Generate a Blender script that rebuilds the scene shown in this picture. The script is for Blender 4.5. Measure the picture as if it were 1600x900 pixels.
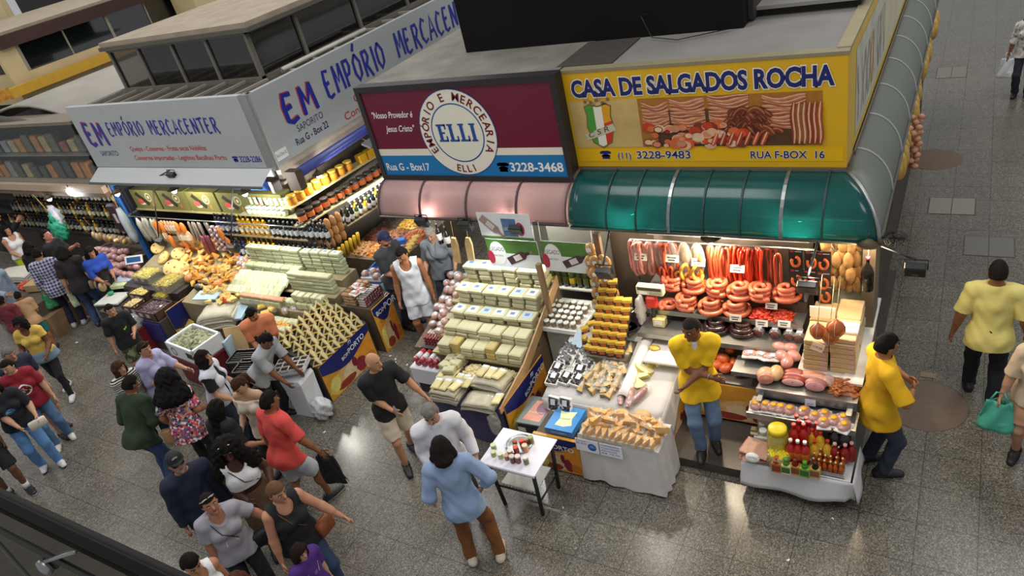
import bpy, math, random
import numpy as np
from math import pi, sin, cos, sqrt
from mathutils import Vector, Matrix
from mathutils.bvhtree import BVHTree

for o in list(bpy.data.objects):
 bpy.data.objects.remove(o)
SC = bpy.context.scene
COL = SC.collection
RND = random.Random(7)

# ------------------------------------------------------------------ camera
FPX, YAW, PITCH, ROLL, CAMZ = 1138.539, -0.636050247, 0.535413444, 0.256548991, 6.15
def _rot(a, b, c):
 ca, sa, cb, sb, cc, sc = cos(a), sin(a), cos(b), sin(b), cos(c), sin(c)
 f = np.array([sa*cb, ca*cb, -sb]); r = np.array([ca, -sa, 0.]); d = np.cross(f, r)
 return np.array([cc*r+sc*d, -sc*r+cc*d, f])
CR = _rot(YAW, PITCH, ROLL)
CC = np.array([0., 0., CAMZ])
cd = bpy.data.cameras.new('camera')
cam = bpy.data.objects.new('camera', cd); COL.objects.link(cam)
cd.sensor_fit = 'HORIZONTAL'; cd.sensor_width = 36; cd.lens = 36*FPX/1600; cd.clip_start = .05; cd.clip_end = 200
m = Matrix([[CR[0][i], -CR[1][i], -CR[2][i], CC[i]] for i in range(3)] + [[0, 0, 0, 1]])
cam.matrix_world = m
SC.camera = cam

def P(x, y, z=0.):           # ground-parallel plane at height z under photograph pixel
 d = CR.T @ np.array([(x-800)/FPX, (y-450)/FPX, 1.]); return Vector(CC + (z-CAMZ)/d[2]*d)
def PY(x, y, Y):
 d = CR.T @ np.array([(x-800)/FPX, (y-450)/FPX, 1.]); return Vector(CC + Y/d[1]*d)
def PX(x, y, X):
 d = CR.T @ np.array([(x-800)/FPX, (y-450)/FPX, 1.]); return Vector(CC + X/d[0]*d)
def heading(x, y, dx, dy, z=1.):   # ground yaw of an image direction at a place
 a = P(x, y, z); b = P(x+dx*4, y+dy*4, z); v = b-a
 return math.atan2(-v.x, v.y)

# ------------------------------------------------------------------ light
VS = SC.view_settings
SC.display_settings.display_device = 'sRGB'
VS.view_transform = 'Standard'; VS.look = 'None'; VS.gamma = 1; VS.use_curve_mapping = False
VS.exposure = 0.0
w = bpy.data.worlds.new('hall'); SC.world = w; w.use_nodes = True
bg = w.node_tree.nodes['Background']; bg.inputs[0].default_value = (.95, .97, 1., 1); bg.inputs[1].default_value = .40
def area(name, loc, size, power, color=(1, 1, 1), rot=(0, 0, 0), sy=None):
 l = bpy.data.lights.new(name, 'AREA'); l.shape = 'RECTANGLE'; l.size = size; l.size_y = sy or size
 l.energy = power; l.color = color
 o = bpy.data.objects.new(name, l); COL.objects.link(o); o.location = loc; o.rotation_euler = rot
 return o
# unseen ceiling area lights standing in for skylights, spread to brighten the signs
for i, (x, y) in enumerate([(-22, 4), (-14, 0), (-6, 5), (2, 1), (-22, 16), (-13, 14), (-5, 17), (3, 14)]):
 area('skylight_fill', (x, y, 13), 4.5, 380, (1., .985, .96))
def lamp(name, loc, power, color, r=.05):
 l = bpy.data.lights.new(name, 'POINT'); l.energy = power; l.color = color; l.shadow_soft_size = r
 o = bpy.data.objects.new(name, l); COL.objects.link(o); o.location = loc; return o
def spot(name, loc, target, power, color, ang=100, r=.06):
 l = bpy.data.lights.new(name, 'SPOT'); l.energy = power; l.color = color; l.spot_size = math.radians(ang); l.spot_blend = .6
 l.shadow_soft_size = r
 o = bpy.data.objects.new(name, l); COL.objects.link(o); o.location = loc
 o.rotation_euler = (Vector(target)-Vector(loc)).to_track_quat('-Z', 'Y').to_euler(); return o

# ------------------------------------------------------------------ materials
def lin(h):
 h = h.lstrip('#'); v = [int(h[i:i+2], 16)/255 for i in (0, 2, 4)]
 return tuple(x/12.92 if x <= .04045 else ((x+.055)/1.055)**2.4 for x in v) + (1.,)
_MC = {}
def newmat(name):
 mt = bpy.data.materials.new(name); mt.use_nodes = True
 nt = mt.node_tree; b = nt.nodes['Principled BSDF']
 return mt, nt, b
def C(h, r=.6, var=.1, sc=9., met=0., bump=0., coat=0., em=0., inst=0., tr=0., spec=.5):
 """procedural material: base colour broken by noise, optional bump, optional tint per object"""
 key = (h, r, var, sc, met, bump, coat, em, inst, tr, spec)
 if key in _MC: return _MC[key]
 mt, nt, b = newmat('surface_'+h.lstrip('#')); N = nt.nodes; L = nt.links
 c = lin(h)
 tc = N.new('ShaderNodeTexCoord'); nz = N.new('ShaderNodeTexNoise'); nz.inputs['Scale'].default_value = sc; nz.inputs['Detail'].default_value = 4
 L.new(tc.outputs['Object'], nz.inputs['Vector'])
 mx = N.new('ShaderNodeMix'); mx.data_type = 'RGBA'
 mx.inputs[6].default_value = tuple(x*(1-var*1.6) for x in c[:3])+(1,)
 mx.inputs[7].default_value = tuple(min(1, x*(1+var*1.6)) for x in c[:3])+(1,)
 L.new(nz.outputs[0], mx.inputs[0]); out = mx.outputs[2]
 if inst:
  oi = N.new('ShaderNodeObjectInfo'); hs = N.new('ShaderNodeHueSaturation')
  mr = N.new('ShaderNodeMapRange'); mr.inputs[3].default_value = 1-inst; mr.inputs[4].default_value = 1+inst*.6
  L.new(oi.outputs['Random'], mr.inputs[0]); L.new(mr.outputs[0], hs.inputs['Value']); L.new(out, hs.inputs['Color']); out = hs.outputs[0]
 L.new(out, b.inputs['Base Color'])
 b.inputs['Roughness'].default_value = r; b.inputs['Metallic'].default_value = met
 b.inputs['Coat Weight'].default_value = coat; b.inputs['Coat Roughness'].default_value = .12
 b.inputs['Specular IOR Level'].default_value = spec
 if tr: b.inputs['Transmission Weight'].default_value = tr
 if em:
  b.inputs['Emission Color'].default_value = c; b.inputs['Emission Strength'].default_value = em
 if bump:
  n2 = N.new('ShaderNodeTexNoise'); n2.inputs['Scale'].default_value = sc*3; L.new(tc.outputs['Object'], n2.inputs['Vector'])
  bp = N.new('ShaderNodeBump'); bp.inputs['Strength'].default_value = bump; bp.inputs['Distance'].default_value = .02
  L.new(n2.outputs[0], bp.inputs['Height']); L.new(bp.outputs[0], b.inputs['Normal'])
 _MC[key] = mt; return mt
def film(h='f4f6f4', alpha=.22, rough=.12, trans=None, name='clear_film'):
 """thin clear plastic or glass: transparent with glossy and a veil of colour"""
 key = ('film', h, alpha, rough, trans)
 if key in _MC: return _MC[key]
 mt = bpy.data.materials.new(name); mt.use_nodes = True; nt = mt.node_tree; N = nt.nodes; L = nt.links
 N.remove(N['Principled BSDF']); out = N['Material Output']
 t = N.new('ShaderNodeBsdfTransparent'); t.inputs[0].default_value = trans or (1, 1, 1, 1)
 g = N.new('ShaderNodeBsdfGlossy'); g.inputs['Roughness'].default_value = rough
 d = N.new('ShaderNodeBsdfDiffuse'); d.inputs[0].default_value = lin(h)
 nz = N.new('ShaderNodeTexNoise'); nz.inputs['Scale'].default_value = 26; nz.inputs['Detail'].default_value = 3
 tc = N.new('ShaderNodeTexCoord'); L.new(tc.outputs['Object'], nz.inputs['Vector'])
 bp = N.new('ShaderNodeBump'); bp.inputs['Strength'].default_value = .6; bp.inputs['Distance'].default_value = .02
 if rough > .09: L.new(nz.outputs[0], bp.inputs['Height']); L.new(bp.outputs[0], g.inputs['Normal'])
 m1 = N.new('ShaderNodeMixShader'); m1.inputs[0].default_value = .45; L.new(d.outputs[0], m1.inputs[1]); L.new(g.outputs[0], m1.inputs[2])
 m2 = N.new('ShaderNodeMixShader'); m2.inputs[0].default_value = alpha; L.new(t.outputs[0], m2.inputs[1]); L.new(m1.outputs[0], m2.inputs[2])
 L.new(m2.outputs[0], out.inputs[0]); _MC[key] = mt; return mt
def tinted(h, name, opaque=.5, trl=.5, rough=.15):
 """coloured translucent sheet for awnings: lamps below glow through it"""
 mt = bpy.data.materials.new(name); mt.use_nodes = True; nt = mt.node_tree; N = nt.nodes; L = nt.links
 N.remove(N['Principled BSDF']); out = N['Material Output']; c = lin(h)
 d = N.new('ShaderNodeBsdfDiffuse'); d.inputs[0].default_value = c
 t = N.new('ShaderNodeBsdfTranslucent'); t.inputs[0].default_value = tuple(min(1, x*1.6) for x in c[:3])+(1,)
 g = N.new('ShaderNodeBsdfGlossy'); g.inputs['Roughness'].default_value = rough; g.inputs[0].default_value = (.8, .8, .8, 1)
 tp = N.new('ShaderNodeBsdfTransparent'); tp.inputs[0].default_value = tuple(min(1, x*1.9+.02) for x in c[:3])+(1,)
 a = N.new('ShaderNodeMixShader'); a.inputs[0].default_value = trl; L.new(d.outputs[0], a.inputs[1]); L.new(t.outputs[0], a.inputs[2])
 b = N.new('ShaderNodeMixShader'); b.inputs[0].default_value = 1-opaque; L.new(a.outputs[0], b.inputs[1]); L.new(tp.outputs[0], b.inputs[2])
 f = N.new('ShaderNodeFresnel'); f.inputs[0].default_value = 1.45
 e = N.new('ShaderNodeMixShader'); L.new(f.outputs[0], e.inputs[0]); L.new(b.outputs[0], e.inputs[1]); L.new(g.outputs[0], e.inputs[2])
 L.new(e.outputs[0], out.inputs[0]); return mt

# ------------------------------------------------------------------ mesh building
class MB:
 def __init__(s): s.v = []; s.f = []; s.m = []; s.s = []; s.mats = []
 def mi(s, mt):
  if mt not in s.mats: s.mats.append(mt)
  return s.mats.index(mt)
 def add(s, vs, fs, mt, M=None, smooth=False):
  o = len(s.v); k = s.mi(mt)
  s.v += [tuple(M @ Vector(p)) for p in vs] if M is not None else [tuple(p) for p in vs]
  s.f += [tuple(i+o for i in f) for f in fs]; s.m += [k]*len(fs); s.s += [smooth]*len(fs)
  return s
 def box(s, lo, hi, mt, M=None, bev=0., smooth=False):
  (x0, y0, z0), (x1, y1, z1) = lo, hi
  if bev <= 0:
   vs = [(x, y, z) for z in (z0, z1) for y in (y0, y1) for x in (x0, x1)]
   fs = [(0, 2, 3, 1), (4, 5, 7, 6), (0, 1, 5, 4), (2, 6, 7, 3), (0, 4, 6, 2), (1, 3, 7, 5)]
   return s.add(vs, fs, mt, M)
  b = min(bev, (x1-x0)*.49, (y1-y0)*.49, (z1-z0)*.49); vs = []; rings = []
  for z, ins in ((z0, b), (z0+b, 0), (z1-b, 0), (z1, b)):
   a, c, d, e = x0+ins, x1-ins, y0+ins, y1-ins; q = b*.7 if ins == 0 else b*.4
   rings.append(len(vs))
   vs += [(a+q, d, z), (c-q, d, z), (c, d+q, z), (c, e-q, z), (c-q, e, z), (a+q, e, z), (a, e-q, z), (a, d+q, z)]
  fs = [tuple(range(7, -1, -1)), tuple(range(24, 32))]
  for k in range(3):
   for i in range(8): fs.append((k*8+i, k*8+(i+1) % 8, k*8+8+(i+1) % 8, k*8+8+i))
  return s.add(vs, fs, mt, M, smooth)
 def lathe(s, prof, mt, n=14, M=None, smooth=True, mats=None):
  """prof: [(r,z)...]; mats: one material per band"""
  vs = []
  for r, z in prof: vs += [(r*cos(2*pi*i/n), r*sin(2*pi*i/n), z) for i in range(n)]
  for k in range(len(prof)-1):
   fs = [(k*n+i, k*n+(i+1) % n, k*n+n+(i+1) % n, k*n+n+i) for i in range(n)]
   if mats is None: s_fs = fs
   if k == 0: o = len(s.v); s.v += [tuple(M @ Vector(p)) for p in vs] if M is not None else vs
   mt_k = mats[k] if mats else mt
   s.f += [tuple(i+o for i in f) for f in fs]; s.m += [s.mi(mt_k)]*n; s.s += [smooth]*n
  if prof[0][0] > 1e-4: s.f.append(tuple(o+i for i in range(n-1, -1, -1))); s.m.append(s.mi(mats[0] if mats else mt)); s.s.append(False)
  if prof[-1][0] > 1e-4: s.f.append(tuple(o+(len(prof)-1)*n+i for i in range(n))); s.m.append(s.mi(mats[-1] if mats else mt)); s.s.append(False)
  return s
 def tube(s, pts, r, mt, n=8, M=None, cap=True, flat=1., closed=False):
  pts = [Vector(p) for p in pts]; k = len(pts); vs = []; up = None
  for i, p in enumerate(pts):
   a = pts[(i-1) % k] if (i > 0 or closed) else p; b = pts[(i+1) % k] if (i < k-1 or closed) else p
   t = (b-a); t = t.normalized() if t.length > 1e-9 else Vector((0, 0, 1))
   if up is None: up = Vector((0, 0, 1)) if abs(t.z) < .9 else Vector((1, 0, 0))
   x = t.cross(up); x = x.normalized() if x.length > 1e-6 else t.orthogonal().normalized()
   y = x.cross(t).normalized(); up = y
   rr = r(i/(k-1 if k > 1 else 1)) if callable(r) else (r[i] if isinstance(r, (list, tuple)) else r)
   vs += [p + x*(rr*cos(2*pi*j/n)) + y*(rr*flat*sin(2*pi*j/n)) for j in range(n)]
  fs = []
  for i in range(k if closed else k-1):
   i2 = (i+1) % k
   for j in range(n): fs.append((i*n+j, i*n+(j+1) % n, i2*n+(j+1) % n, i2*n+j))
  if cap and not closed: fs += [tuple(range(n-1, -1, -1)), tuple((k-1)*n+j for j in range(n))]
  return s.add(vs, fs, mt, M, True)
 def prism(s, poly, z0, z1, mt, M=None, smooth=False, side=None):
  n = len(poly); vs = [(x, y, z0) for x, y in poly]+[(x, y, z1) for x, y in poly]
  s.add(vs, [tuple(range(n-1, -1, -1)), tuple(range(n, 2*n))], mt, M)
  return s.add(vs, [(i, (i+1) % n, n+(i+1) % n, n+i) for i in range(n)], side or mt, M, smooth)
 def ell(s, c, r, mt, n=10, k=6, M=None, cut=0.):
  vs = []; fs = []
  for j in range(k+1):
   a = -pi/2 + pi*j/k
   vs += [(c[0]+r[0]*cos(a)*cos(2*pi*i/n), c[1]+r[1]*cos(a)*sin(2*pi*i/n), c[2]+r[2]*sin(a)) for i in range(n)]
  for j in range(k):
   for i in range(n): fs.append((j*n+i, j*n+(i+1) % n, j*n+n+(i+1) % n, j*n+n+i))
  return s.add(vs, fs, mt, M, True)
 def quad(s, a, b, c, d, mt): return s.add([a, b, c, d], [(0, 1, 2, 3)], mt)
 def grid(s, fn, nu, nv, mt, M=None, smooth=True, closed_u=False):
  vs = [fn(i/nu, j/nv) for j in range(nv+1) for i in range(nu+1)]
  fs = [(j*(nu+1)+i, j*(nu+1)+i+1, (j+1)*(nu+1)+i+1, (j+1)*(nu+1)+i) for j in range(nv) for i in range(nu)]
  return s.add(vs, fs, mt, M, smooth)
 def sheet(s, fn, nu, nv, mt, th=.006, M=None, smooth=True):
  """a thin cloth or plate with real thickness along its normals"""
  vs = [Vector(fn(i/nu, j/nv)) for j in range(nv+1) for i in range(nu+1)]; W = nu+1; nr = []
  for j in range(nv+1):
   for i in range(nu+1):
    a = vs[j*W+min(i+1, nu)]-vs[j*W+max(i-1, 0)]; b = vs[min(j+1, nv)*W+i]-vs[max(j-1, 0)*W+i]
    q = a.cross(b); nr.append(q.normalized() if q.length > 1e-9 else Vector((0, 0, 1)))
  n = len(vs); vv = vs+[p-q*th for p, q in zip(vs, nr)]; fs = []
  for j in range(nv):
   for i in range(nu):
    a, b, c, d = j*W+i, j*W+i+1, (j+1)*W+i+1, (j+1)*W+i
    fs += [(a, b, c, d), (n+d, n+c, n+b, n+a)]
  bd = [i for i in range(nu)]+[j*W+nu for j in range(nv)]+[nv*W+i for i in range(nu, 0, -1)]+[j*W for j in range(nv, 0, -1)]
  for a, b in zip(bd, bd[1:]+bd[:1]): fs.append((b, a, n+a, n+b))
  return s.add(vv, fs, mt, M, smooth)
 def crumple(s, a, f=1.):
  n = len(s.v); c = [sum(p[i] for p in s.v)/n for i in range(3)]
  def g(p): x, y, z = p; q = 1+a*(sin(f*(38*x+17*z))*sin(f*(31*y+23*z))+.6*sin(f*(71*z+40*x))*sin(f*55*y)); return tuple(c[i]+(p[i]-c[i])*(q if i < 2 else 1+(q-1)*.4) for i in range(3))
  s.v = [g(p) for p in s.v]; return s
 def mesh(s, name):
  me = bpy.data.meshes.new(name); me.from_pydata(s.v, [], s.f)
  for mt in s.mats: me.materials.append(mt)
  if len(s.f):
   me.polygons.foreach_set('material_index', s.m); me.polygons.foreach_set('use_smooth', s.s)
  me.update(); return me
 def build(s, name, parent=None, loc=None, rot=None, **kw):
  o = bpy.data.objects.new(name, s.mesh(name)); COL.objects.link(o)
  if parent: o.parent = parent
  if loc is not None: o.location = loc
  if rot is not None: o.rotation_euler = rot
  return tag(o, **kw)
def tag(o, label=None, cat=None, group=None, kind=None):
 if label: o['label'] = label
 if cat: o['category'] = cat; kind = kind or 'thing'
 if group: o['group'] = group
 if kind: o['kind'] = kind
 return o
def thing(name, label, cat, loc=(0, 0, 0), rz=0., group=None):
 o = bpy.data.objects.new(name, None); COL.objects.link(o); o.location = loc; o.rotation_euler = (0, 0, rz); o.empty_display_size = .1
 return tag(o, label, cat, group)
KIDS = {}
def dup(src, loc, rot=(0, 0, 0), label=None, group=None, scale=None):
 """copy of a thing with its parts"""
 if src not in KIDS: KIDS[src] = [c for c in COL.objects if c.parent == src]
 o = src.copy(); COL.objects.link(o); o.location = loc; o.rotation_euler = rot
 if scale is not None: o.scale = scale if not isinstance(scale, (int, float)) else (scale,)*3
 for c in KIDS[src]:
  k = c.copy(); COL.objects.link(k); k.parent = o
 if label: o['label'] = label
 if group: o['group'] = group
 return o
class Proto:
 """a mesh (or a thing with parts) built once; the first placing uses the original, later ones copy it"""
 def __init__(s, name, mb, label, cat, group=None, parts=()):
  s.a = (name, mb, label, cat, group, parts); s.src = None
 def put(s, loc, rot=(0, 0, 0), label=None, group=None, scale=None):
  name, mb, lb, cat, gr, parts = s.a
  if isinstance(rot, (int, float)): rot = (0, 0, rot)
  if s.src is None:
   if parts:
    o = thing(name, lb, cat)
    for pn, pm in parts: pm.build(pn, o)
   else: o = mb.build(name, label=lb, cat=cat)
   s.src = o; o.location = loc; o.rotation_euler = rot
   if scale is not None: o.scale = scale if not isinstance(scale, (int, float)) else (scale,)*3
   if label: o['label'] = label
   if group or gr: o['group'] = group or gr
   return o
  return dup(s.src, loc, rot, label or lb, group or gr, scale if scale is not None else (1, 1, 1))
def T(x=0, y=0, z=0, rz=0., rx=0., ry=0., s=1.):
 return Matrix.Translation((x, y, z)) @ Matrix.Rotation(rz, 4, 'Z') @ Matrix.Rotation(ry, 4, 'Y') @ Matrix.Rotation(rx, 4, 'X') @ Matrix.Diagonal((s, s, s, 1) if isinstance(s, (int, float)) else (*s, 1))

# ------------------------------------------------------------------ lettering
_TX = {}
def text2d(t, bold=0., shear=0., space=1.):
 """flat outline mesh of a text in the built-in font: (verts, faces, width)"""
 k = (t, bold, shear, space)
 if k in _TX: return _TX[k]
 cu = bpy.data.curves.new('t', 'FONT'); cu.body = t; cu.size = 1; cu.offset = bold; cu.shear = shear; cu.space_character = space; cu.resolution_u = 3
 o = bpy.data.objects.new('t', cu); COL.objects.link(o)
 dg = bpy.context.evaluated_depsgraph_get(); dg.update()
 me = bpy.data.meshes.new_from_object(o.evaluated_get(dg))
 vs = [tuple(v.co) for v in me.vertices]; fs = [tuple(p.vertices) for p in me.polygons]
 wd = max([v[0] for v in vs] or [0]); x0 = min([v[0] for v in vs] or [0])
 vs = [(v[0]-x0, v[1], 0) for v in vs]
 bpy.data.objects.remove(o); bpy.data.curves.remove(cu); bpy.data.meshes.remove(me)
 _TX[k] = (vs, fs, wd-x0); return _TX[k]
def put_text(mb, t, x, y, h, mt, M, z=.002, width=None, bold=0., shear=0., th=.0015, align='l', space=1.):
 """write t on the plane of M (x right, y up, z out); h is the height of a capital"""
 vs, fs, wd = text2d(t, bold, shear, space)
 sy = h/.70; sx = width/wd if width else sy
 if align == 'c': x = x - wd*sx/2
 if align == 'r': x = x - wd*sx
 mb.add([(x+v[0]*sx, y+v[1]*sy, z) for v in vs], fs, mt, M)
# hand-drawn brush capitals as strokes in a unit box
BRUSH = dict(E=[[(.75, .95), (.25, 1), (.1, .6), (.12, .1), (.35, 0), (.8, .08)], [(.15, .52), (.6, .55)]],
 M=[[(.05, 0), (.15, 1)], [(.15, 1), (.45, .35), (.85, 1)], [(.85, 1), (.95, 0)]], P=[[(.15, 0), (.18, 1)], [(.1, .95), (.7, .95), (.8, .7), (.6, .45), (.2, .42)]],
 O=[[(.5, 1), (.15, .75), (.1, .3), (.4, 0), (.8, .2), (.9, .65), (.5, 1)]], R=[[(.15, 0), (.18, 1)], [(.1, .95), (.7, .95), (.8, .72), (.55, .5), (.2, .45)], [(.4, .45), (.9, -.08)]],
 I=[[(.5, 1), (.5, 0)]], C=[[(.85, .85), (.5, 1), (.15, .7), (.12, .25), (.45, 0), (.9, .12)]], A=[[(.0, 0), (.5, 1), (.95, 0)], [(.2, .35), (.8, .38)]],
 N=[[(.1, 0), (.15, 1)], [(.15, 1), (.8, .02)], [(.8, .02), (.9, 1.05)]], T=[[(.0, .92), (1, 1)], [(.5, .95), (.48, 0)]])
def brush(mb, t, x, y, h, wch, mt, M, z=.002, thick=.10, jit=.05, acute=None):
 r = random.Random(hash(len(t)) + len(t)); i = 0
 for ch in t:
  if ch == ' ': x += wch*.9; continue
  jy = (r.random()-.5)*jit*h
  wc = wch*(.5 if ch == 'I' else 1.)
  st = list(BRUSH[ch])
  if acute == i: st = st+[[(.45, 1.12), (.75, 1.38)]]
  for s in st:
   pts = [(x+px*wc*.82, y+jy+py*h) for px, py in s]; n = len(pts)
   # resample smooth
   vs = []; fs = []
   for k, (px, py) in enumerate(pts):
    a = pts[max(k-1, 0)]; b = pts[min(k+1, n-1)]; dx, dy = b[0]-a[0], b[1]-a[1]; l = sqrt(dx*dx+dy*dy) or 1
    wd = h*thick*(.75+.35*sin(pi*(k+.6)/n))
    vs += [(px-dy/l*wd*.6, py+dx/l*wd*.6, z), (px+dy/l*wd*.6, py-dx/l*wd*.6, z)]
   fs = [(2*k, 2*k+1, 2*k+3, 2*k+2) for k in range(n-1)]
   mb.add(vs, fs, mt, M); z += .00008
  x += wc*1.0; i += 1
 return x
def plane_M(o, xdir, ydir):
 x = Vector(xdir).normalized(); y = Vector(ydir).normalized(); zz = x.cross(y)
 return Matrix(((x.x, y.x, zz.x, o[0]), (x.y, y.y, zz.y, o[1]), (x.z, y.z, zz.z, o[2]), (0, 0, 0, 1)))
WHITE = C('eeeeea', .5, .03); BLACK = C('17171a', .5, .1); NAVY = C('1c2a78', .5, .06); STEEL = C('9a9c9c', .32, .08, met=.85); CREAM = C('e3dcc0', .6, .05)
# ================================================================== STRUCTURE
def floor_material():
 mt, nt, b = newmat('terrazzo_tiles'); N = nt.nodes; L = nt.links
 tc = N.new('ShaderNodeTexCoord')
 vo = N.new('ShaderNodeTexVoronoi'); vo.inputs['Scale'].default_value = 105; L.new(tc.outputs['Object'], vo.inputs['Vector'])
 rp = N.new('ShaderNodeValToRGB'); L.new(vo.outputs['Color'], rp.inputs[0])
 e = rp.color_ramp.elements; e[0].position = 0; e[0].color = lin('3a352f'); e[1].position = 1; e[1].color = lin('a6a08f')
 for p, h in ((.30, '56524a'), (.55, '6d695f'), (.75, '837c70')):
  q = rp.color_ramp.elements.new(p); q.color = lin(h)
 n2 = N.new('ShaderNodeTexNoise'); n2.inputs['Scale'].default_value = .55; n2.inputs['Detail'].default_value = 6; L.new(tc.outputs['Object'], n2.inputs['Vector'])
 mp = N.new('ShaderNodeMapRange'); mp.inputs[1].default_value = .3; mp.inputs[2].default_value = .7; mp.inputs[3].default_value = .84; mp.inputs[4].default_value = 1.1
 L.new(n2.outputs[0], mp.inputs[0])
 br = N.new('ShaderNodeTexBrick'); br.offset = 0; br.inputs['Scale'].default_value = 1
 br.inputs['Brick Width'].default_value = .49; br.inputs['Row Height'].default_value = .467; br.inputs['Mortar Size'].default_value = .0042; br.inputs['Mortar Smooth'].default_value = .1
 br.inputs['Color1'].default_value = (1, 1, 1, 1); br.inputs['Color2'].default_value = (.90, .90, .91, 1); br.inputs['Mortar'].default_value = (.36, .35, .33, 1)
 mv = N.new('ShaderNodeMapping'); mv.inputs['Location'].default_value = (.05+.49*60, -4.84+.467*60, 0); L.new(tc.outputs['Object'], mv.inputs['Vector']); L.new(mv.outputs[0], br.inputs['Vector'])
 m1 = N.new('ShaderNodeMix'); m1.data_type = 'RGBA'; m1.blend_type = 'MULTIPLY'; m1.inputs[0].default_value = 1
 L.new(rp.outputs[0], m1.inputs[6]); L.new(br.outputs[0], m1.inputs[7])
 m2 = N.new('ShaderNodeMix'); m2.data_type = 'RGBA'; m2.blend_type = 'MULTIPLY'; m2.inputs[0].default_value = 1
 L.new(m1.outputs[2], m2.inputs[6]); L.new(mp.outputs[0], m2.inputs[7]); L.new(m2.outputs[2], b.inputs['Base Color'])
 mr = N.new('ShaderNodeMapRange'); mr.inputs[1].default_value = .3; mr.inputs[2].default_value = .7; mr.inputs[3].default_value = .16; mr.inputs[4].default_value = .34
 L.new(n2.outputs[0], mr.inputs[0]); L.new(mr.outputs[0], b.inputs['Roughness'])
 return mt
f = MB(); f.box((-48, -4, -.2), (9, 48, 0), floor_material()); f.build('floor', kind='structure')
DUST = C('7d766b', .9, .3, 3., bump=.3); DUST2 = C('6f6d69', .8, .25, 2.); DARKMET = C('3a3735', .55, .15); WHMET = C('b9bcbc', .35, .04, 2.)
ROOFG = C('7a766e', .85, .35, 2.5, bump=.25); TAN = C('9d8f7c', .85, .2, 3., bump=.2)
RUST = C('4a3023', .8, .3, 3); TILEDARK = C('45403a', .35, .25, 40.)
def structure(name, mb): return mb.build(name, kind='structure')

# raised stall floor with dark nosing
f = MB(); f.box((-2.62, 5.38, 0), (-.62, 9.5, .12), TILEDARK); structure('floor_plinth', f)
f = MB(); f.box((-14.6, 7.4, 0), (-9.6, 13.5, .1), TILEDARK); structure('floor_plinth_corner', f)

# ------------------------------------------------------------------ market stalls: roofs and shells
f = MB(); f.box((-6.85, 7.18, 3.84), (-3.95, 15.5, 3.90), ROOFG); f.build('stall_roof', label='dusty grey flat stall roof behind the maroon sign', cat='stall roof', group='stall roofs')
t = thing('stall_roof', 'smooth grey stall roof behind the yellow sausage shop sign', 'stall roof', (0, 0, 0), 0, 'stall roofs')
f = MB(); f.box((-3.92, 7.32, 3.83), (-.97, 16, 3.89), C('85827d', .7, .16, 2.)); f.build('roof_sheet', t)
f = MB(); f.box((-4.02, 7.34, 3.892), (-3.35, 8.25, 3.905), C('4b443e', .6, .15)); f.build('dark_patch', t, label='dark brown roof sheet')
f = MB(); f.box((-2.2, 8.62, 3.98), (-1.0, 15.8, 4.02), C('8b8884', .7, .14, 2.)); f.box((-2.15, 8.7, 3.89), (-1.05, 15.6, 3.98), C('2b2827', .8)); f.build('upper_roof_sheet', t)  # dark box under the sheet paints the shadow band below its raised edge
t = thing('roof_cabin', 'matte black box cabin standing on the stall roof', 'roof cabin')
f = MB(); f.box((-5.85, 8.28, 3.9), (-2.16, 12.5, 6.3), C('0f0c0c', .85, .2, 1.5, spec=.2)); f.build('wall_panel', t)
f = MB(); f.box((-2.2, 8.5, 3.92), (-2.1, 12.5, 4.9), C('322d2a', .7)); f.build('side_post', t)
# loose cables lying over the roofs
for pts, lb in (([PY(1010, 22, 8.2)+Vector((0, 0, 0)), (-3.3, 8.22, 4.15), (-3.15, 8.1, 3.93), (-2.8, 7.95, 3.92), (-2.3, 8.2, 3.92)], 'thin black cable hanging down the black roof cabin'),):
 f = MB(); f.tube(pts, .006, BLACK, 5); f.build('cable', label=lb, cat='cable')

# stall back and side walls, inside shelves' background
SHELL = C('8d887c', .7, .1); INNER = C('cfcabb', .6, .06)
f = MB(); f.box((-6.9, 9.3, 0), (-1.1, 9.4, 3.83), SHELL); structure('wall_back', f)
f = MB(); f.box((-4.02, 7.9, 0), (-3.96, 9.3, 3.83), C('b9b6aa', .6)); structure('wall_divider', f)
f = MB(); f.box((-3.9, 7.35, 0.12), (-1.2, 7.42, 2.7), C('56483b', .6, .2)); structure('wall_rear', f)
f = MB(); f.box((-3.92, 7.26, 2.62), (-.98, 9.3, 2.68), SHELL); structure('ceiling_shop', f)
f = MB(); f.box((-6.85, 7.12, 2.60), (-3.98, 9.3, 2.64), SHELL); structure('ceiling_shop_maroon', f)

# ------------------------------------------------------------------ SIGNS
def phone_icon(mb, x, y, h, mt, M, z=.003):
 mb.add([(x+.5*h*cos(a)*(1.15), y+.28*h+.34*h*sin(a), z) for a in [pi*i/10 for i in range(11)]]+[(x-.3*h, y+.28*h, z), (x+.3*h, y+.28*h, z)][:0], [tuple(range(11))], mt, M)
 mb.add([(x-.65*h, y+.62*h, z), (x+.65*h, y+.62*h, z), (x+.72*h, y+.85*h, z), (x+.4*h, y+1.0*h, z), (x-.4*h, y+1.0*h, z), (x-.72*h, y+.85*h, z)], [(0, 1, 2, 3, 4, 5)], mt, M)
 mb.add([(x-.5*h, y, z), (x+.5*h, y, z), (x+.38*h, y+.5*h, z), (x-.38*h, y+.5*h, z)], [(0, 1, 2, 3)], mt, M)
def disc(mb, x, y, r, mt, M, z, n=48, ry=None):
 mb.add([(x+r*cos(2*pi*i/n), y+(ry or r)*sin(2*pi*i/n), z) for i in range(n)], [tuple(range(n))], mt, M)
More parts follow.
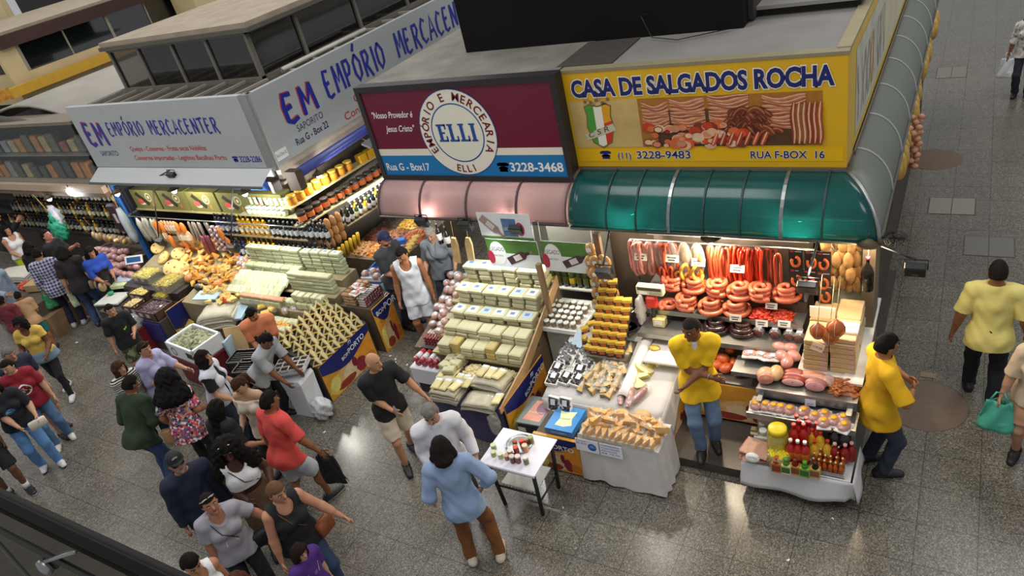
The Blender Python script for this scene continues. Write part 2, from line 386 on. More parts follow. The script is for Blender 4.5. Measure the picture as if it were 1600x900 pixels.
def ring(mb, x, y, r0, r1, mt, M, z, n=48):
 vs = [(x+r*cos(2*pi*i/n), y+r*sin(2*pi*i/n), z) for r in (r0, r1) for i in range(n)]
 mb.add(vs, [(i, (i+1) % n, n+(i+1) % n, n+i) for i in range(n)], mt, M)
def rect(mb, x0, y0, x1, y1, mt, M, z): mb.add([(x0, y0, z), (x1, y0, z), (x1, y1, z), (x0, y1, z)], [(0, 1, 2, 3)], mt, M)
GLOSS = dict(r=.28, var=.03, sc=2.)
def sign_elli():
 X0, X1, Y, Z0, Z1 = -6.84, -3.93, 7.05, 2.63, 3.89; W, H = X1-X0, Z1-Z0
 t = thing('shop_sign', 'maroon and blue grocery sign with a round cream emblem', 'shop sign', (X0, Y, Z0))
 M = plane_M((0, 0, 0), (1, 0, 0), (0, 0, 1))
 b = MB(); b.box((0, 0, 0), (W, .13, H), C('6d1a33', **GLOSS)); bd = b.build('sign_board', t)
 b = MB(); fr = .045
 for lo, hi in (((-.03, -.02, -.03), (fr, .14, H+.03)), ((W-fr, -.02, -.03), (W+.03, .14, H+.03)), ((fr, -.02, H-fr), (W-fr, .14, H+.03)), ((fr, -.02, -.03), (W-fr, .14, fr))): b.box(lo, hi, C('2a2628', .5))
 b.build('frame', t)
 b = MB(); rect(b, .045, .045, W-.045, .33, C('1878b4', **GLOSS), M, .003); rect(b, .045, .33, W-.045, .425, C('ece5d2', **GLOSS), M, .003); b.build('stripe', bd, label='blue and cream lower band')
 b = MB(); cx, cy = 1.43, .63; R = .575
 CR_ = C('f0ead8', **GLOSS); BL = C('1f4f97', **GLOSS); MR = C('6a1a2c', **GLOSS)
 disc(b, cx, cy, R, BL, M, .005); disc(b, cx, cy, R-.012, CR_, M, .0065); ring(b, cx, cy, .375, .392, BL, M, .008)
 disc(b, cx, cy, .375, C('e9e8d4', **GLOSS), M, .0075)
 txt = 'EMPÓRIO E MERCEARIA'; n = len(txt)
 for i, ch in enumerate(txt):
  if ch == ' ': continue
  a = math.radians(208-236*i/(n-1)); rr = .425
  Mi = M @ T(cx+rr*cos(a), cy+rr*sin(a), 0, a-pi/2); put_text(b, ch, 0, 0, .105, MR, Mi, .009, align='c', bold=.018)
 for i, ch in enumerate('ELLI'):
  a = math.radians(-90+(i-1.5)*9.5); rr = .53
  Mi = M @ T(cx+rr*cos(a), cy+rr*sin(a), 0, a+pi/2); put_text(b, ch, 0, 0, .095, MR, Mi, .009, align='c', bold=.018)
 # serif capitals
 x = cx-.305; y = cy-.11; h = .235
 for ch in 'ELLI':
  wd = .155 if ch != 'I' else .10
  st = .05
  rect(b, x+.022, y, x+.022+st, y+h, BL, M, .0095); rect(b, x, y, x+.09, y+.022, BL, M, .0096); rect(b, x, y+h-.022, x+.09, y+h, BL, M, .0096)
  if ch in 'EL': rect(b, x, y, x+wd-.01, y+.026, BL, M, .0097); rect(b, x+wd-.034, y, x+wd-.01, y+.075, BL, M, .0097)
  if ch == 'E':
   rect(b, x, y+h-.026, x+wd-.01, y+h, BL, M, .0097); rect(b, x+wd-.034, y+h-.07, x+wd-.01, y+h, BL, M, .0097); rect(b, x+.05, y+h*.45, x+wd-.04, y+h*.45+.024, BL, M, .0097)
  x += wd+.012
 b.build('emblem', bd, label='round cream emblem with blue serif letters')
 b = MB(); WT = C('f4f1ec', **GLOSS)
 put_text(b, '"Nosso Provedor é', .13, .86, .085, WT, M, .004, shear=.35, width=.68, bold=.012); b.build('slogan', bd); b = MB(); put_text(b, 'Jesus Cristo"', .28, .67, .085, WT, M, .004, shear=.35, width=.5, bold=.012)
 b.build('slogan', bd); b = MB(); put_text(b, 'Rua G - Box17', .09, .115, .105, WT, M, .004, width=.74, bold=.015); b.build('address', bd); b = MB()
 vs, fs, wd = text2d('3228-3468', .022); sx = .74/wd; b.add([(W-.83+v[0]*sx, .115+v[1]*.115/.7, .004) for v in vs], fs, WT, M)
 b.build('phone_number', bd); b = MB(); phone_icon(b, W-.93, .105, .125, WT, M); b.build('phone_symbol', bd)
sign_elli()

def sausage2d(b, pts, r, mt, M, z):
 n = len(pts); vs = []
 for k, (px, py) in enumerate(pts):
  a = pts[max(k-1, 0)]; c = pts[min(k+1, n-1)]; dx, dy = c[0]-a[0], c[1]-a[1]; l = sqrt(dx*dx+dy*dy) or 1
  q = r*(.55 if k in (0, n-1) else 1.); vs += [(px-dy/l*q, py+dx/l*q, z), (px+dy/l*q, py-dx/l*q, z)]
 b.add(vs, [(2*k, 2*k+1, 2*k+3, 2*k+2) for k in range(n-1)], mt, M)
def meat_print(b, M, x0, y0, x1, y1):
 r = random.Random(4); G = lambda h: C(h, r=.3, var=.18, sc=22.); W, H = x1-x0, y1-y0; z = .0036
 rect(b, x0, y0, x1, y1, G('a8702a'), M, z); rect(b, x0+.1*W, y0, x0+.92*W, y0+.75*H, G('5a3a24'), M, z+.0002); z += .0004
 def sg(pts, rr, c):
  nonlocal z; sausage2d(b, pts, rr, G(c), M, z); z += .00006; sausage2d(b, [(px, py+rr*.35) for px, py in pts], rr*.3, G({'6b2f1c': 'a8623c', '7d3a22': 'b8714a', '58261a': '94502f'}.get(c, 'e6b690')), M, z); z += .00006
 for px, rw, n in ((.02, .16, 9), (.19, .20, 10), (.41, .22, 11), (.70, .22, 10)):
  for k in range(n): sg([(x0+W*(px+rw*u/8), y0+H*(.42+.058*k)+.012*sin(u*.8+k)-.03*sin(pi*u/8)) for u in range(9)], H*.034, ('c5805a', 'a5573a', 'b86c4a')[k % 3])
 for k in range(44):
  t_ = k/44; cx_, cy_ = x0+W*(.60+.17*(1-t_*.6)*(r.random()*2-1)+.02), y0+H*(.22+.52*t_); a = (r.random()-.5)*.7
  sg([(cx_+(u-4)*.021*cos(a), cy_+(u-4)*.021*sin(a)-.0035*(u-4)**2) for u in range(9)], H*.052, r.choice(('6b2f1c', '7d3a22', '58261a')))
 for k in range(70):
  cx_, cy_ = x0+W*(.02+.58*r.random()), y0+H*(.03+.42*r.random()**1.3); c = r.choice(('d86a3c', 'c23f22', 'e3b48a', '8c2f1d', 'c98a6a', 'e0562e', 'b04a2c', '7a3a2a')); rr = .022+.035*r.random()
  disc(b, cx_, cy_, rr*1.35, G(c), M, z, 12, rr); z += .00006
  if k % 3 == 0: disc(b, cx_, cy_, rr*1.05, G('e6c3a0' if k % 2 else 'd98a66'), M, z, 12, rr*.74); z += .00006
 for k in range(7): sg([(x0+W*(.42+.045*k)+.012*u, y0+H*(.02+.05*u)) for u in range(6)], H*.042, r.choice(('b02a18', 'c84a30', 'a83a28')))
 for k in range(6): sg([(x0+W*(.86+.026*k)+.008*sin(u), y0+H*(.03+.11*u)) for u in range(8)], H*.05, r.choice(('8e3a20', 'a04a28', '9a5a30')))
def sign_rocha():
 X0, X1, Y, Z0, Z1 = -3.90, -.96, 7.2, 2.74, 3.88; W, H = X1-X0, Z1-Z0
 t = thing('shop_sign', 'yellow sausage shop sign printed with piled sausages', 'shop sign', (X0, Y, Z0))
 M = plane_M((0, 0, 0), (1, 0, 0), (0, 0, 1)); YE = C('e0b01c', r=.3, var=.08, sc=1.2)
 b = MB(); b.box((0, 0, 0), (W, .12, H), YE); bd = b.build('sign_board', t)
 b = MB(); b.box((-.02, -.008, H-.012), (W+.01, .13, H+.02), C('8d8468', .5)); b.box((-.02, -.01, -.06), (W, .12, 0), C('8a4a3a', .5, .4, 12.)); b.build('frame', t)
 b = MB(); rect(b, .03, .245, .85, .80, C('cdb070', .35, .25, 3.), M, .003); meat_print(b, M, .85, .245, 2.72, .80); b.build('printed_picture', bd, label='printed picture of piled sausages and hams')
 b = MB(); rect(b, .03, .07, W-.03, .225, C('eeb90f', **GLOSS), M, .0032); b.build('stripe', bd, label='bright yellow band under the picture')
 # crest
 b = MB(); cx, cy = .37, .50; z = .005
 def shape(pts, mt, z): b.add([(cx+x, cy+y, z) for x, y in pts], [tuple(range(len(pts)))], mt, M)
 G = lambda h: C(h, **GLOSS)
 shape([(-.17, .24), (-.10, .27), (0, .24), (.10, .27), (.17, .24), (.15, .12), (.17, 0), (.12, -.2), (0, -.27), (-.12, -.2), (-.17, 0), (-.15, .12)], G('7b6a35'), z)
 shape([(-.155, .23), (-.10, .255), (-.05, .235), (-.05, -.22), (-.11, -.18), (-.155, 0), (-.135, .12)], G('4f9a3c'), z+.001)
 shape([(-.05, .235), (0, .225), (.05, .235), (.05, -.22), (0, -.245), (-.05, -.22)], G('efe9d8'), z+.001)
 shape([(.05, .235), (.10, .255), (.155, .23), (.135, .12), (.145, .06), (.05, .03)], G('e0a020'), z+.001)
 shape([(.05, .03), (.145, .06), (.155, 0), (.11, -.18), (.05, -.22)], G('d23a22'), z+.001)
 b.add([(cx-.19, cy-.17, z+.003), (cx-.20, cy-.09, z+.003), (cx+.16, cy+.03, z+.003), (cx+.19, cy-.05, z+.003)], [(3, 2, 1, 0)], G('c9c2a6'), M)
 Mi = M @ T(cx-.15, cy-.135, 0, .31); put_text(b, 'C S R', 0, 0, .06, G('4a3f28'), Mi, z+.005, width=.27, shear=.2)
 for k in range(9): disc(b, cx-.14+.035*k, cy+.29+.025*sin(k*1.7), .022, G('b58f5e' if k % 2 else '8d6a44'), M, z, 10)
 b.build('crest', bd, label='green white and red shield crest')
 b = MB(); NV = C('1b2468', **GLOSS); WO = C('f2ecd6', **GLOSS); tx = 'CASA DE SALGADOS ROCHA'
 def word(tt, x, y, h, wd, bo):
  vs, fs, w0 = text2d(tt, bo); sx = wd/w0; mb = b
  v2, f2, w2 = text2d(tt, bo+.045); sx2 = (wd*(w2/w0))/w2
  mb.add([(x-(w2-w0)*sx/2+v[0]*sx2, y+v[1]*h/.7, .006) for v in v2], f2, WO, M); mb.add([(x+v[0]*sx, y+v[1]*h/.7, .008) for v in vs], fs, NV, M)
 word(tx, .09, .855, .185, 2.74, .04); b.build('shop_name', bd); b = MB(); word('(11)', .53, .105, .075, .16, .012); word('3228-9483', .76, .105, .09, .62, .012); b.build('phone_number', bd); b = MB(); word('RUA F-BOX  16', 2.02, .105, .08, .72, .015)
 b.build('address', bd); b = MB(); phone_icon(b, .38, .10, .10, NV, M, .005); b.build('phone_symbol', bd)
 # side sign round the corner
 X = -.96; L_ = 8.5
 t = thing('shop_sign', 'long yellow and white sign on the side wall above the curved awning', 'shop sign', (X, 7.2, 2.74))
 M = plane_M((0, 0, 0), (0, 1, 0), (0, 0, 1))
 b = MB(); b.box((-.1, .13, 0), (0, L_, H), C('d9b53c', .4, .2, 1.)); b.build('sign_board', t)
 b = MB(); rect(b, .55, .1, 3.2, 1.0, C('c9c7b8', .35, .25, 3.), M, .003); rect(b, 3.2, .08, L_-.2, H-.1, C('d8cfae', .35, .15, 2.), M, .003)
 r = random.Random(9)
 for k in range(16): sausage2d(b, [(.7+.15*k+.05*sin(k*3+u), .2+.12*u) for u in range(6)], .03+.02*r.random(), C(r.choice(('9aa2a8', 'd6d6cc', '8a7a5a', 'b0883c', '7f8894')), .4, .2, 20.), M, .004+k*.0001)
 b.build('printed_picture', t)
 b = MB(); b.box((-.11, .1, H), (.01, L_, H+.03), C('9a8f70', .6)); b.box((-.1, .12, -.04), (.01, L_, 0), C('7a5238', .6)); b.build('frame', t)
sign_rocha()

def sign_em():
 YF, XS, Z0, Z1 = 7.1, -9.05, 2.74, 3.90; H = Z1-Z0
 SIL = C('b4b8b8', r=.35, var=.05, sc=1.5); BLU = C('26309a', **GLOSS); RED = C('c04038', **GLOSS); DK = C('39406a', **GLOSS)
 t = thing('shop_sign', 'silver grocery sign facing the front aisle with blue brush lettering', 'shop sign', (-13.95, YF, Z0))
 M = plane_M((0, 0, 0), (1, 0, 0), (0, 0, 1)); W = 4.7
 b = MB(); b.box((0, 0, 0), (W, .1, H), SIL); bd = b.build('sign_board', t)
 b = MB(); brush(b, 'EM', .19, .45, .42, .33, RED, M, .003, .14); brush(b, 'EM', .21, .43, .42, .33, BLU, M, .005, .14); b.build('initials', bd); b = MB()
 brush(b, 'EMPORIO', .98, .60, .25, .165, BLU, M, .004, .11, acute=3); brush(b, 'MERCACENTER', 2.2, .60, .25, .165, BLU, M, .004, .11); b.build('shop_name', bd)
 b = MB(); put_text(b, 'SAPORITO', .36, .22, .10, DK, M, .003, width=.55); b.build('brand_word', bd); b = MB(); put_text(b, 'Queijos - Conservas - Frutas secas Nobilitas', 1.35, .31, .085, RED, M, .003, width=2.1, bold=.008)
 put_text(b, 'Conservas importadas - Legítimo Bacalhau Porto', 1.35, .14, .085, RED, M, .003, width=2.5, bold=.008); b.build('red_lettering', bd); b = MB(); put_text(b, '3228-2286', 4.15, .1, .10, BLU, M, .003, width=.5, bold=.015); phone_icon(b, 4.05, .1, .1, BLU, M); b.build('phone_number', bd)
 t = thing('shop_sign', 'long silver grocery sign facing the narrow passage with blue brush lettering', 'shop sign', (XS, YF, Z0))
 M = plane_M((0, 0, 0), (0, 1, 0), (0, 0, 1)); L_ = 8.2
 b = MB(); b.box((-.1, .06, 0), (0, L_, H), SIL); bd = b.build('sign_board', t)
 def yz(px, py): p = PX(px, py, XS); return p.y-YF, p.z-Z0
 b = MB(); a = yz(450, 178); e = yz(498, 150)
 brush(b, 'EM', .53, .50, .44, .40, RED, M, .003, .15); brush(b, 'EM', .55, .48, .44, .40, BLU, M, .005, .15); b.build('initials', bd); b = MB()
 brush(b, 'EMPORIO', 1.55, .52, .44, .26, BLU, M, .004, .12, acute=3); brush(b, 'MERCACENTER', 3.58, .52, .44, .27, BLU, M, .004, .12); b.build('shop_name', bd)
 b = MB(); put_text(b, 'SAPORITO', .68, .30, .11, DK, M, .003, width=.62); b.build('brand_word', bd); b = MB(); put_text(b, 'Rua G - Box 22', .56, .12, .11, C('2c2f5a', **GLOSS), M, .003, width=.78, bold=.015); b.build('address', bd); b = MB()
 put_text(b, 'Queijos - Conservas - Frutas secas Nobilitas', 2.1, .24, .13, RED, M, .003, width=4.2, bold=.01); put_text(b, 'Conservas importadas - Legítimo Bacalhau Porto', 1.75, .05, .13, RED, M, .003, width=4.6, bold=.01); b.build('red_lettering', bd)
 b = MB(); rect(b, .08, .06, .33, .22, WHITE, M, .004); put_text(b, 'Rua G Box 22', .10, .12, .05, C('444450', .5), M, .006, width=.21); b.build('number_plate', bd)
 # rounded sheet-metal corner between both
 b = MB(); n = 6
 b.grid(lambda u, v: (-9.25+.2*sin(u*pi/2), 7.16-.0+.06-.06*cos(u*pi/2)-.06, Z0-.06+v*(H+.06)), 6, 2, C('a5a7a6', .3, .06, 2., met=.5)); b.box((-9.24, 7.12, Z0), (-9.07, 7.24, Z1), C('8f9190', .4)); b.build('sign_corner', label='bare sheet metal corner post joining the two silver signs', cat='corner post')
 # cream soffit strips below
 t = thing('canopy_strip', 'grey metal canopy strip under the front silver sign', 'canopy', (0, 0, 0))
 b = MB(); b.grid(lambda u, v: (-13.9+4.75*u, 7.08-.30*v, 2.73-.17*v), 6, 1, WHMET); b.box((-13.9, 6.77, 2.53), (-9.15, 6.8, 2.57), STEEL); b.box((-13.9, 7.08, 2.60), (-9.15, 7.12, 2.73), WHMET); b.build('sheet', t)
 t = thing('canopy_strip', 'cream panel strip under the passage side silver sign', 'canopy', (0, 0, 0))
 b = MB(); b.box((-9.2, 7.2, 2.5), (-9.1, 15.2, 2.73), C('cdbfae', .5)); b.box((-9.2, 7.2, 2.40), (-9.14, 15.2, 2.44), C('b7a695', .5)); b.build('sheet', t)
 # roof behind the signs, rafters and clerestory
 t = thing('stall_roof', 'dark ribbed stall roof behind the silver sign with pale rafters', 'stall roof', (0, 0, 0), 0, 'stall roofs')
 b = MB(); b.box((-13.9, 7.2, 3.78), (-9.15, 15.3, 3.82), C('423d38', .8, .3, 2.)); b.build('roof_sheet', t)
 for k in range(9):
  b = MB(); x = -13.6+k*.5; b.box((x, 7.22, 3.82), (x+.05, 8.03, 3.86), C('9a9182', .7)); b.build('rafter', t)
 for k in range(7):
  b = MB(); y = 8.4+k*.55; b.box((-9.72, y, 3.82), (-9.18, y+.05, 3.86), C('b0a898', .7)); b.build('rafter', t)
 b = MB(); b.tube([(-9.45, 8.3, 3.9), (-9.40, 10.4, 3.9)], .04, C('c9c5ba', .5), 8); b.build('pipe', label='pale plastic pipe lying along the passage side stall roof', cat='pipe')
 t = thing('clerestory', 'glazed dusty clerestory room with tan roof above the silver signs', 'clerestory', (0, 0, 0))
 b = MB(); b.box((-13.5, 8.0, 4.66), (-9.55, 15, 4.74), TAN); b.box((-13.5, 7.95, 4.60), (-9.5, 15, 4.665), C('5b564d', .7)); b.build('roof', t)
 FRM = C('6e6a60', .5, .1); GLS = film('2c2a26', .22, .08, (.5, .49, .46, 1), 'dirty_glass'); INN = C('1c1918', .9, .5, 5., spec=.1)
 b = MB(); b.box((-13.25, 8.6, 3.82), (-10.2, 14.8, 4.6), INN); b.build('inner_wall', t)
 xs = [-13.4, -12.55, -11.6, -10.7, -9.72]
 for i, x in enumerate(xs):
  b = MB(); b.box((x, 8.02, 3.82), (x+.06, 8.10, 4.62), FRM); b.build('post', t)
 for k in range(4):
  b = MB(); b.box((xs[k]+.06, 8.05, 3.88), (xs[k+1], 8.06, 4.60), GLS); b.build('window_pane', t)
 b = MB(); b.box((-13.4, 8.0, 3.82), (-9.66, 8.12, 3.89), FRM); b.box((-13.4, 8.0, 4.56), (-9.66, 8.12, 4.62), FRM); b.box((-9.74, 8.1, 3.82), (-9.62, 15, 3.89), FRM); b.box((-9.74, 8.1, 4.56), (-9.62, 15, 4.62), FRM); b.build('rail', t)
 for k in range(4):
  y = 9.1+k*1.5; b = MB(); b.box((-9.73, y, 3.89), (-9.65, y+.07, 4.56), FRM); b.build('post', t)
  b = MB(); b.box((-9.70, y+.07, 3.89), (-9.69, y+1.5, 4.56), GLS); b.build('window_pane', t)
 b = MB(); b.box((-9.70, 8.12, 3.89), (-9.69, 9.1, 4.56), GLS); b.build('window_pane', t)
 r = random.Random(3); BX = ('8d877e', 'a39c92', '77726a')
 for k, (x, y, sx, sz) in enumerate(((-12.95, 8.3, .5, .55), (-12.3, 8.35, .55, .5), (-11.3, 8.3, .5, .3), (-10.55, 8.3, .6, .34), (-9.98, 8.5, .22, .45))):
  b = MB(); b.box((x, y, 3.83), (x+sx, y+.3, 3.83+sz), C(BX[k % 3], .8, .2, 30.), bev=.02)
  b.build('storage_sack', label='grey wrapped storage bale behind the dirty clerestory glass', cat='bale', group='bales stored in the clerestory')
sign_em()
# shop behind, left: second clerestory, roofs and columns of the hall
def far_left():
 t = thing('clerestory', 'brown topped glazed clerestory with cream base further back at left', 'clerestory', (0, 0, 0))
 CREAMW = C('c7b387', .7, .1, 2.); BR = C('3c211d', .6, .15, 2.)
 b = MB(); b.box((-24.5, 9.0, 4.72), (-18.9, 24, 5.0), BR); b.build('fascia', t, label='dark brown fascia')
 b = MB(); b.box((-24.4, 9.1, 5.0), (-19.1, 24, 5.06), TAN); b.build('roof', t)
 b = MB(); b.box((-24.3, 8.9, 3.5), (-19.0, 24, 4.12), CREAMW); b.box((-19.15, 8.9, 4.12), (-19.02, 9.35, 4.72), CREAMW); b.build('base_wall', t)
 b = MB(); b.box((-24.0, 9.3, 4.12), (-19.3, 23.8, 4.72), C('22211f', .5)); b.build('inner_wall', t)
 for k in range(5):
  y = 9.35+k*2.4
  b = MB(); b.box((-19.06, y, 4.12), (-19.02, y+.08, 4.72), C('8b8377', .5)); b.build('mullion', t); b = MB(); b.box((-19.06, y+1.2, 4.12), (-19.02, y+1.24, 4.72), C('8b8377', .5)); b.build('mullion', t)
  b = MB(); b.box((-19.05, y+.08, 4.12), (-19.04, y+2.4, 4.72), film('2b3436', .3, .05, (.35, .4, .4, 1), 'dirty_glass')); b.build('window_pane', t)
 t = thing('roof_edge_board', 'yellow painted edge board of a stall roof with orange lattice end', 'edge board', (0, 0, 0))
 b = MB(); b.box((-18.9, 8.6, 3.72), (-18.75, 13.5, 3.94), C('c79a2a', .6, .1)); b.build('board', t)
 b = MB(); b.box((-18.9, 5.5, 3.74), (-18.75, 8.6, 3.98), C('b9822a', .6, .45, 14.)); b.build('lattice', t, label='orange patterned lattice end')
 # vaulted grey roof in front of it
 b = MB(); b.sheet(lambda u, v: (-18.7+4.2*u, 7.6+5.5*v, 3.45+.42*sin(pi*u)), 10, 3, C('a09a90', .7, .15, 1.5), .05); b.build('vault_roof', label='low vaulted grey roof left of the dark ribbed roof', cat='roof')
 b = MB(); b.sheet(lambda u, v: (-21.5+6.3*u, 7.25+.05*v, 3.55+.28*v*sin(pi*u)), 14, 2, C('4c4743', .6, .2, 3.), .05); b.build('arched_fascia', label='dark arched glass fascia above the bottle shelves at far left', cat='fascia')
 # hall columns and office wall beyond
 for k, (x, y, s) in enumerate(((-18.4, 14.2, .5), (-25.7, 12.2, .5), (-28.2, 13.5, .6))):
  b = MB(); b.box((x-s, y-s, 0), (x+s, y+s, 9), C('c9b78d', .7, .1, 1.5), bev=.05); b.build('hall_column', label=('cream square hall column behind the tan clerestory roof', 'cream hall column at the far upper left edge', 'cream hall column at the far upper left, behind the nearer one')[k], cat='column')
 t = thing('market_stall', 'distant market stall with a blue awning at the upper left', 'market stall', (0, 0, 0))
 b = MB(); b.box((-36, 18, 0), (-25.2, 26, 3.6), C('6d655c', .8)); b.box((-36, 17.8, 3.6), (-25, 26.2, 3.75), C('8e857a', .8)); b.build('body', t)
 b = MB(); b.box((-35, 17.5, 3.75), (-25.5, 18.2, 4.2), C('23408f', .5)); b.build('awning', t); b = MB(); b.box((-35, 18.2, 4.2), (-25.5, 25.5, 5.4), C('3b3835', .7)); b.build('upper_box', t)
 # next stall on the left: glass fronted shelf fascia, beam and inner wall
 t = thing('display_fascia', 'long glass fronted bottle display above the far left stall', 'display', (0, 0, 0))
 b = MB(); b.box((-21.5, 7.55, 2.38), (-14.05, 7.6, 3.6), C('35302c', .8, .3, 6.)); b.box((-21.5, 7.1, 3.58), (-14.05, 7.6, 3.64), C('7d7264', .7)); b.box((-21.5, 7.1, 2.36), (-14.05, 7.6, 2.40), C('8a8072', .6)); b.box((-21.5, 7.12, 2.95), (-14.05, 7.5, 2.975), STEEL); b.build('shelf_case', t)
 b = MB(); b.box((-21.5, 7.09, 2.4), (-14.05, 7.095, 3.58), film('b9c4c4', .09, .03, name='shop_glass')); b.build('window_pane', t)
 q = random.Random(2)
 for r_, z in enumerate((2.4, 2.975)):
  for i in range(22):
   b = MB(); h_ = .2+.2*q.random(); b.box((-.11, -.08, 0), (.11, .08, h_), C(q.choice(('8a4a2a', '5a5a50', '3a3a34', 'a89a70', '6a5a3a', 'b0763a', '84888a', '2a2c30')), .4, .35, 9., coat=.3), bev=.02); b.build('boxed_bottle', loc=(-21.2+.325*i, 7.32, z), label='boxed bottle behind the glass of the long display at far left', cat='box', group='boxed bottles behind glass')
 t = thing('beam', 'beige wooden beam under the glass bottle display at far left', 'beam', (0, 0, 0))
 b = MB(); b.box((-21.5, 7.0, 2.22), (-14.02, 7.3, 2.36), C('b9a48d', .6, .1)); b.box((-21.5, 7.02, 2.12), (-14.02, 7.2, 2.22), C('7a5f4c', .6)); b.build('board', t)
 b = MB(); b.box((-21.5, 9.0, 0), (-14.0, 9.1, 3.6), C('3f3a36', .8)); structure('wall_left_stall', b)
 b = MB(); b.box((-14.05, 7.15, 0), (-13.95, 9.0, 2.4), C('23262f', .7)); structure('wall_left_divider', b)
far_left()

# ------------------------------------------------------------------ AWNINGS
def awning():
 t = thing('awning', 'translucent green curved awning over the sausage counter', 'awning', (0, 0, 0))
 GRN = tinted('23706e', 'green_polycarbonate', .60, .5)
 Y0, Y1, Z0, Z1 = 7.2, 6.67, 2.2, 2.70
 def prof(u): return Y0-(Y0-Y1)*sin(u*pi/2), Z0+(Z1-Z0)*cos(u*pi/2)
 xl = -3.87
 def pt(a, u):
  y, z = prof(u); xr = -.96+.37*sin(u*pi/2); return (xl+(xr-xl)*a, y, z)
 b = MB(); b.sheet(lambda u, v: pt(u, v), 30, 10, GRN, .008); b.build('sheet', t)
 def ribx(x, mt, w, nm):
  b = MB(); b.sheet(lambda u, v: (x-w/2+w*u, prof(v)[0]-.006, prof(v)[1]+.008), 1, 10, mt, .014, smooth=False); b.build(nm, t)
 for px, br in ((942, 0), (990, 0), (1043, 1), (1098, 0), (1157, 0), (1222, 1), (1287, 0)):
  x = P(px, 368, 2.2).x; ribx(x, STEEL if br else C('1d3a38', .5), .035 if br else .02, 'metal_rib' if br else 'rib')
 b = MB(); b.tube([pt(1, i/10) for i in range(11)], .022, STEEL, 6); b.build('hip_rail', t)
 b = MB(); b.tube([(xl, Y1, Z0), (-.59, Y1, Z0)], .018, C('2d3a38', .5), 6); b.build('edge_rail', t)
 b = MB(); b.box((xl, 7.18, 2.69), (-.96, 7.24, 2.74), C('6a6258', .5)); b.build('top_rail', t)
 b = MB(); b.box((xl, 6.70, 2.155), (-.62, 6.73, 2.185), C('b9a888', .6, .2, 30.)); b.build('valance', t)
 # grey side awning
 t = thing('awning', 'long grey curved awning along the right side aisle', 'awning', (0, 0, 0))
 GRY = C('72776f', .5, .06, 1.5, spec=.3)
 def ps(u): return -.96+.37*sin(u*pi/2), 2.2+.5*cos(u*pi/2)
 def pg(a, u):
  x, z = ps(u); y0 = 7.2-.53*sin(u*pi/2); return (x, y0+(15.6-y0)*a, z)
 b = MB(); b.sheet(lambda u, v: pg(1-u, v), 24, 10, GRY, .008); b.build('sheet', t)
 for k in range(8):
  y = 7.75+k*.95; b = MB(); b.tube([(ps(u/10)[0]+.004, y, ps(u/10)[1]+.004) for u in range(11)], .013, C('b7b9b4', .4), 5); b.build('rib', t)
 b = MB(); b.tube([(-.585, 6.7, 2.2), (-.585, 15.6, 2.2)], .016, C('5f625e', .5), 6); b.build('edge_rail', t)
 # dusty pink awning
 t = thing('awning', 'dusty pink curved awning under the maroon sign', 'awning', (0, 0, 0))
 PK = tinted('c2a29e', 'pink_polycarbonate', .9, .35, .4)
 def pp(u): return 7.05-.33*sin(u*pi/2.2), 2.2+.40*cos(u*pi/2)
 b = MB(); b.sheet(lambda u, v: (-6.86+2.94*u, *pp(v)), 24, 8, PK, .008); b.build('sheet', t)
 for x in (-6.85, -6.13, -5.38, -4.63, -3.94):
  b = MB(); b.tube([(x, pp(u/8)[0]-.004, pp(u/8)[1]+.004) for u in range(9)], .02, C('5a3f3f', .5), 6); b.build('rib', t)
 b = MB(); b.tube([(-6.86, 6.72, 2.2), (-3.92, 6.72, 2.2)], .02, C('3a2e2e', .5), 6); b.build('edge_rail', t)
awning()
# blue roller blind tube, posts
t = thing('roller_blind', 'rolled blue canvas blind along the front of the corner stall', 'roller blind', (0, 0, 0))
b = MB(); b.tube([(-14.0, 7.2, 2.40), (-9.35, 7.15, 2.40)], .075, C('2b4fa6', .45, .1, 4.), 12); b.build('roll', t)
b = MB(); b.box((-14.05, 7.1, 2.3), (-13.98, 7.3, 2.5), DARKMET); b.build('bracket', t); b = MB(); b.box((-9.35, 7.08, 2.3), (-9.28, 7.25, 2.5), DARKMET); b.build('bracket', t)
t = thing('post', 'blue painted steel post at the left corner of the corner stall', 'post', (-13.93, 7.16, 0))
b = MB(); b.box((-.05, -.05, 0), (.05, .05, 2.38), C('2a66b0', .45, .12)); b.box((.05, .0, 0), (.16, .02, 2.3), C('1b2340', .6)); b.build('column', t)
t = thing('roller_blind', 'rolled blue canvas blind along the passage side of the corner stall', 'roller blind', (0, 0, 0))
b = MB(); b.tube([(-8.93, 7.35, 2.52), (-8.93, 13.5, 2.52)], .085, C('35418e', .35, .12, 3., coat=.4), 12); b.build('roll', t)
b = MB(); b.box((-9.05, 7.2, 2.3), (-8.8, 7.34, 2.62), C('4a3a30', .6)); b.build('bracket', t)
t = thing('post', 'weathered wooden corner post at the right end of the sausage stall', 'post', (-.70, 6.98, 0))
b = MB(); b.box((-.06, -.05, 0), (.06, .35, 2.2), C('7a6a55', .7, .2, 6.)); b.build('column', t)
t = thing('post', 'grey timber post between the wine posters and the sausage rail', 'post', (-3.52, 6.62, 0.0))
b = MB(); b.box((-.035, -.03, 0.1), (.035, .03, 2.18), C('6f5a46', .7, .2, 6.)); b.build('column', t)
t = thing('post', 'timber slat post beside the olive oil shelf', 'post', (-4.33, 6.52, 0)); b = MB(); b.box((-.03, -.03, .2), (.03, .03, 1.75), C('9a7c58', .7)); b.build('column', t)

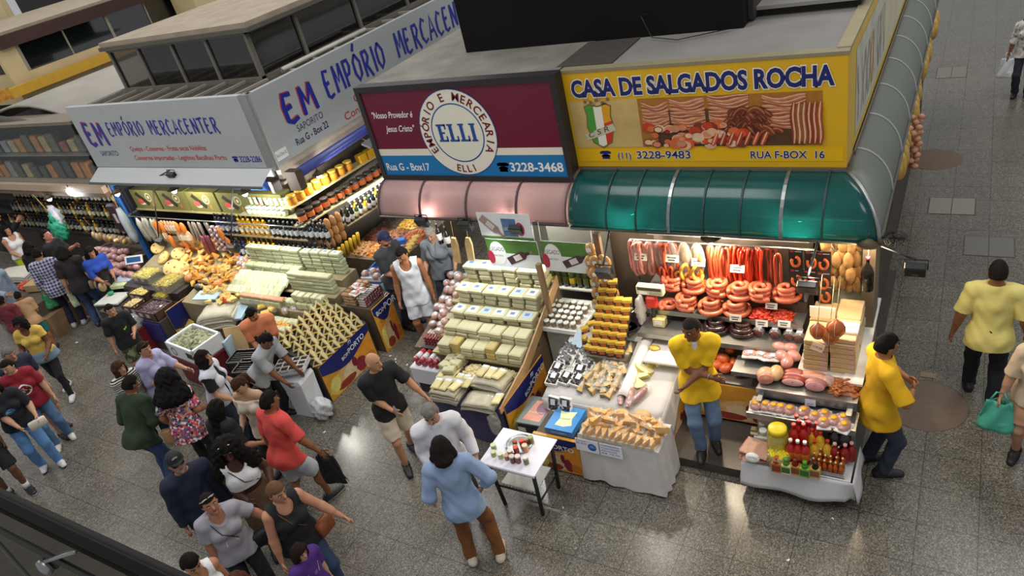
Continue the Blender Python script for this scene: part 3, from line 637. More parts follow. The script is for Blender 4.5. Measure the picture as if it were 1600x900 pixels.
# ------------------------------------------------------------------ balcony rail close to the camera
def rail():
 t = thing('balcony_rail', 'dark handrail with smoky glass panel close at the lower left', 'balcony rail', (0, 0, 0))
 b = MB(); b.box((-3.2, .198, 5.53), (.9, .220, 5.55), C('0b0b0b', .7, .1, spec=.2), bev=.008); b.build('handrail', t)
 b = MB(); b.box((-3.2, .196, 5.44), (.9, .21, 5.46), C('100f0e', .6)); b.build('glass_channel', t)
 b = MB(); b.box((-3.2, .198, 4.45), (.9, .208, 5.52), film('3a372c', .80, .06, (.42, .45, .38, 1), 'smoked_glass')); b.build('glass_panel', t)
 b = MB(); c = PY(75, 882, .197); M = T(c.x, c.y, c.z, 0, pi/2)
 b.lathe([(.0, 0), (.013, 0), (.015, .004), (.013, .010), (.007, .012), (.0, .013)], STEEL, 18, M); b.tube([c, c+Vector((.012, -.002, .015)), PY(117, 862, .197)], .003, STEEL, 6); b.build('glass_clamp', t, label='round stainless glass clamp')
 b = MB(); b.box((-1.27, .195, 4.45), (-1.266, .198, 5.44), C('6b6a60', .4)); b.build('glass_joint', t)
rail()

# ------------------------------------------------------------------ floor covers
t = thing('manhole_cover', 'round brown manhole cover beside the man in yellow', 'manhole cover', (-.1, 6.98, 0))
b = MB(); b.lathe([(0, .006), (.40, .006), (.42, .003), (.42, -.001)], C('6b5a4c', .55, .15, 12.), 40); b.build('lid', t)
b = MB(); b.box((-.075, .47, 0), (.075, .56, .006), C('8a7358', .5, .3, 30.)); b.build('hatch', t)
c = P(1460, 249)
b = MB(); b.lathe([(0, .006), (.40, .006), (.42, .003), (.42, -.001)], C('6f5c4a', .55, .15, 12.), 40); b.build('manhole_cover', loc=c, label='round brown manhole cover further along the side aisle', cat='manhole cover')
for (px, py), (sx, sy), lb, hx in (((1487, 322), (.30, .26), 'rectangular tiled floor hatch in the middle of the side aisle', '8f877a'), ((1545, 385), (.29, .26), 'grey double floor hatch in front of the man in pale yellow', '6f6d69'), ((1487, 113), (.27, .33), 'rectangular floor hatch far down the side aisle', '7b7468')):
 c = P(px, py); b = MB(); FR = C('4a443c', .5)
 b.box((-sx-.015, -sy-.015, 0), (sx+.015, sy+.015, .003), FR); b.box((-sx, -sy, .003), (-.006, sy, .005), C(hx, .4, .2, 60.)); b.box((.006, -sy, .003), (sx, sy, .005), C(hx, .4, .2, 60.))
 b.build('floor_hatch', loc=c, label=lb, cat='floor hatch')
# ================================================================== GOODS: prototypes
R3 = random.Random(21)
def jit(a): return (R3.random()-.5)*2*a
CHZ = C('c3bd96', .5, .07, 20., coat=.4, inst=.10); CHZG = C('b9bd97', .5, .07, 20., coat=.45, inst=.10); CHZY = C('c5ad66', .5, .1, 14., coat=.4, inst=.12)
LBLW = C('d6dbe2', .5, .05); LBLB = C('a9bbd2', .5, .05); TAGW = C('efe6d6', .55, .04); KRAFT = C('c9aa78', .6, .1, 12.); TRAYW = C('e8e6e0', .4, .03)
FILM = film(); FILM2 = film(alpha=.13); FOAM = C('e4e8ea', .6, .04, 30.)
def brick(w, d, h, mt, label=None, bev=.012, sag=False):
 b = MB(); b.box((-w/2, -d/2, 0), (w/2, d/2, h), mt, bev=bev, smooth=False)
 if label: b.box((-w*.34, -d*.3, h-.001), (w*.30, d*.3, h+.002), label); b.box((-w*.2, -d*.1, h+.002), (w*.1, d*.15, h+.0025), C('6a7a9a', .6))
 return b
def bottle(h, r, glass, cap, label=None, neck=.35, n=12, lab2=None):
 b = MB(); z1 = h*(1-neck); rn = r*.36
 prof = [(r*.9, 0), (r, .01), (r, z1*.30), (r*1.01, z1*.31), (r*1.01, z1*.78), (r, z1*.79), (r, z1*.93), (rn*1.3, z1+h*neck*.28), (rn, z1+h*neck*.42), (rn, h*.90), (rn*1.15, h*.90), (rn*1.15, h)]
 L = label or glass; ms = [glass, glass, L, L, L, glass, glass, glass, glass, cap, cap]
 b.lathe(prof, glass, n, mats=ms); return b
def jar(r, h, body, lid, label=None):
 b = MB(); L = label or body
 b.lathe([(r*.92, 0), (r, .01), (r, h*.25), (r, h*.7), (r*.95, h*.8), (r*1.02, h*.8), (r*1.02, h*.99), (r*.97, h)], body, 14, mats=[body, body, L, body, lid, lid, lid]); return b
def coil_pts(r0, r1, turns, z0, z1, n=26):
 N = int(turns*n); return [((r0+(r1-r0)*i/N)*cos(2*pi*i/n), (r0+(r1-r0)*i/N)*sin(2*pi*i/n), z0+(z1-z0)*i/N) for i in range(N+1)]
def heap(nm, c, sx, sy, h, mt, n=120, r=.02, label='', cat='', asp=1.4, mts=None, base=None, bz=0., seed=1):
 """a mound nobody could count"""
 q = random.Random(seed); b = MB(); bm = base or mt
 b.grid(lambda u, v: (sx*(u-.5), sy*(v-.5), bz+h*.85*sin(pi*u)**.6*sin(pi*v)**.6), 10, 8, bm)
 for k in range(n):
  u, v = q.random(), q.random(); z = bz+h*.85*sin(pi*u)**.6*sin(pi*v)**.6
  rr = r*(.7+.6*q.random()); M = T(sx*(u-.5), sy*(v-.5), z, q.random()*6.3, (q.random()-.5)*1.2, (q.random()-.5)*1.2)
  b.ell((0, 0, 0), (rr*asp, rr, rr*.75), q.choice(mts) if mts else mt, 6, 4, M)
 return b.build(nm, loc=c, label=label, cat=cat, kind='stuff')
def price_tag(w=.125, h=.07, lean=.35):
 b = MB(); M = T(0, 0, 0, 0, -lean); b.box((-w/2, -.002, 0), (w/2, .002, h), TAGW, M)
 b.box((-w*.36, -.0035, h*.55), (w*.30, -.002, h*.72), C('50607c', .6), M); b.box((-w*.30, -.0035, h*.2), (w*.22, -.002, h*.4), C('5a5a66', .6), M); return b
TAG = Proto('price_tag', price_tag(), 'small cream price card with dark writing on the sausage shelves', 'price card', 'price cards on the sausage shelves')

def promo(nm, lb, o, xd, w, h, yd=(0, 0, 1), split=.45, text=True, flip=False, tpos=(.42, .70), ang=0., th=.02):
 """printed board: navy wave with white lettering over a picture of cheese and quince paste"""
 t = thing(nm, lb, 'advertising board', o); M = plane_M((0, 0, 0), xd, yd); q = random.Random(int(w*1000))
 b = MB(); b.box((0, 0, -th), (w, h, 0), C('d89a34', .4, .25, 5.), M); bd = b.build('board', t)
 b = MB(); G = lambda c, v=.2: C(c, .4, v, 9.); z = .0015
 def blob(cx, cy, rx, ry, c, n=9, sq=.25):
  nonlocal z
  ph = q.random()*6; b.add([(min(max(w*cx+w*rx*cos(2*pi*i/n+ph)*(1+sq*(q.random()-.5)), .004), w-.004), min(max(h*cy+h*ry*sin(2*pi*i/n+ph)*(1+sq*(q.random()-.5)), .004), h-.004), z) for i in range(n)], [tuple(range(n))], G(c), M); z += .0002
 blob(.25, .25, .24, .26, 'e8c557'); blob(.5, .3, .3, .3, 'dfae74'); blob(.80, .35, .22, .34, 'e0902c'); blob(.5, .27, .2, .22, 'e6c9a0'); blob(.68, .22, .10, .2, '8e2633'); blob(.35, .12, .2, .1, '9a3a2a'); blob(.15, .3, .1, .2, 'e6d676'); blob(.86, .18, .12, .14, 'c47a2a'); blob(.58, .4, .05, .14, '7d1f2e')
 b.build('printed_picture', bd, label='printed picture of cheese and red quince paste')
 if split > 1: return t
 b = MB(); n = 12; tp = [(w*i/n, h) for i in range(n+1)]; bt = [(w*i/n, h*(split+.16*sin(2.6+i/n*4.6))) for i in range(n+1)]
 b.add([(x, y, z) for x, y in tp]+[(x, y, z) for x, y in bt], [(i, n+1+i, n+2+i, i+1) for i in range(n)], C('1d2568', .4, .05), M); b.build('navy_wave', bd, label='navy blue printed wave')
 if text:
  b = MB(); s = h*.13; Mi = M @ T(w*tpos[0], h*tpos[1], 0, ang)
  put_text(b, 'BOM', 0, 0, s*.7, WHITE, Mi, z+.001, bold=.01); put_text(b, 'PORTO', s*1.95, 0, s, WHITE, Mi, z+.001, bold=.012)
  b.tube([(s*2.6, s*1.5, z+.001), (s*2.9, s*2.0, z+.001), (s*3.5, s*2.0, z+.001), (s*3.4, s*1.6, z+.001), (s*3.0, s*1.5, z+.001)], s*.06, WHITE, 4, Mi); b.build('lettering', bd)
 return t
def cloth_table(nm, lb, x0, x1, y0, y1, h, mt, drop=.0, flare=.05, sides='fblr', cat='table', wav=.02, top=True):
 """table hidden under a cloth that falls nearly to the floor"""
 t = thing(nm, lb, cat, ((x0+x1)/2, (y0+y1)/2, 0)); W, D = (x1-x0)/2, (y1-y0)/2
 b = MB(); b.box((-W+.01, -D+.01, h-.05), (W-.01, D-.01, h-.012), C('8a7660', .7)); b.build('table_top', t)
 for sx in (-1, 1):
  for sy in (-1, 1):
   b = MB(); b.box((sx*(W-.05)-.02, sy*(D-.05)-.02, 0), (sx*(W-.05)+.02, sy*(D-.05)+.02, h-.05), C('4a4038', .6)); b.build('leg', t)
 b = MB(); n = 64; per = []
 for i in range(n):
  s = i/n*4; k = int(s); f_ = s-k
  c = [(-W, -D), (W, -D), (W, D), (-W, D)]; a, e = c[k], c[(k+1) % 4]; per.append((a[0]+(e[0]-a[0])*f_, a[1]+(e[1]-a[1])*f_))
 rows = 6; vs = []
 for j in range(rows+1):
  v = j/rows
  for i, (x, y) in enumerate(per):
   l = sqrt(x*x+y*y); fl = flare*v+wav*v*sin(i*1.35)*(.6+.4*sin(i*.37)); cx = 1 if abs(abs(x)-W) < 1e-6 else 0; cy = 1 if abs(abs(y)-D) < 1e-6 else 0
   vs.append((x+fl*cx*(1 if x > 0 else -1), y+fl*cy*(1 if y > 0 else -1), h-(h-drop-.03*sin(i*.5)*.5)*v+.0))
 b.add(vs, [(j*n+(i+1) % n, j*n+i, (j+1)*n+i, (j+1)*n+(i+1) % n) for j in range(rows) for i in range(n)], mt, None, True)
 b.add(vs[:n], [tuple(range(n))], mt); b.build('cloth', t); return t

# ================================================================== SAUSAGE STALL
STL = C('8f8d88', .35, .1, 4., met=.7); DKS = C('4a453f', .5, .15)
t = thing('display_case', 'stepped steel display case behind the salesman with sausage coils', 'display case')
CX0, CX1 = -3.05, -1.27
for lo, hi, nm in (((CX0, 6.30, 1.03), (CX1, 6.62, 1.05), 'shelf'), ((CX0, 6.55, 1.20), (CX1, 6.86, 1.22), 'shelf'), ((CX0, 6.80, 1.37), (CX1, 7.15, 1.39), 'shelf'), ((-2.35, 6.08, .66), (CX1, 6.5, .68), 'shelf')):
 b = MB(); b.box(lo, hi, STL); b.box((lo[0], lo[1]-.012, lo[2]-.03), (hi[0], lo[1], hi[2]+.012), STEEL); b.build(nm, t)
b = MB(); b.box((CX0, 6.5, .12), (CX1, 7.15, 1.03), DKS); b.box((CX0, 6.78, 1.22), (CX1, 6.80, 1.36), C('5a4c3e', .5)); b.box((CX0, 7.15, .12), (CX1, 7.18, 2.0), C('6a6258', .6)); b.build('body', t)
b = MB(); b.tube([(-3.25, 6.9, 1.95), (-1.2, 6.9, 1.95)], .012, STEEL, 8); b.tube([(-3.2, 6.9, 1.39), (-3.2, 6.9, 1.96)], .012, STEEL, 6); b.tube([(-1.28, 6.9, 1.39), (-1.28, 6.9, 1.96)], .012, STEEL, 6); b.build('hanging_rail', t)
b = MB(); b.box((CX0, 6.95, 2.0), (CX1, 7.2, 2.03), C('c3c6d2', .4)); b.build('top_shelf', t)
promo('advertising_board', 'cheese picture board under the sausage counter behind the salesman', (-2.36, 6.06, .16), (1, 0, 0), 1.08, .5, text=False, split=1.5)
# coils
SKN = {'pink': C('c9694a', .35, .12, 30., coat=.35, inst=.08), 'red': C('c23318', .3, .15, 30., coat=.4, inst=.06), 'dark': C('3a1d1a', .25, .2, 25., coat=.6, inst=.08), 'brown': C('a8432a', .35, .15, 30., coat=.4, inst=.08), 'gold': C('cf9a3e', .35, .15, 30., coat=.4, inst=.06), 'orange': C('d4622c', .35, .15, 20., coat=.4, inst=.06), 'ham': C('c98478', .4, .15, 25., coat=.4, inst=.08)}
def coil(mt, r, layers, rs, shrink=.86):
 b = MB()
 for k in range(layers):
  rr = r*(shrink**k); b.tube(coil_pts(max(rr-rs*4.4, rs*1.2), rr, max(1, min(2.2, (rr-rs)/(2*rs))), rs+k*rs*1.75, rs+k*rs*1.75), rs, mt, 7)
 return b
cp = {1: Proto('sausage_coil', coil(SKN['pink'], .115, 1, .026), '', 'sausage coil'), 3: Proto('sausage_coil', coil(SKN['pink'], .13, 3, .027, .96), '', 'sausage coil'), 4: Proto('sausage_coil', coil(SKN['pink'], .15, 3, .028, .80), '', 'sausage coil')}
for px, py, k, lb in ((1046, 478, 1, 'single flat pink sausage coil, leftmost on the middle shelf'), (1075, 478, 3, 'tall pink sausage coil of three even rings on the middle shelf'), (1111, 484, 4, 'pink tiered sausage coil right of the tall even one'), (1150, 487, 4, 'pink tiered sausage coil left of the chopped red sausages')):
 cp[k].put(P(px, py, 1.22+.03), label=lb)
for i, (px, py) in enumerate(((1053, 447), (1085, 451), (1123, 456), (1156, 461), (1190, 463), (1228, 464))):
 cp[4 if i % 2 else 3].put(P(px, py, 1.40), label='pink sausage coil on the upper shelf under the hanging sausages', group='sausage coils on the upper shelf')
dk = Proto('blood_sausage_coil', coil(SKN['dark'], .155, 3, .026, .82), 'dark blood sausage coil at the front of the sausage shelves', 'sausage coil')
for px, py, lb in ((1119, 513, 'large dark blood sausage coil right of the salesman\'s head'), (1160, 517, 'dark blood sausage coil second from the salesman')): dk.put(P(px, py, 1.06), label=lb)
for px, py, sd, mt, lb in ((1190, 492, 5, 'red', 'heap of bright red small sausages on the middle shelf'), (1222, 496, 6, 'red', 'heap of paler red small sausages at the right end of the middle shelf')):
 heap('sausage_heap', P(px, py, 1.225), .22, .2, .07, SKN[mt], 60, .018, lb, 'sausages', 2.2, seed=sd, mts=[SKN['red'], SKN['brown'] if sd == 6 else SKN['red']])
# dark slices in film at the right
b = MB(); b.tube([(-.075, 0, .055), (.075, 0, .055)], .055, SKN['dark'], 12); b.tube([(-.077, 0, .055), (-.0755, 0, .055)], .045, C('6b4040', .4), 12); b.tube([(-.09, 0, .055), (-.02, 0, .06)], .062, FILM, 10, cap=False); b.box((-.04, -.03, .108), (.04, .03, .112), LBLW)
sl = Proto('wrapped_blood_sausage', b, 'film wrapped piece of dark blood sausage with white label', 'wrapped sausage', 'wrapped dark sausages beside the cheese bars')
for px, py in ((1188, 521), (1212, 524), (1234, 527), (1250, 530)): sl.put(P(px, py, 1.05), pi/2+jit(.2))
for px, py in ((1075, 439), (1114, 444), (1152, 449), (1195, 457), (1226, 463), (1149, 496), (1205, 477), (1190, 504), (1225, 505)): TAG.put(P(px, py+6, 1.32))
# hanging sausages
def loop(mt, L, w, r, link=.09, n=30, z0=-.02):
 b = MB(); pts = []
 for i in range(n+1):
  a = 2*pi*i/n; pts.append((w*sin(a)*(1 if True else 0), .012*sin(3*a), z0-L/2+L/2*cos(a)))
 b.tube(pts, lambda u: r*(.82+.18*abs(sin(u*n*.55))), mt, 7, closed=True); return b
hang = {k: Proto('hanging_sausage', loop(SKN[c], L, w, r), '', 'sausage') for k, (c, L, w, r) in dict(pink=('ham', .42, .035, .02), brown=('brown', .42, .035, .018), gold=('gold', .20, .05, .022), red=('red', .5, .03, .016), dred=('brown', .5, .033, .017)).items()}
HB = {'pink': 'loop of pink sausage in the clear bags at the left of the hanging rail', 'brown': 'loop of brown sausage hanging left of the golden ones', 'gold': 'short golden smoked sausage loop in a clear bag', 'red': 'long bright red sausage loop in the thick red cluster', 'dred': 'dark red sausage loop hanging left of the bright red cluster'}
def hangrow(k, x0, x1, n, z=1.95, dy=0., y=6.9):
 for i in range(n):
  hang[k].put((x0+(x1-x0)*(i+.5)/n+jit(.008), y-.03+jit(.04)+dy, z+jit(.02)), pi/2*0+jit(.9), label=HB[k], group=k+' sausages on the hanging rail')
xs = lambda px: PY(px, 400, 6.9).x
hangrow('pink', xs(987), xs(1022), 6); hangrow('brown', xs(1024), xs(1060), 6); hangrow('dred', xs(1106), xs(1140), 7); hangrow('red', xs(1144), xs(1178), 9); hangrow('red', xs(1178), xs(1190), 4); hangrow('dred', xs(1190), xs(1205), 2); hangrow('brown', xs(1205), xs(1222), 2)
hangrow('gold', xs(1061), xs(1103), 2, 1.92); hangrow('gold', xs(1064), xs(1100), 2, 1.73, -.03); hangrow('gold', xs(1050), xs(1104), 3, 1.62, -.05); hangrow('brown', xs(1030), xs(1055), 2, 1.66, -.05)
# clear bags over the left ones
bagp = Proto('clear_bag', MB().ell((0, 0, -.2), (.085, .05, .21), FILM, 10, 8), 'clear plastic bag round hanging sausages', 'plastic bag', 'clear bags on the sausage rail')
for px in (1000, 1019, 1035, 1052, 1072, 1092): bagp.put((xs(px), 6.86, 1.97))
for px, py in ((1001, 403), (1050, 406), (1091, 412), (1152, 422)):
 c = PY(px, py+4, 6.8); o = TAG.put(c, label='white price card hanging in front of the sausage rail', group='price cards hanging at the sausage rail', scale=1.25)
# black carded sausages
b = MB(); BK = C('1b1a1c', .35, .05, coat=.4)
b.box((-.075, 0, -.30), (.075, .012, 0), BK); b.box((-.06, -.002, -.035), (-.02, 0, -.012), C('b03038', .4)); b.box((-.01, -.002, -.03), (.06, 0, -.02), C('b9b0a8', .4))
b.tube([(.042*sin(2*pi*i/18), -.012, -.15+.062*cos(2*pi*i/18)) for i in range(16)], .017, SKN['orange'], 7)
cd_ = Proto('carded_sausage', b, 'orange sausage ring on a black display card', 'packed sausage', 'black carded sausages on the right of the rail')
for px, py in ((1243, 390), (1268, 392), (1287, 394), (1244, 420), (1265, 422), (1287, 425), (1245, 442), (1290, 446)): cd_.put(PY(px, py, 6.78), jit(.1), scale=.92)
# scale beside the white counter
t = thing('weighing_scale', 'cream weighing scale with display on the sausage counter', 'scale', PY(1018, 466, 6.5)+Vector((0, 0, -.02)))
b = MB(); b.box((-.16, -.04, .08), (.16, .05, .2), C('d8cfae', .5), bev=.01); b.box((-.14, -.045, .15), (.14, -.04, .19), C('4a4a3c', .4)); b.box((-.12, -.045, .10), (-.03, -.04, .13), WHITE); b.box((.0, -.045, .10), (.13, -.04, .135), C('a7a68c', .5)); b.build('display_unit', t)
b = MB(); b.tube([(0, 0, -.38), (0, 0, .08)], .025, DARKMET, 8); b.build('column', t); b = MB(); b.box((-.06, -.05, -.1), (.06, .04, .06), C('c33324', .5), bev=.02); b.build('red_tray', t)
# cheese wedge with tag left, ham shelf
b = MB(); b.prism([(-.07, -.05), (.07, -.05), (.075, .04), (0, .075), (-.075, .04)], 0, .10, C('cfc17a', .5, .1), side=C('d8cb92', .5, .1)); b.box((-.05, -.056, .03), (.05, -.052, .085), TAGW)
b.build('cheese_piece', loc=P(1032, 507, 1.06), label='pale cheese piece with a price card left of the salesman', cat='cheese')
hm = {c: Proto('ham_piece', MB().ell((0, 0, .05), (.085, .065, .055), SKN[c], 10, 7), '', 'smoked meat') for c in ('orange', 'ham')}
for i, (px, py) in enumerate(((1127, 545), (1142, 550), (1130, 565), (1147, 572), (1160, 552), (1160, 572), (1120, 575), (1135, 580), (1155, 585))): hm['orange'].put(P(px, py, .70+(.05 if i < 3 else 0)), jit(3), label='orange smoked ham piece on the low shelf right of the salesman', group='orange hams on the low shelf')
pk = MB(); pk.box((-.08, -.06, 0), (.08, .06, .03), TRAYW, bev=.01); pk.ell((-.03, 0, .035), (.05, .045, .025), SKN['ham'], 9, 5); pk.ell((.04, .01, .035), (.035, .045, .022), SKN['pink'], 9, 5); pk.box((-.02, -.03, .058), (.03, .02, .061), LBLW); pk.ell((0, 0, .03), (.085, .065, .036), FILM, 10, 6)
PACK = Proto('meat_pack', pk, 'film wrapped meat pack with white sticker', 'meat pack')
for px, py in ((1172, 538), (1190, 540), (1205, 543), (1172, 556), (1190, 558), (1207, 561)): PACK.put(P(px, py, .98), jit(.4), label='film wrapped meat pack on the shelf below the dark sausages', group='meat packs below the dark sausages')
b = MB(); b.box((-1.9, 6.02, .90), (-1.27, 6.3, .915), STEEL); b.box((-1.9, 6.0, .88), (-1.27, 6.02, .93), STEEL); b.box((-1.9, 6.25, .68), (-1.88, 6.3, .9), STEEL); b.box((-1.29, 6.25, .68), (-1.27, 6.3, .9), STEEL); b.build('steel_shelf', label='narrow steel shelf with wrapped meat packs below the dark sausages', cat='shelf')
for px, py in ((1218, 548), (1235, 550), (1222, 562), (1240, 562), (1230, 572)): hm['ham'].put(P(px, py, .98), jit(3), label='pink cured meat piece left of the cheese bars', group='pink meat left of the cheese bars')

# right counter with wrapped bars
t = thing('counter', 'white edged corner counter carrying the cheese bars', 'counter', (0, 0, 0))
b = MB(); b.box((-1.24, 6.06, .97), (-.66, 7.55, 1.0), C('d9d6cc', .4)); b.box((-.80, 5.98, .985), (-.62, 7.5, 1.012), C('e6e4dc', .35)); b.build('top', t)
b = MB(); b.box((-1.22, 6.12, .12), (-.68, 7.5, .97), C('5b4f42', .6, .2)); b.box((-1.22, 6.09, .86), (-.70, 6.12, .97), KRAFT); b.build('body', t)
bar = Proto('wrapped_bar', brick(.232, .34, .060, C('c9ad7c', .5, .1, 10., coat=.5, inst=.08), None, .008), 'tan film wrapped cheese bar in the double stack on the corner counter', 'cheese bar', 'stacked tan cheese bars')
bar.a[1].box((.05, -.173, .008), (.10, -.1705, .052), C('c9a9a0', .5))
for k in range(7):
 for j in range(2):
  for i in range(2):
   if (k == 6 and i == 0) : continue
   bar.put((-1.07+i*.245+jit(.006), 6.29+j*.36+jit(.008), 1.0+k*.0625), jit(.02))
b = MB(); b.box((-.12, -.08, 0), (.12, .08, .04), WHITE, bev=.008); put_text(b, 'QUEIJO', -.07, -.02, .03, C('3a5a8a', .5), T(0, 0, .041), 0, width=.14); b.build('cheese_pack', loc=(-.82, 6.28, 1.437), label='white labelled cheese pack on top of the right stack of tan bars', cat='cheese')
b = MB(); b.box((-.12, -.01, 0), (.12, .01, .12), C('dcd2b4', .5)); b.build('card_sheet', loc=(-1.06, 6.45, 1.437), label='cream card board standing behind the hanging brown cheeses', cat='card')
b = MB(); b.box((-.06, -.003, 0), (.06, .003, .085), C('e2c9ac', .5), T(0, 0, 0, 0, -.3)); put_text(b, '119,90', -.045, .03, .022, C('5a3038', .5), T(0, -.004, 0, 0, -.3) @ plane_M((0, 0, 0), (1, 0, 0), (0, 0, 1)), 0.001, width=.09)
b.build('price_card', loc=PY(1275, 548, 6.08), rot=(0, .35, 0), label='tilted cream price card on the front of the tan cheese bars', cat='price card')
PROV = C('a8521c', .3, .25, 12., coat=.6)
for px, py, r, lb in ((1278, 517, .075, 'brown waxed hanging cheese, left of the three in string'), (1306, 513, .085, 'brown waxed hanging cheese, right rear of the three in string'), (1297, 523, .085, 'brown waxed hanging cheese, front of the three in string')):
 c = PY(px, py, 6.02); b = MB(); b.lathe([(0, -r*1.15), (r*.6, -r*.98), (r*.95, -r*.4), (r*1.0, 0), (r*.85, r*.55), (r*.4, r*.95), (.012, r*1.25), (0, r*1.3)], PROV, 16)
 for a in (0, pi/2, pi, 3*pi/2): b.tube([(r*1.01*cos(a)*sin(f), r*1.01*sin(a)*sin(f), -r*1.1*cos(f)) for f in [pi*i/10 for i in range(11)]], .003, KRAFT, 4)
 b.tube([(0, 0, r*1.2), (.02, .12, 2.15-c.z)], .003, KRAFT, 4); b.build('hanging_cheese', loc=c, label=lb, cat='cheese')
# packs behind on the corner counter
gp = Proto('pale_pack', brick(.07, .16, .10, C('c5cba8', .4, .1, 20., coat=.5, inst=.1), None, .02), 'pale green standing cheese pack along the right counter edge', 'cheese pack', 'pale packs along the counter edge')
for j in range(7):
 for i in range(2): gp.put((-.84+i*.085+jit(.01), 6.76+j*.1, 1.0+.0), jit(.15), scale=(1, .55, 1.6))
opk = Proto('orange_pack', brick(.13, .05, .10, C('d8692e', .4, .2, 12., coat=.5, inst=.08), LBLW, .015), 'orange packet on the corner counter behind the cheese bars', 'packet', 'orange packets behind the cheese bars')
for i in range(10): opk.put((-1.15+(i % 5)*.062+jit(.01), 6.85+(i//5)*.16, 1.0+(i % 3)*.0), jit(.3)+.2, scale=1.2)
snk = Proto('snack_bag', MB().ell((0, 0, .1), (.055, .03, .105), C('d39a62', .4, .45, 22., coat=.6, inst=.15), 8, 6), 'small snack bag hanging on the side partition of the sausage stall', 'snack bag', 'snack bags at the side partition')
for i in range(24): snk.put((-1.12+.075*(i % 6)+jit(.02), 7.12+jit(.05), 1.3+.17*(i//6)+jit(.03)), jit(.5))
b = MB(); b.box((-1.2, 7.2, 1.0), (-.72, 7.23, 2.15), C('c3cbbb', .5, .1)); b.build('partition_board', label='pale partition board with snack bags at the right end of the stall', cat='partition')
c = PY(1355, 440, 6.72); b = MB(); b.lathe([(.03, 0), (.06, .01), (.062, .2), (.045, .26), (.016, .31), (.016, .36), (.02, .36), (.02, .39)], C('15120f', .12, .1), 14, mats=[C('15120f', .12, .1)]*5+[C('c0304a', .4)]*2); b.tube([(0, 0, .38), (.0, .02, .62)], .003, KRAFT, 4); b.build('vinegar_bottle', loc=c+Vector((0, 0, -.1)), label='big dark bottle with a red neck hanging by the corner post', cat='bottle')

# ------------------------------------------------------------------ tiered stand of sauces in front
t = thing('tiered_stand', 'white cloth covered stepped stand of sauces, hams and meat packs', 'stand', (0, 0, 0))
CL = C('d4d2d2', .75, .05, 3., bump=.1)
def flapcloth(b, x0, x1, y, z1, z0, mt, curl=.05):
 def f(u, v):
  x = x0+(x1-x0)*u; z = z1+(z0-z1)*v + .05*v*sin(u*9)*u; return (x+.03*v*(u-.5), y-.03*v-.02*v*sin(u*11)+.06*v*(u > .93), z)
 b.sheet(f, 24, 6, mt, .006)
b = MB(); b.box((-1.60, 5.25, .40), (-.62, 5.66, .425), CL); flapcloth(b, -1.63, -.59, 5.24, .425, .13, CL); flapcloth(b, -1.60, -1.59, 5.3, .425, .14, CL)
b.sheet(lambda u, v: (-.60+.05*v+.02*sin(u*6)*v, 5.24+.5*u, .425-(.27-.1*u)*v), 8, 4, CL, .006); b.sheet(lambda u, v: (-1.62-.04*v, 5.24+.4*u, .425-(.26)*v), 8, 4, CL, .006); b.build('cloth', t)
b = MB(); b.box((-1.62, 5.52, .80), (-.62, 5.80, .815), STL); b.box((-1.62, 5.50, .78), (-.62, 5.52, .85), STEEL); b.build('tray', t)
b = MB(); b.box((-1.58, 5.78, .92), (-.64, 6.06, .935), STL); b.box((-1.58, 5.755, .86), (-.64, 5.775, .965), STEEL); b.build('tray', t)
b = MB(); b.box((-1.55, 5.62, 0.12), (-1.50, 6.04, .92), STEEL); b.box((-.72, 5.62, .0), (-.67, 6.04, .92), STEEL); b.box((-1.5, 5.6, .4), (-.72, 5.62, .8), C('9a968e', .5)); b.box((-1.55, 5.36, .425), (-.68, 5.5, .50), CL); b.box((-1.55, 5.46, .425), (-.68, 5.6, .57), CL)
b.box((-1.5, 5.3, 0), (-1.46, 5.34, .4), DARKMET); b.box((-.74, 5.3, 0), (-.70, 5.34, .4), DARKMET); b.build('frame', t)
lv0 = lambda px, py, z=.43: P(px, py, z)
def cols(*h): return [C(x, .18, .06, coat=.5) for x in h]
YL, RD, GN, OG, BKG, WTC = cols('d9a520', 'b01c18', '6f8f2a', 'c65a14', '1a1114', 'e8ddd0')
small = Proto('sauce_bottle', bottle(.13, .02, C('b8560e', .15, .15, 20., coat=.5), C('e5c49a', .4), C('9e4a14', .4)), 'small amber pepper sauce bottle in the clear rack on the stand', 'sauce bottle', 'amber pepper sauce bottles')
for r_ in range(4):
 for c_ in range(6): small.put((-.955+c_*.05+jit(.004), 5.30+r_*.05, .432+.02*r_), scale=(1.1, 1.1, 1.3))
b = MB(); b.box((-.985, 5.268, .425), (-.675, 5.275, .475), film('c9cccc', .4, .1, name='clear_plastic')); b.box((-.985, 5.268, .425), (-.675, 5.274, .437), C('6a6a6a', .4)); b.box((-.985, 5.268, .425), (-.98, 5.49, .475), FILM); b.build('bottle_rack', label='clear front rack holding the amber pepper sauce bottles', cat='rack')
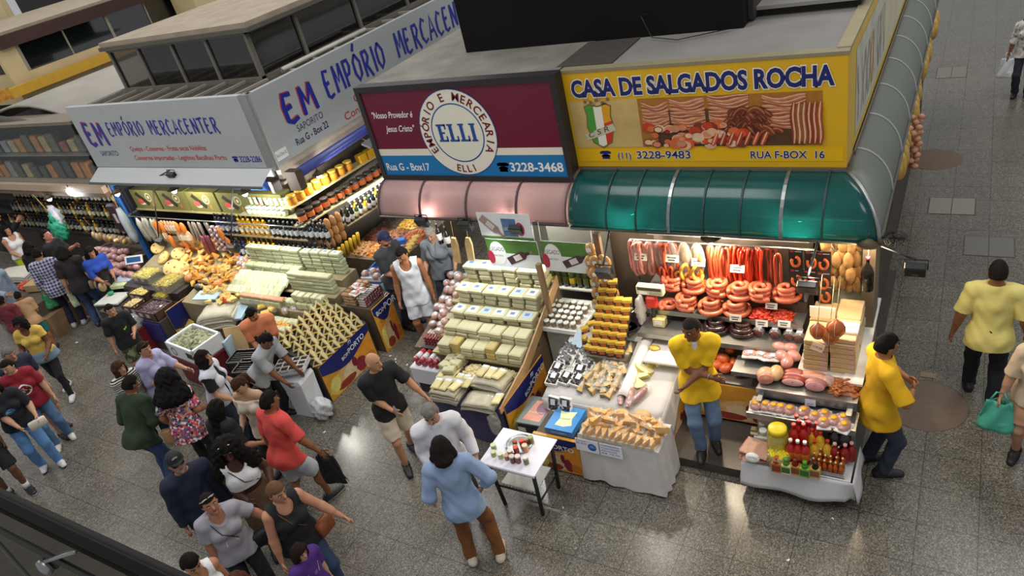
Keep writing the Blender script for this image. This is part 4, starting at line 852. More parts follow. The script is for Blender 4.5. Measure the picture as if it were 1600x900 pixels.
for i, (px, py, cap, body, lb) in enumerate(((1214, 731, 'c8501c', 'b86a2c', 'orange capped square sauce bottle, leftmost of the front row'), (1229, 734, '5a9a3a', 'd8cf8a', 'green capped pale sauce bottle in the front row of the stand'), (1243, 735, '7a2a1a', 'c88a3a', 'dark red capped sauce bottle in the front row of the stand'), (1258, 739, '4aa02a', '8aa83a', 'green sauce bottle with green cap in the front row of the stand'), (1274, 740, '2a1a14', 'c9a05a', 'black capped tan sauce bottle left of the amber rack'))):
 b = MB(); bm = C(body, .2, .1, 20., coat=.5); b.box((-.032, -.022, 0), (.032, .022, .085), bm, bev=.008); b.box((-.026, -.0225, .02), (.026, -.0215, .065), C(('8a3a1c', '3f6a3a', '7a4a2a', '2f6a34', '8a5a3a')[i], .5)); b.lathe([(.024, .083), (.012, .1), (.012, .105), (.014, .105), (.014, .125), (0, .126)], C(cap, .4), 10)
 b.build('sauce_bottle', loc=P(px, py+5, .425), label=lb, cat='sauce bottle').scale = (1.5, 1.5, 1.6)
mk = lambda h, r, g, c, l=None, neck=.35: bottle(h, r, g, c, l, neck)
PB = {'ketchup': Proto('ketchup_bottle', mk(.20, .032, RD, WTC, C('d06a28', .4)), '', 'sauce bottle'), 'red': Proto('ketchup_bottle', mk(.22, .036, RD, C('c21c1c', .3)), '', 'sauce bottle'), 'mustard': Proto('mustard_bottle', mk(.17, .03, YL, C('c83a2a', .3), C('e6c34a', .4)), '', 'sauce bottle'), 'wine': Proto('dark_jar', bottle(.19, .042, BKG, C('d9b53a', .4), None, .3), '', 'jar'), 'pink': Proto('sauce_bottle', mk(.16, .03, C('8a1d18', .2), C('e8a8a0', .4)), '', 'sauce bottle')}
for k, px, py, z, lb in (('ketchup', 1236, 711, .50, 'white capped red sauce bottle, left of three in the second row'), ('ketchup', 1247, 713, .50, 'white capped red sauce bottle, middle of three in the second row'), ('ketchup', 1258, 715, .50, 'white capped red sauce bottle, right of three in the second row'),
 ('mustard', 1273, 708, .50, 'yellow mustard bottle left of the dark jars'), ('mustard', 1269, 690, .57, 'yellow mustard bottle behind, with red cap, in the rear row'), ('mustard', 1282, 695, .57, 'yellow bottle with a waist in the rear row, right of the red ones'), ('mustard', 1293, 708, .50, 'short yellow bottle with pink cap above the amber rack'),
 ('wine', 1304, 692, .57, 'dark jar with yellow lid, left of the pair'), ('wine', 1319, 695, .57, 'dark jar with yellow lid, right of the pair'),
 ('pink', 1304, 711, .50, 'dark red bottle with pink cap behind the amber rack, left one'), ('pink', 1320, 713, .50, 'dark red bottle with pink cap behind the amber rack, right one'), ('pink', 1330, 710, .50, 'dark red bottle with pale cap at the right end of the stand')): PB[k].put(P(px, py+8, z), label=lb, scale=1.42)
for i, (px, py) in enumerate(((1241, 686), (1249, 680), (1256, 686), (1264, 682), (1276, 684), (1245, 672), (1260, 676))): PB['red'].put(P(px, py+12, .57), scale=1.4, label='red ketchup bottle in the crowded rear row of the stand', group='red ketchup bottles in the rear row')
b = MB(); b.lathe([(.07, 0), (.075, .01), (.075, .13), (.06, .16), (.06, .165)], film('d8c860', .55, .1, (.95, .9, .5, 1), 'yellow_jar'), 18); b.lathe([(.062, .16), (.064, .16), (.064, .195), (.055, .2), (0, .2)], C('e0c80c', .35), 18); b.ell((0, 0, .07), (.068, .068, .06), C('d8c020', .5, .3, 30.), 12, 8)
b.build('pickle_jar', loc=P(1216, 699, .57), label='big clear jar with a bright yellow lid on the stand', cat='jar').scale = (1.4, 1.4, 1.35)
b = MB(); b.lathe([(.075, 0), (.08, .01), (.08, .12)], film('d8c860', .5, .1, (.95, .9, .5, 1), 'yellow_jar'), 18)
for i in range(46): a = i*2.4; rr = .07*sqrt((i+.5)/46); b.ell((rr*cos(a), rr*sin(a), .115+jit(.008)), (.016, .016, .014), C('dccb1c', .35, .15, 20.), 6, 4)
b.build('lupin_tub', loc=P(1218, 724, .45), label='open tub heaped with yellow lupin beans on the stand', cat='tub').scale = (1.4, 1.3, 1.35)
for px, py, lb in ((1192, 672, 'white capped pale jar, rear one of two on the stand\'s left'), (1193, 684, 'white capped pale jar, front one of two on the stand\'s left')): b = jar(.03, .09, C('b9b07a', .3, .2, 20.), WHITE); b.build('jar', loc=P(px, py, .52), label=lb, cat='jar').scale = (1.25,)*3
b = MB(); b.box((-.035, -.03, 0), (.035, .03, .14), C('6a6234', .5, .2, 12.), bev=.004); b.box((-.036, -.031, .08), (.036, .031, .115), C('d9d2b4', .5)); b.build('carton', loc=P(1180, 685, .50), label='olive and cream carton at the left of the stand', cat='carton')
# ribs left front
b = MB()
for k in range(5): b.box((-.13+jit(.02), -.08+jit(.02), .012+k*.018), (.11+jit(.02), .08+jit(.02), .028+k*.018), C(('b07a62', 'c99a82', '9a5c48')[k % 3], .5, .25, 16.), T(0, 0, 0, jit(.3)), bev=.006)
b.build('cured_ribs', loc=P(1186, 714, .43), label='pile of cured ribs at the left front of the stand', cat='meat').scale = (1.2, 1.25, 1.3)
b = MB(); b.lathe([(0, 0), (.07, 0), (.07, .004), (0, .004)], WHITE, 24, T(0, 0, .06, 0, 1.0, 0, (1, .7, 1))); put_text(b, 'COSTELA', -.045, -.01, .018, C('50506a', .6), T(0, 0, .06, 0, 1.0), .006, width=.09); b.build('price_card', loc=P(1179, 716, .46)+Vector((0, -.07, .02)), label='round white price card on the cured ribs', cat='price card')
# packs with yellow stickers
b = MB(); b.box((-.055, -.07, 0), (.055, .07, .02), TRAYW, bev=.008); b.ell((-.0, .0, .03), (.05, .065, .03), C('b5573c', .4, .3, 24., coat=.4), 10, 6); b.lathe([(0, .062), (.026, .06), (.026, .064), (0, .064)], C('e5a812', .4), 14); b.ell((0, 0, .028), (.058, .073, .036), FILM, 10, 6)
yp = Proto('meat_pack', b, 'meat pack with round yellow sticker on the lower tray of the stand', 'meat pack', 'yellow stickered meat packs')
for px, py in ((1180, 640), (1195, 641), (1208, 643), (1219, 645), (1233, 648), (1255, 650), (1272, 658), (1287, 655), (1286, 667), (1302, 664), (1317, 661), (1318, 673)): yp.put(P(px, py, .835)+Vector((0, .03, 0)), jit(.3), scale=1.18)
# hams etc. on the upper tray
def chunk(nm, px, py, sx, sy, sz, col, lb, rot=0., cut=None, cat='meat', z=.94):
 b = MB(); b.ell((0, 0, sz), (sx, sy, sz), C(col, .45, .25, 18., coat=.3), 12, 7)
 if cut: b.lathe([(0, 0), (.9, 0), (1, .006), (.9, .012), (0, .012)], C(cut, .4, .2, 14., coat=.3), 18, T(0, -sy*.75, sz, 0, pi/2-.35, 0, (sx*.86, sz*.86, 1)))
 b.build(nm, loc=P(px, py, z), rot=(0, 0, rot), label=lb, cat=cat).scale = (1.25,)*3
chunk('smoked_pork', 1197, 592, .075, .08, .05, 'cf9a78', 'bagged smoked pork knuckle at the left of the upper tray', .2, 'c97f6c'); chunk('smoked_pork', 1213, 590, .06, .09, .05, 'c9a070', 'tan smoked pork piece second on the upper tray', .1); chunk('cured_ham', 1242, 588, .09, .05, .035, 'a04a3a', 'thin ham piece with pink cut at the back of the upper tray', .0, 'd9a09a'); chunk('cured_ham', 1240, 598, .10, .05, .035, '9a4034', 'flat ham piece with pink cut face at the front of the upper tray', .05, 'd59a94')
chunk('bacon_slab', 1272, 592, .12, .05, .035, 'c98a68', 'long bacon slab with pale rind under the cheese bars', -.1, 'd8a08e'); chunk('cured_ham', 1275, 606, .085, .05, .045, 'c48478', 'round cut ham in film in the middle of the upper tray', .0, 'd6938e'); chunk('meat_bag', 1295, 600, .05, .07, .035, 'b9948a', 'film wrapped pale meat piece right of the round ham', .3)
heap('pork_rinds', P(1317, 607, .94), .26, .2, .08, C('b5652c', .4, .3, 25., coat=.5), 70, .02, 'heap of brown dried pork strips at the right of the upper tray', 'pork rinds', 2.4, seed=8)
b = MB(); b.box((-.05, -.002, 0), (.05, .002, .075), C('dcd6e2', .5), T(0, 0, 0, 0, -.1)); put_text(b, '29,90', -.03, .02, .018, C('4a4a8a', .5), plane_M((0, -.006, 0), (1, 0, 0), (0, 0, 1)), .002, width=.06); b.build('price_card', loc=PY(1266, 634, 5.745), label='white price card on the steel edge of the upper tray', cat='price card')

# ================================================================== ELLI: CENTRE DISPLAY
WCL = C('c9c6c3', .8, .05, 3., bump=.15); PRT = C('d3cfca', .8, .12, 7.)
cloth_table('cloth_table', 'front table in a pale printed cloth with bagged cheese wedges', -3.27, -2.36, 4.90, 5.32, .66, PRT, .03, .03)
# bagged wedges on the front table: trays
def wedge(mt, rind, w=.07, l=.13, h=.075, pl=True):
 b = MB(); b.prism([(-w/2, 0), (w/2, 0), (0, l)], 0, h, mt, T(0, -l*.45, 0)); b.box((-w/2, -l*.45-.004, 0), (w/2, -l*.45, h), rind)
 if pl:
  b.ell((0, 0, h*.55), (w*.72, l*.66, h*.72), FILM2, 8, 6); b.lathe([(.018, h*1.05), (.008, h*1.25), (.022, h*1.55)], FILM2, 7)
 return b
PARM = C('dca23a', .5, .15, 14., inst=.08); RIND = C('d6962c', .5, .1)
wp = Proto('cheese_wedge', wedge(PARM, RIND), '', 'cheese')
b = MB(); b.box((-3.26, 4.90, .66), (-2.40, 5.28, .675), TRAYW); b.box((-3.26, 4.895, .66), (-2.40, 4.9, .70), C('d8d2c0', .5)); b.build('shallow_tray', label='shallow white tray under the bagged cheese wedges on the front table', cat='tray')
for r_ in range(4):
 for c_ in range(11):
  wp.put((-3.20+c_*.077+jit(.008), 4.95+r_*.09+jit(.008), .675+.012*r_), (0, 0, pi+jit(.25)) if r_ == 0 else (jit(.3), jit(.3), jit(2)), label='bagged yellow cheese wedge on the front table, front row' if r_ == 0 else 'bagged yellow cheese wedge heaped behind the front row', group='bagged wedges in the front row' if r_ == 0 else 'bagged wedges heaped behind')
for px, py in ((930, 657), (955, 656), (985, 658), (1010, 664), (1035, 672)): wp.put(P(px, py+4, .76), (jit(.5), jit(.5), jit(3)), label='bagged yellow cheese wedge heaped behind the front row', group='bagged wedges heaped behind')
for (x0, x1, lines, lb, disc_) in ((-3.29, -3.02, ('Promoção', 'R$ 28,00'), 'white price sign with a round blue seal at the table corner', True), (-3.00, -2.75, ('PARMESÃO', 'MONTANHÊS', 'PEDAÇOS', 'R$ 79,90'), 'handwritten white price sign on the front table cloth', False)):
 b = MB(); w_ = x1-x0; b.box((0, -.004, 0), (w_, 0, .165), C('e9e8ee', .5), None); M = plane_M((0, -.0045, 0), (1, 0, 0), (0, 0, 1))
 for i, l in enumerate(lines): put_text(b, l, .012, .132-.036*i, .02, C('4650a0', .5), M, .0008, shear=.15, width=min(w_*.85, .026*len(l)) if not disc_ else w_*.45)
 if disc_: disc(b, w_*.72, .075, .05, C('1f5fa8', .4), M, .001); put_text(b, 'QUEIJO', w_*.72, .07, .014, WHITE, M, .002, align='c'); put_text(b, 'BOM', w_*.72, .09, .012, WHITE, M, .002, align='c')
 b.build('price_sign', loc=(x0, 4.858, .495), rot=(-.05, 0, 0), label=lb, cat='price sign')
# boards and boxes to its left
t = promo('advertising_board', 'navy cheese advertising board under the blue box at the table', (-3.86, 4.90, .02), (1, 0, 0), .56, .52, split=.78, tpos=(.08, .70), ang=-.05, th=.04)
b = MB(); b.box((-3.86, 4.96, 0), (-3.31, 5.5, .5), C('5a4f42', .7)); b.build('wooden_crate', label='dark base crate behind the navy advertising board', cat='crate')
b = MB(); b.box((-.17, -.19, 0), (.17, .19, .08), C('3a86c8', .4, .05)); b.box((-.17, -.192, 0), (.17, -.19, .08), C('2d6fb0', .4)); M = T(0, 0, .0805, .1)
b.add([(-.09, -.11, 0), (.02, -.13, 0), (.11, -.10, 0), (.08, 0, 0), (.11, .12, 0), (-.03, .10, 0), (-.09, .12, 0), (-.06, 0, 0)], [tuple(range(8))], C('d6dcae', .4, .1), M); put_text(b, 'GOURMET', -.055, -.02, .025, C('4f8a4a', .5), M, .001, width=.12); put_text(b, 'CATUPIRY', -.1, .0, .02, WHITE, plane_M((0, -.193, .03), (1, 0, 0), (0, 0, 1)), .001, width=.2)
b.build('blue_box', loc=(-3.54, 5.14, .545), label='bright blue product box left of the bagged wedges', cat='box')
t = thing('dark_box', 'dark green box with a printed salmon lid left of the blue box', 'box', (-4.02, 5.36, 0), .05)
b = MB(); b.box((-.2, -.24, .02), (.2, .22, .42), C('222a2a', .5), bev=.01); b.box((-.2, -.243, .30), (-.1, -.24, .36), C('d8d4cc', .5)); b.build('box_body', t)
b = MB(); b.box((-.205, -.245, .42), (.205, .225, .44), C('6f7a76', .4)); M = T(0, 0, .441); b.add([(-.15, -.18, 0), (.08, -.19, 0), (.10, .15, 0), (-.10, .16, 0)], [(0, 1, 2, 3)], C('d98f78', .4, .3, 8.), M); disc(b, .05, .05, .10, C('8a5f72', .4, .2, 8.), M, .001, 20, .12); put_text(b, 'BACALHAU', -.12, -.06, .03, C('f0dcc0', .4), M, .002, width=.2); b.build('lid', t)
# sloped table: white cloth, fruit trays, bagged wedges, cheeses
t = thing('cloth_counter', 'white draped sloping counter with prunes, bagged cheeses and round cheeses', 'counter', (0, 0, 0))
def slope(y): return .60 + (y-5.42)*.27
b = MB(); b.sheet(lambda u, v: (-3.98+1.46*u, 5.42+1.15*v, slope(5.42+1.15*v)+.006*sin(u*14)), 20, 10, WCL, .01); b.sheet(lambda u, v: (-3.98+1.46*u, 5.42-.02*v-.015*v*sin(u*17), slope(5.42)-.32*v), 20, 4, WCL, .008); b.sheet(lambda u, v: (-2.52+.05*v+.02*sin(u*9)*v, 5.42+.95*u, slope(5.42+.95*u)-(.38-.15*u)*v), 16, 5, WCL, .008); b.build('cloth', t)
b = MB(); b.box((-3.9, 5.5, 0), (-3.1, 6.5, .58), C('6a5f50', .7, .2)); b.build('body', t)
promo('advertising_board', 'cheese picture board on the right side of the white draped counter', (-2.49, 5.45, .05), (0, 1, 0), .8, .42, text=False, split=1.4)
SL = math.atan(.27)
def on(px, py, dz=0.):      # point on the sloping cloth under a pixel
 z = .72
 for _ in range(6): q = P(px, py, z); z = slope(q.y)
 return P(px, py, z)+Vector((0, 0, dz+.006))
PRUNE = C('2c2228', .35, .3, 20., coat=.5)
def fruit_tray(w, d, mt, n, r, seed, film_=True):
 q = random.Random(seed); b = MB(); b.box((-w/2, -d/2, 0), (w/2, d/2, .008), TRAYW); e = .006
 for lo, hi in (((-w/2, -d/2, 0), (w/2, -d/2+e, .045)), ((-w/2, d/2-e, 0), (w/2, d/2, .045)), ((-w/2, -d/2, 0), (-w/2+e, d/2, .045)), ((w/2-e, -d/2, 0), (w/2, d/2, .045))): b.box(lo, hi, TRAYW)
 for k in range(n): b.ell((w*.42*(q.random()*2-1), d*.42*(q.random()*2-1), .03+.012*q.random()), (r*1.2, r, r*.8), mt, 6, 4, T(0, 0, 0))
 b.box((-w*.2, -d*.05, .052), (w*.22, d*.38, .054), LBLW); return b
ft = Proto('fruit_tray', fruit_tray(.12, .14, PRUNE, 34, .014, 3), '', 'fruit tray')
for px, py, lb in ((872, 580, 'white tray of dried black fruit, rear left of the group'), (866, 595, 'white tray of dried black fruit, left of the front pair'), (886, 594, 'white tray of dried dark fruit, right of the front pair'), (907, 583, 'white tray of dried black fruit with big white label'), (905, 597, 'white tray of dried black fruit below the big white label')): ft.put(on(px, py), (SL, 0, jit(.2)), label=lb, scale=1.3)
for px, py, lb in ((868, 617, 'black fruit tray standing on the front cloth edge, left one'), (882, 624, 'black fruit tray standing on the front cloth edge, right front one'), (886, 619, 'black fruit tray standing on the front cloth edge, right rear one')): ft.put(PY(px, py+12, 5.33), (1.2, 0, jit(.1)), label=lb, scale=1.2)
b = MB(); b.box((-4.0, 5.2, .28), (-3.3, 5.45, .30), WCL); b.box((-3.98, 5.26, 0), (-3.4, 5.42, .28), WCL); b.build('cloth_step', label='low white cloth step below the dried fruit trays', cat='step')
def bagheap(px, py, w, d, lb, seed):
 o = on(px, py); q = random.Random(seed); b = MB(); b.box((-w/2, -d/2, 0), (w/2, d/2, .02), TRAYW, bev=.005)
 for k in range(75): b.ell((w*.44*(q.random()*2-1), d*.44*(q.random()*2-1), .03+.03*q.random()), (.022, .016, .013), PRUNE, 6, 4)
 b.build('prune_bag', loc=o, rot=(SL, 0, jit(.15)), label=lb, cat='dried fruit', kind='stuff')
 b = MB(); b.ell((0, 0, .035), (w*.54, d*.54, .05), FILM2, 12, 7); b.build('clear_film_bag', loc=o, rot=(SL, 0, 0), label=lb.replace('heap of dried black plums', 'clear film bag over the dried plums'), cat='plastic bag')
bagheap(888, 555, .22, .34, 'heap of dried black plums, left of two on the white counter', 1); bagheap(918, 560, .26, .34, 'heap of dried black plums, right of two on the white counter', 2)
b = MB(); b.prism([(0, 0), (.16, -.02), (.13, .17), (.07, .2)], 0, .006, C('c3d7e4', .5), T(0, 0, 0, 0, 1.0)); b.build('paper_sheet', loc=on(893, 545, .05), label='pale blue paper leaning behind the dried plums', cat='paper')
BW = Proto('bagged_cheese', wedge(C('cfa850', .5, .15, 14., inst=.1), C('5a4626', .5), .075, .15, .07), '', 'cheese')
for grp, lb, pts in (('bagged cheese pieces at the back of the white counter', 'bagged yellow cheese wedge at the back of the white counter', ((950, 520), (962, 524), (975, 523), (988, 521))), ('bagged cheese pieces mid counter', 'bagged yellow cheese wedge in the middle row of the white counter', ((950, 553), (965, 558), (978, 560), (985, 548), (960, 542), (972, 545))),
 ('bagged cheese pieces at the front of the white counter', 'bagged yellow cheese piece in the front heap of the white counter', tuple((926+56*R3.random()-22*k/30., 566+50*(k/30.)+5*R3.random()) for k in range(26))+((945, 575), (957, 583), (968, 590), (940, 592), (952, 600), (963, 605), (975, 578), (930, 612), (944, 614), (955, 617), (925, 604), (938, 603)))):
 for px, py in pts: BW.put(on(px, py, .0), (SL+jit(.3), jit(.3), jit(.6)), label=lb, group=grp)
WC_ = C('dfd8a6', .5, .08, 8.)
for px, py, lb in ((1005, 578, 'large pale round cheese cut open, left of the pair on the cloth'), (1025, 568, 'pale round cheese with yellow rind, right of the pair on the cloth'), (1000, 594, 'pale round cheese lying in front of the pair')):
 b = MB(); a0, a1 = .5, 5.9; n = 18; pl = [(0, 0)]+[(.12*cos(a0+(a1-a0)*i/n), .12*sin(a0+(a1-a0)*i/n)) for i in range(n+1)]; b.prism(pl, 0, .06, WC_, side=C('d3c25c', .5, .1)); b.build('round_cheese', loc=on(px, py), rot=(SL+.25, 0, jit(3)), label=lb, cat='cheese')
for k, (px, py, lb) in enumerate(((972, 622, 'red salami bag, leftmost of three in clear film'), (985, 626, 'red salami bag, middle of three in clear film'), (998, 624, 'red salami bag, rightmost of three, tilted'))):
 b = MB(); b.tube([(0, -.09, .03), (0, -.05, .032), (0, .08, .032), (0, .11, .03)], [.012, .032, .034, .012], C('8e2f22', .35, .35, 26., coat=.6), 10); b.tube([(0, -.1, .03), (0, .14, .03)], .038, FILM, 8, cap=False); b.build('salami', loc=on(px, py), rot=(SL, 0, (.2, .1, -.5)[k]), label=lb, cat='salami').scale = (1.25, 1.35, 1.25)
for px, py, lb in ((972, 651, 'pale round bread cheese under the salami bags, left'), (1005, 653, 'pale round bread cheese under the salami bags, right')): b = MB(); b.ell((0, 0, .04), (.10, .07, .045), C('cfa46c', .5, .15), 12, 7); b.build('round_cheese', loc=P(px, py, .68), label=lb, cat='cheese')
# white covered roll and cutting counter behind
b = MB(); b.sheet(lambda u, v: (-3.0+.07*cos(pi*v)+.04*u, 5.55+1.0*u, .69+.27*u+.06*sin(pi*v)), 10, 8, C('d9d5d0', .7, .06), .01); b.build('cloth_fold', label='thick folded white cloth running up the middle of the counter', cat='cloth')
b = MB(); b.box((-2.90, 6.0, .86), (-2.42, 6.42, .90), C('ddd6d2', .5), bev=.01); b.box((-2.88, 6.3, .3), (-2.45, 6.42, .86), C('cfc8c2', .5)); b.build('cutting_counter', label='white cutting counter beside the salesman', cat='counter')
b = MB(); b.ell((0, 0, .015), (.07, .05, .02), C('d2b24a', .5, .3, 30.), 10, 5); b.build('cheese_scraps', loc=P(1023, 545, .90), label='small heap of yellow cheese on the white cutting counter', cat='cheese')
# jar shelf with white lidded jars
t = thing('jar_shelf', 'white shelf of jars with pale lids beside the carton tower', 'shelf', (0, 0, 0))
b = MB(); b.box((-4.55, 6.32, .90), (-3.82, 6.98, .93), C('d3d6d0', .5)); b.box((-4.55, 6.3, .88), (-3.82, 6.32, .935), C('e2e2da', .5)); b.build('shelf_board', t)
b = MB(); b.box((-4.34, 6.36, .0), (-3.99, 6.40, .88), C('b9b8a8', .6)); b.box((-4.55, 6.4, 0), (-4.5, 6.95, .88), C('c9c6b8', .6)); b.build('side_panel', t)
jp = Proto('lidded_jar', jar(.036, .085, C('8a7658', .3, .35, 25., coat=.4, inst=.2), C('dcdfd8', .4, .04, inst=.05)), 'small jar with a pale round lid in rows on the white shelf', 'jar', 'pale lidded jars on the white shelf')
for r_ in range(5):
 for c_ in range(7): jp.put((-4.49+c_*.092+.02*(r_ % 2)+jit(.008), 6.37+r_*.11+jit(.006), .93))
t = thing('bottle_shelf', 'shelf board carrying the olive oil bottles behind the jars', 'shelf', (0, 0, 0)); b = MB(); b.box((-4.6, 7.0, 1.05), (-3.72, 7.3, 1.07), C('cfcabb', .5)); b.build('board', t); b = MB(); b.box((-4.6, 7.3, 0), (-3.72, 7.33, 1.9), C('6b665c', .6)); b.build('back_board', t)
op = Proto('olive_oil_bottle', bottle(.30, .042, C('2a3014', .12, .1, coat=.6), C('8a1c24', .4), C('4a4f1e', .4)), 'dark green oil bottle with red cap under the wine posters', 'bottle', 'oil bottles under the wine posters'); op2 = Proto('olive_oil_bottle', bottle(.28, .045, C('39401a', .12, .1, coat=.6), C('20201c', .4), C('cfae2c', .4)), 'oil bottle with a yellow label under the wine posters', 'bottle', 'yellow labelled oil bottles')
for r_ in range(2):
 for c_ in range(8): (op2 if (c_+r_) % 3 == 0 else op).put((-4.53+c_*.1, 7.08+r_*.12, 1.07))
# tower of coffee cartons
cb = MB(); cb.box((-.05, -.035, 0), (.05, .035, .085), C('2d2520', .4, .1, coat=.3)); cb.box((-.0505, -.0355, .052), (.0505, .0355, .0855), C('c9a23a', .4, .2, 12.)); cb.box((-.03, -.036, .012), (.03, -.0352, .05), C('a8562a', .4, .3, 20.))
CB = Proto('yellow_carton', cb, 'small yellow and dark carton in the leaning carton tower', 'carton', 'cartons in the tower')
for k in range(9):
 for i in range(4 if k < 7 else 2): CB.put((-3.52+.107*i+.01*k, 6.05+.05*k, .93+.087*k-.06), jit(.12)+.2, scale=1.05)
for px, py in ((912, 535), (926, 540), (940, 545), (922, 549), (940, 552), (915, 520), (925, 512)): CB.put(P(px, py, .85), jit(.4)+.3)
b = MB(); b.box((-3.6, 5.98, .5), (-3.1, 6.6, .86), C('57503f', .6)); b.build('display_block', label='dark base under the tower of yellow cartons', cat='base')
pn = Proto('peanut_bag', MB().ell((0, 0, .07), (.055, .03, .08), C('b98a4a', .45, .35, 25., coat=.5, inst=.12), 8, 6).box((-.02, -.032, .05), (.02, -.028, .09), LBLW), 'small bag of yellow snacks hanging on the timber post', 'snack bag', 'snack bags on the timber post')
for i in range(22): pn.put((-3.62+.075*(i % 4)+jit(.02), 6.5+jit(.06), 1.15+.16*(i//4)+jit(.03)), jit(.6), scale=1.1)
# dark tray of sweets
b = MB(); b.lathe([(.12, 0), (.15, .05), (.155, .05), (.13, .0)], C('2a2230', .4), 20); b.build('round_tray', loc=P(980, 512, .98), label='round dark tray of wrapped sweets beside the carton tower', cat='tray')
pj = Proto('sweet_packet', brick(.06, .05, .04, C('4a3044', .35, .4, 14., coat=.5, inst=.2), LBLW, .01), 'dark wrapped sweet packet piled by the carton tower', 'packet', 'sweet packets by the carton tower')
for i in range(14): pj.put((P(975, 500, 1.05)+Vector((jit(.09), jit(.1)+.03*(i//5), .0+.045*(i//5)))), (0, 0, jit(2)))
b = MB(); b.ell((0, 0, .0), (.07, .05, .2), film('e6e4de', .7, .3), 18, 14).crumple(.3); b.build('plastic_bag', loc=PY(1001, 484, 6.45), label='white plastic bag hanging by the scale', cat='plastic bag')
# posters
def poster(x0, x1, z0, z1, lb, upper=False):
 t = thing('hanging_poster', lb, 'poster', (x0, 6.66, z0)); w_, h_ = x1-x0, z1-z0; M = plane_M((0, 0, 0), (1, 0, 0), (0, 0, 1)); b = MB(); b.box((0, 0, 0), (w_, .004, h_), C('e9eeee', .35, .03)); b.build('sheet', t)
 b = MB()
 if not upper:
  rect(b, 0, h_*.52, w_, h_, C('55803a', .4, .2, 6.), M, .001); disc(b, w_*.2, h_*.5, w_*.16, C('eef0ec', .4), M, .002, 24, h_*.42); put_text(b, 'LEGADO', w_*.2, h_*.58, h_*.14, C('3a4a5c', .5), M, .003, align='c', width=w_*.27); put_text(b, 'VINHO TINTO', w_*.2, h_*.38, h_*.06, C('5a6a7a', .5), M, .003, align='c', width=w_*.18); disc(b, w_*.02+.02, h_*.34, w_*.07, C('b8304a', .4, .2, 20.), M, .003, 16, h_*.24)
 else:
  rect(b, w_*.45, h_*.12, w_*.72, h_*.8, C('5a7aa0', .4, .3, 8.), M, .001); put_text(b, 'LEGADO', w_*.585, h_*.36, h_*.12, WHITE, M, .003, align='c', width=w_*.22); disc(b, w_*.78, h_*.42, w_*.08, C('c8405c', .4, .3, 20.), M, .002, 18, h_*.26); rect(b, 0, 0, w_, h_*.10, C('55803a', .4, .2, 6.), M, .001)
 cx_, cy_, a = (w_*.62, h_*.42, .42) if not upper else (w_*.26, h_*.45, -.75)
 Mi = M @ T(cx_, cy_, 0, a); s = w_*.26
 b.add([(-s, -s*.28, .004), (s*.3, -s*.3, .004), (s*.55, -s*.11, .004), (s*1.1, -s*.09, .004), (s*1.1, s*.09, .004), (s*.55, s*.11, .004), (s*.3, s*.3, .004), (-s, s*.28, .004)], [tuple(range(8))], C('4a3038' if not upper else 'a88c86', .35, .3, 9.), Mi); rect(b, -s*.5, -s*.2, s*.1, s*.2, C('d9d2cc', .4), Mi, .005); rect(b, s*.85, -s*.1, s*1.1, s*.1, C('8c8466', .4), Mi, .005); b.build('print', t)
 b = MB()
 for x in (.02, w_-.02): b.tube([(x, .0, h_), (x, .03, 2.25-z0)], .004, C('e0e0dc', .5), 4)
 b.build('string', t)
poster(-5.14, -4.38, 1.57, 1.98, 'hanging white and green wine poster, left of the two lower ones'); poster(-4.33, -3.60, 1.57, 2.0, 'hanging white and green wine poster, right of the two lower ones'); poster(-5.17, -4.40, 1.99, 2.36, 'upper hanging poster with a pale bottle under the pink awning', True)
for px, lb in ((735, 'tan dried fish board hanging left of the wine posters, nearer the posters'), (713, 'tan dried fish board hanging left of the wine posters, the outer one')):
 c = PY(px, 390, 6.85); b = MB(); b.prism([(-.05, -.2), (.05, -.2), (.055, .1), (.03, .2), (-.03, .2), (-.055, .1)], 0, .03, C('cfae78', .6, .2, 10.), plane_M((0, 0, 0), (1, 0, 0), (0, 0, 1))); b.tube([(0, -.01, .19), (0, -.01, 2.4-c.z)], .003, KRAFT, 4); b.build('dried_fish', loc=c, rot=(0, .12, 0), label=lb, cat='dried fish')
wb = Proto('hanging_bottle', bottle(.32, .04, C('14120f', .12, .1, coat=.6), C('2a1a1c', .4), C('d6d2c6', .4)).tube([(0, 0, .31), (0, 0, .85)], .003, KRAFT, 4), '', 'bottle')
for px, py, lb in ((690, 360, 'dark wine bottle under the pink awning, left'), (703, 365, 'dark wine bottle under the pink awning, right')): wb.put(PY(px, py+20, 6.95), label=lb)

# ------------------------------------------------------------------ ELLI: main cheese counter
PURP = C('4a4468', .75, .12, 4., bump=.1)
cloth_table('cloth_table', 'purple cloth covered base of the big cheese counter', -5.42, -4.40, 5.10, 5.75, .60, PURP, .02, .02)
t = thing('stepped_counter', 'stepped wooden counter under the piled cheese bricks', 'counter', (0, 0, 0)); WOOD = C('a89c78', .6, .15, 5.)
ST = [(5.74, 5.95, .74), (5.95, 6.17, .86), (6.17, 6.40, .98), (6.40, 6.62, 1.10), (6.62, 6.95, 1.22)]
for y0, y1, z in ST: b = MB(); b.box((-5.78, y0, z-.03), (-4.38, y1, z), WOOD); b.build('step', t)
b = MB(); b.box((-5.78, 5.8, 0), (-4.38, 6.95, .70), C('77654c', .7)); b.box((-5.78, 6.2, .7), (-4.38, 6.95, .94), C('77654c', .7)); b.box((-5.78, 6.64, .9), (-4.38, 6.95, 1.18), C('77654c', .7)); b.build('body', t)
b = MB(); b.prism([(5.05, .58), (5.05, .66), (5.72, .80), (6.9, 1.34), (6.9, 1.2), (5.7, .62)], 0, .02, C('b9966a', .6, .15), plane_M((-4.36, 0, 0), (0, 1, 0), (0, 0, 1))); b.build('side_board', t)
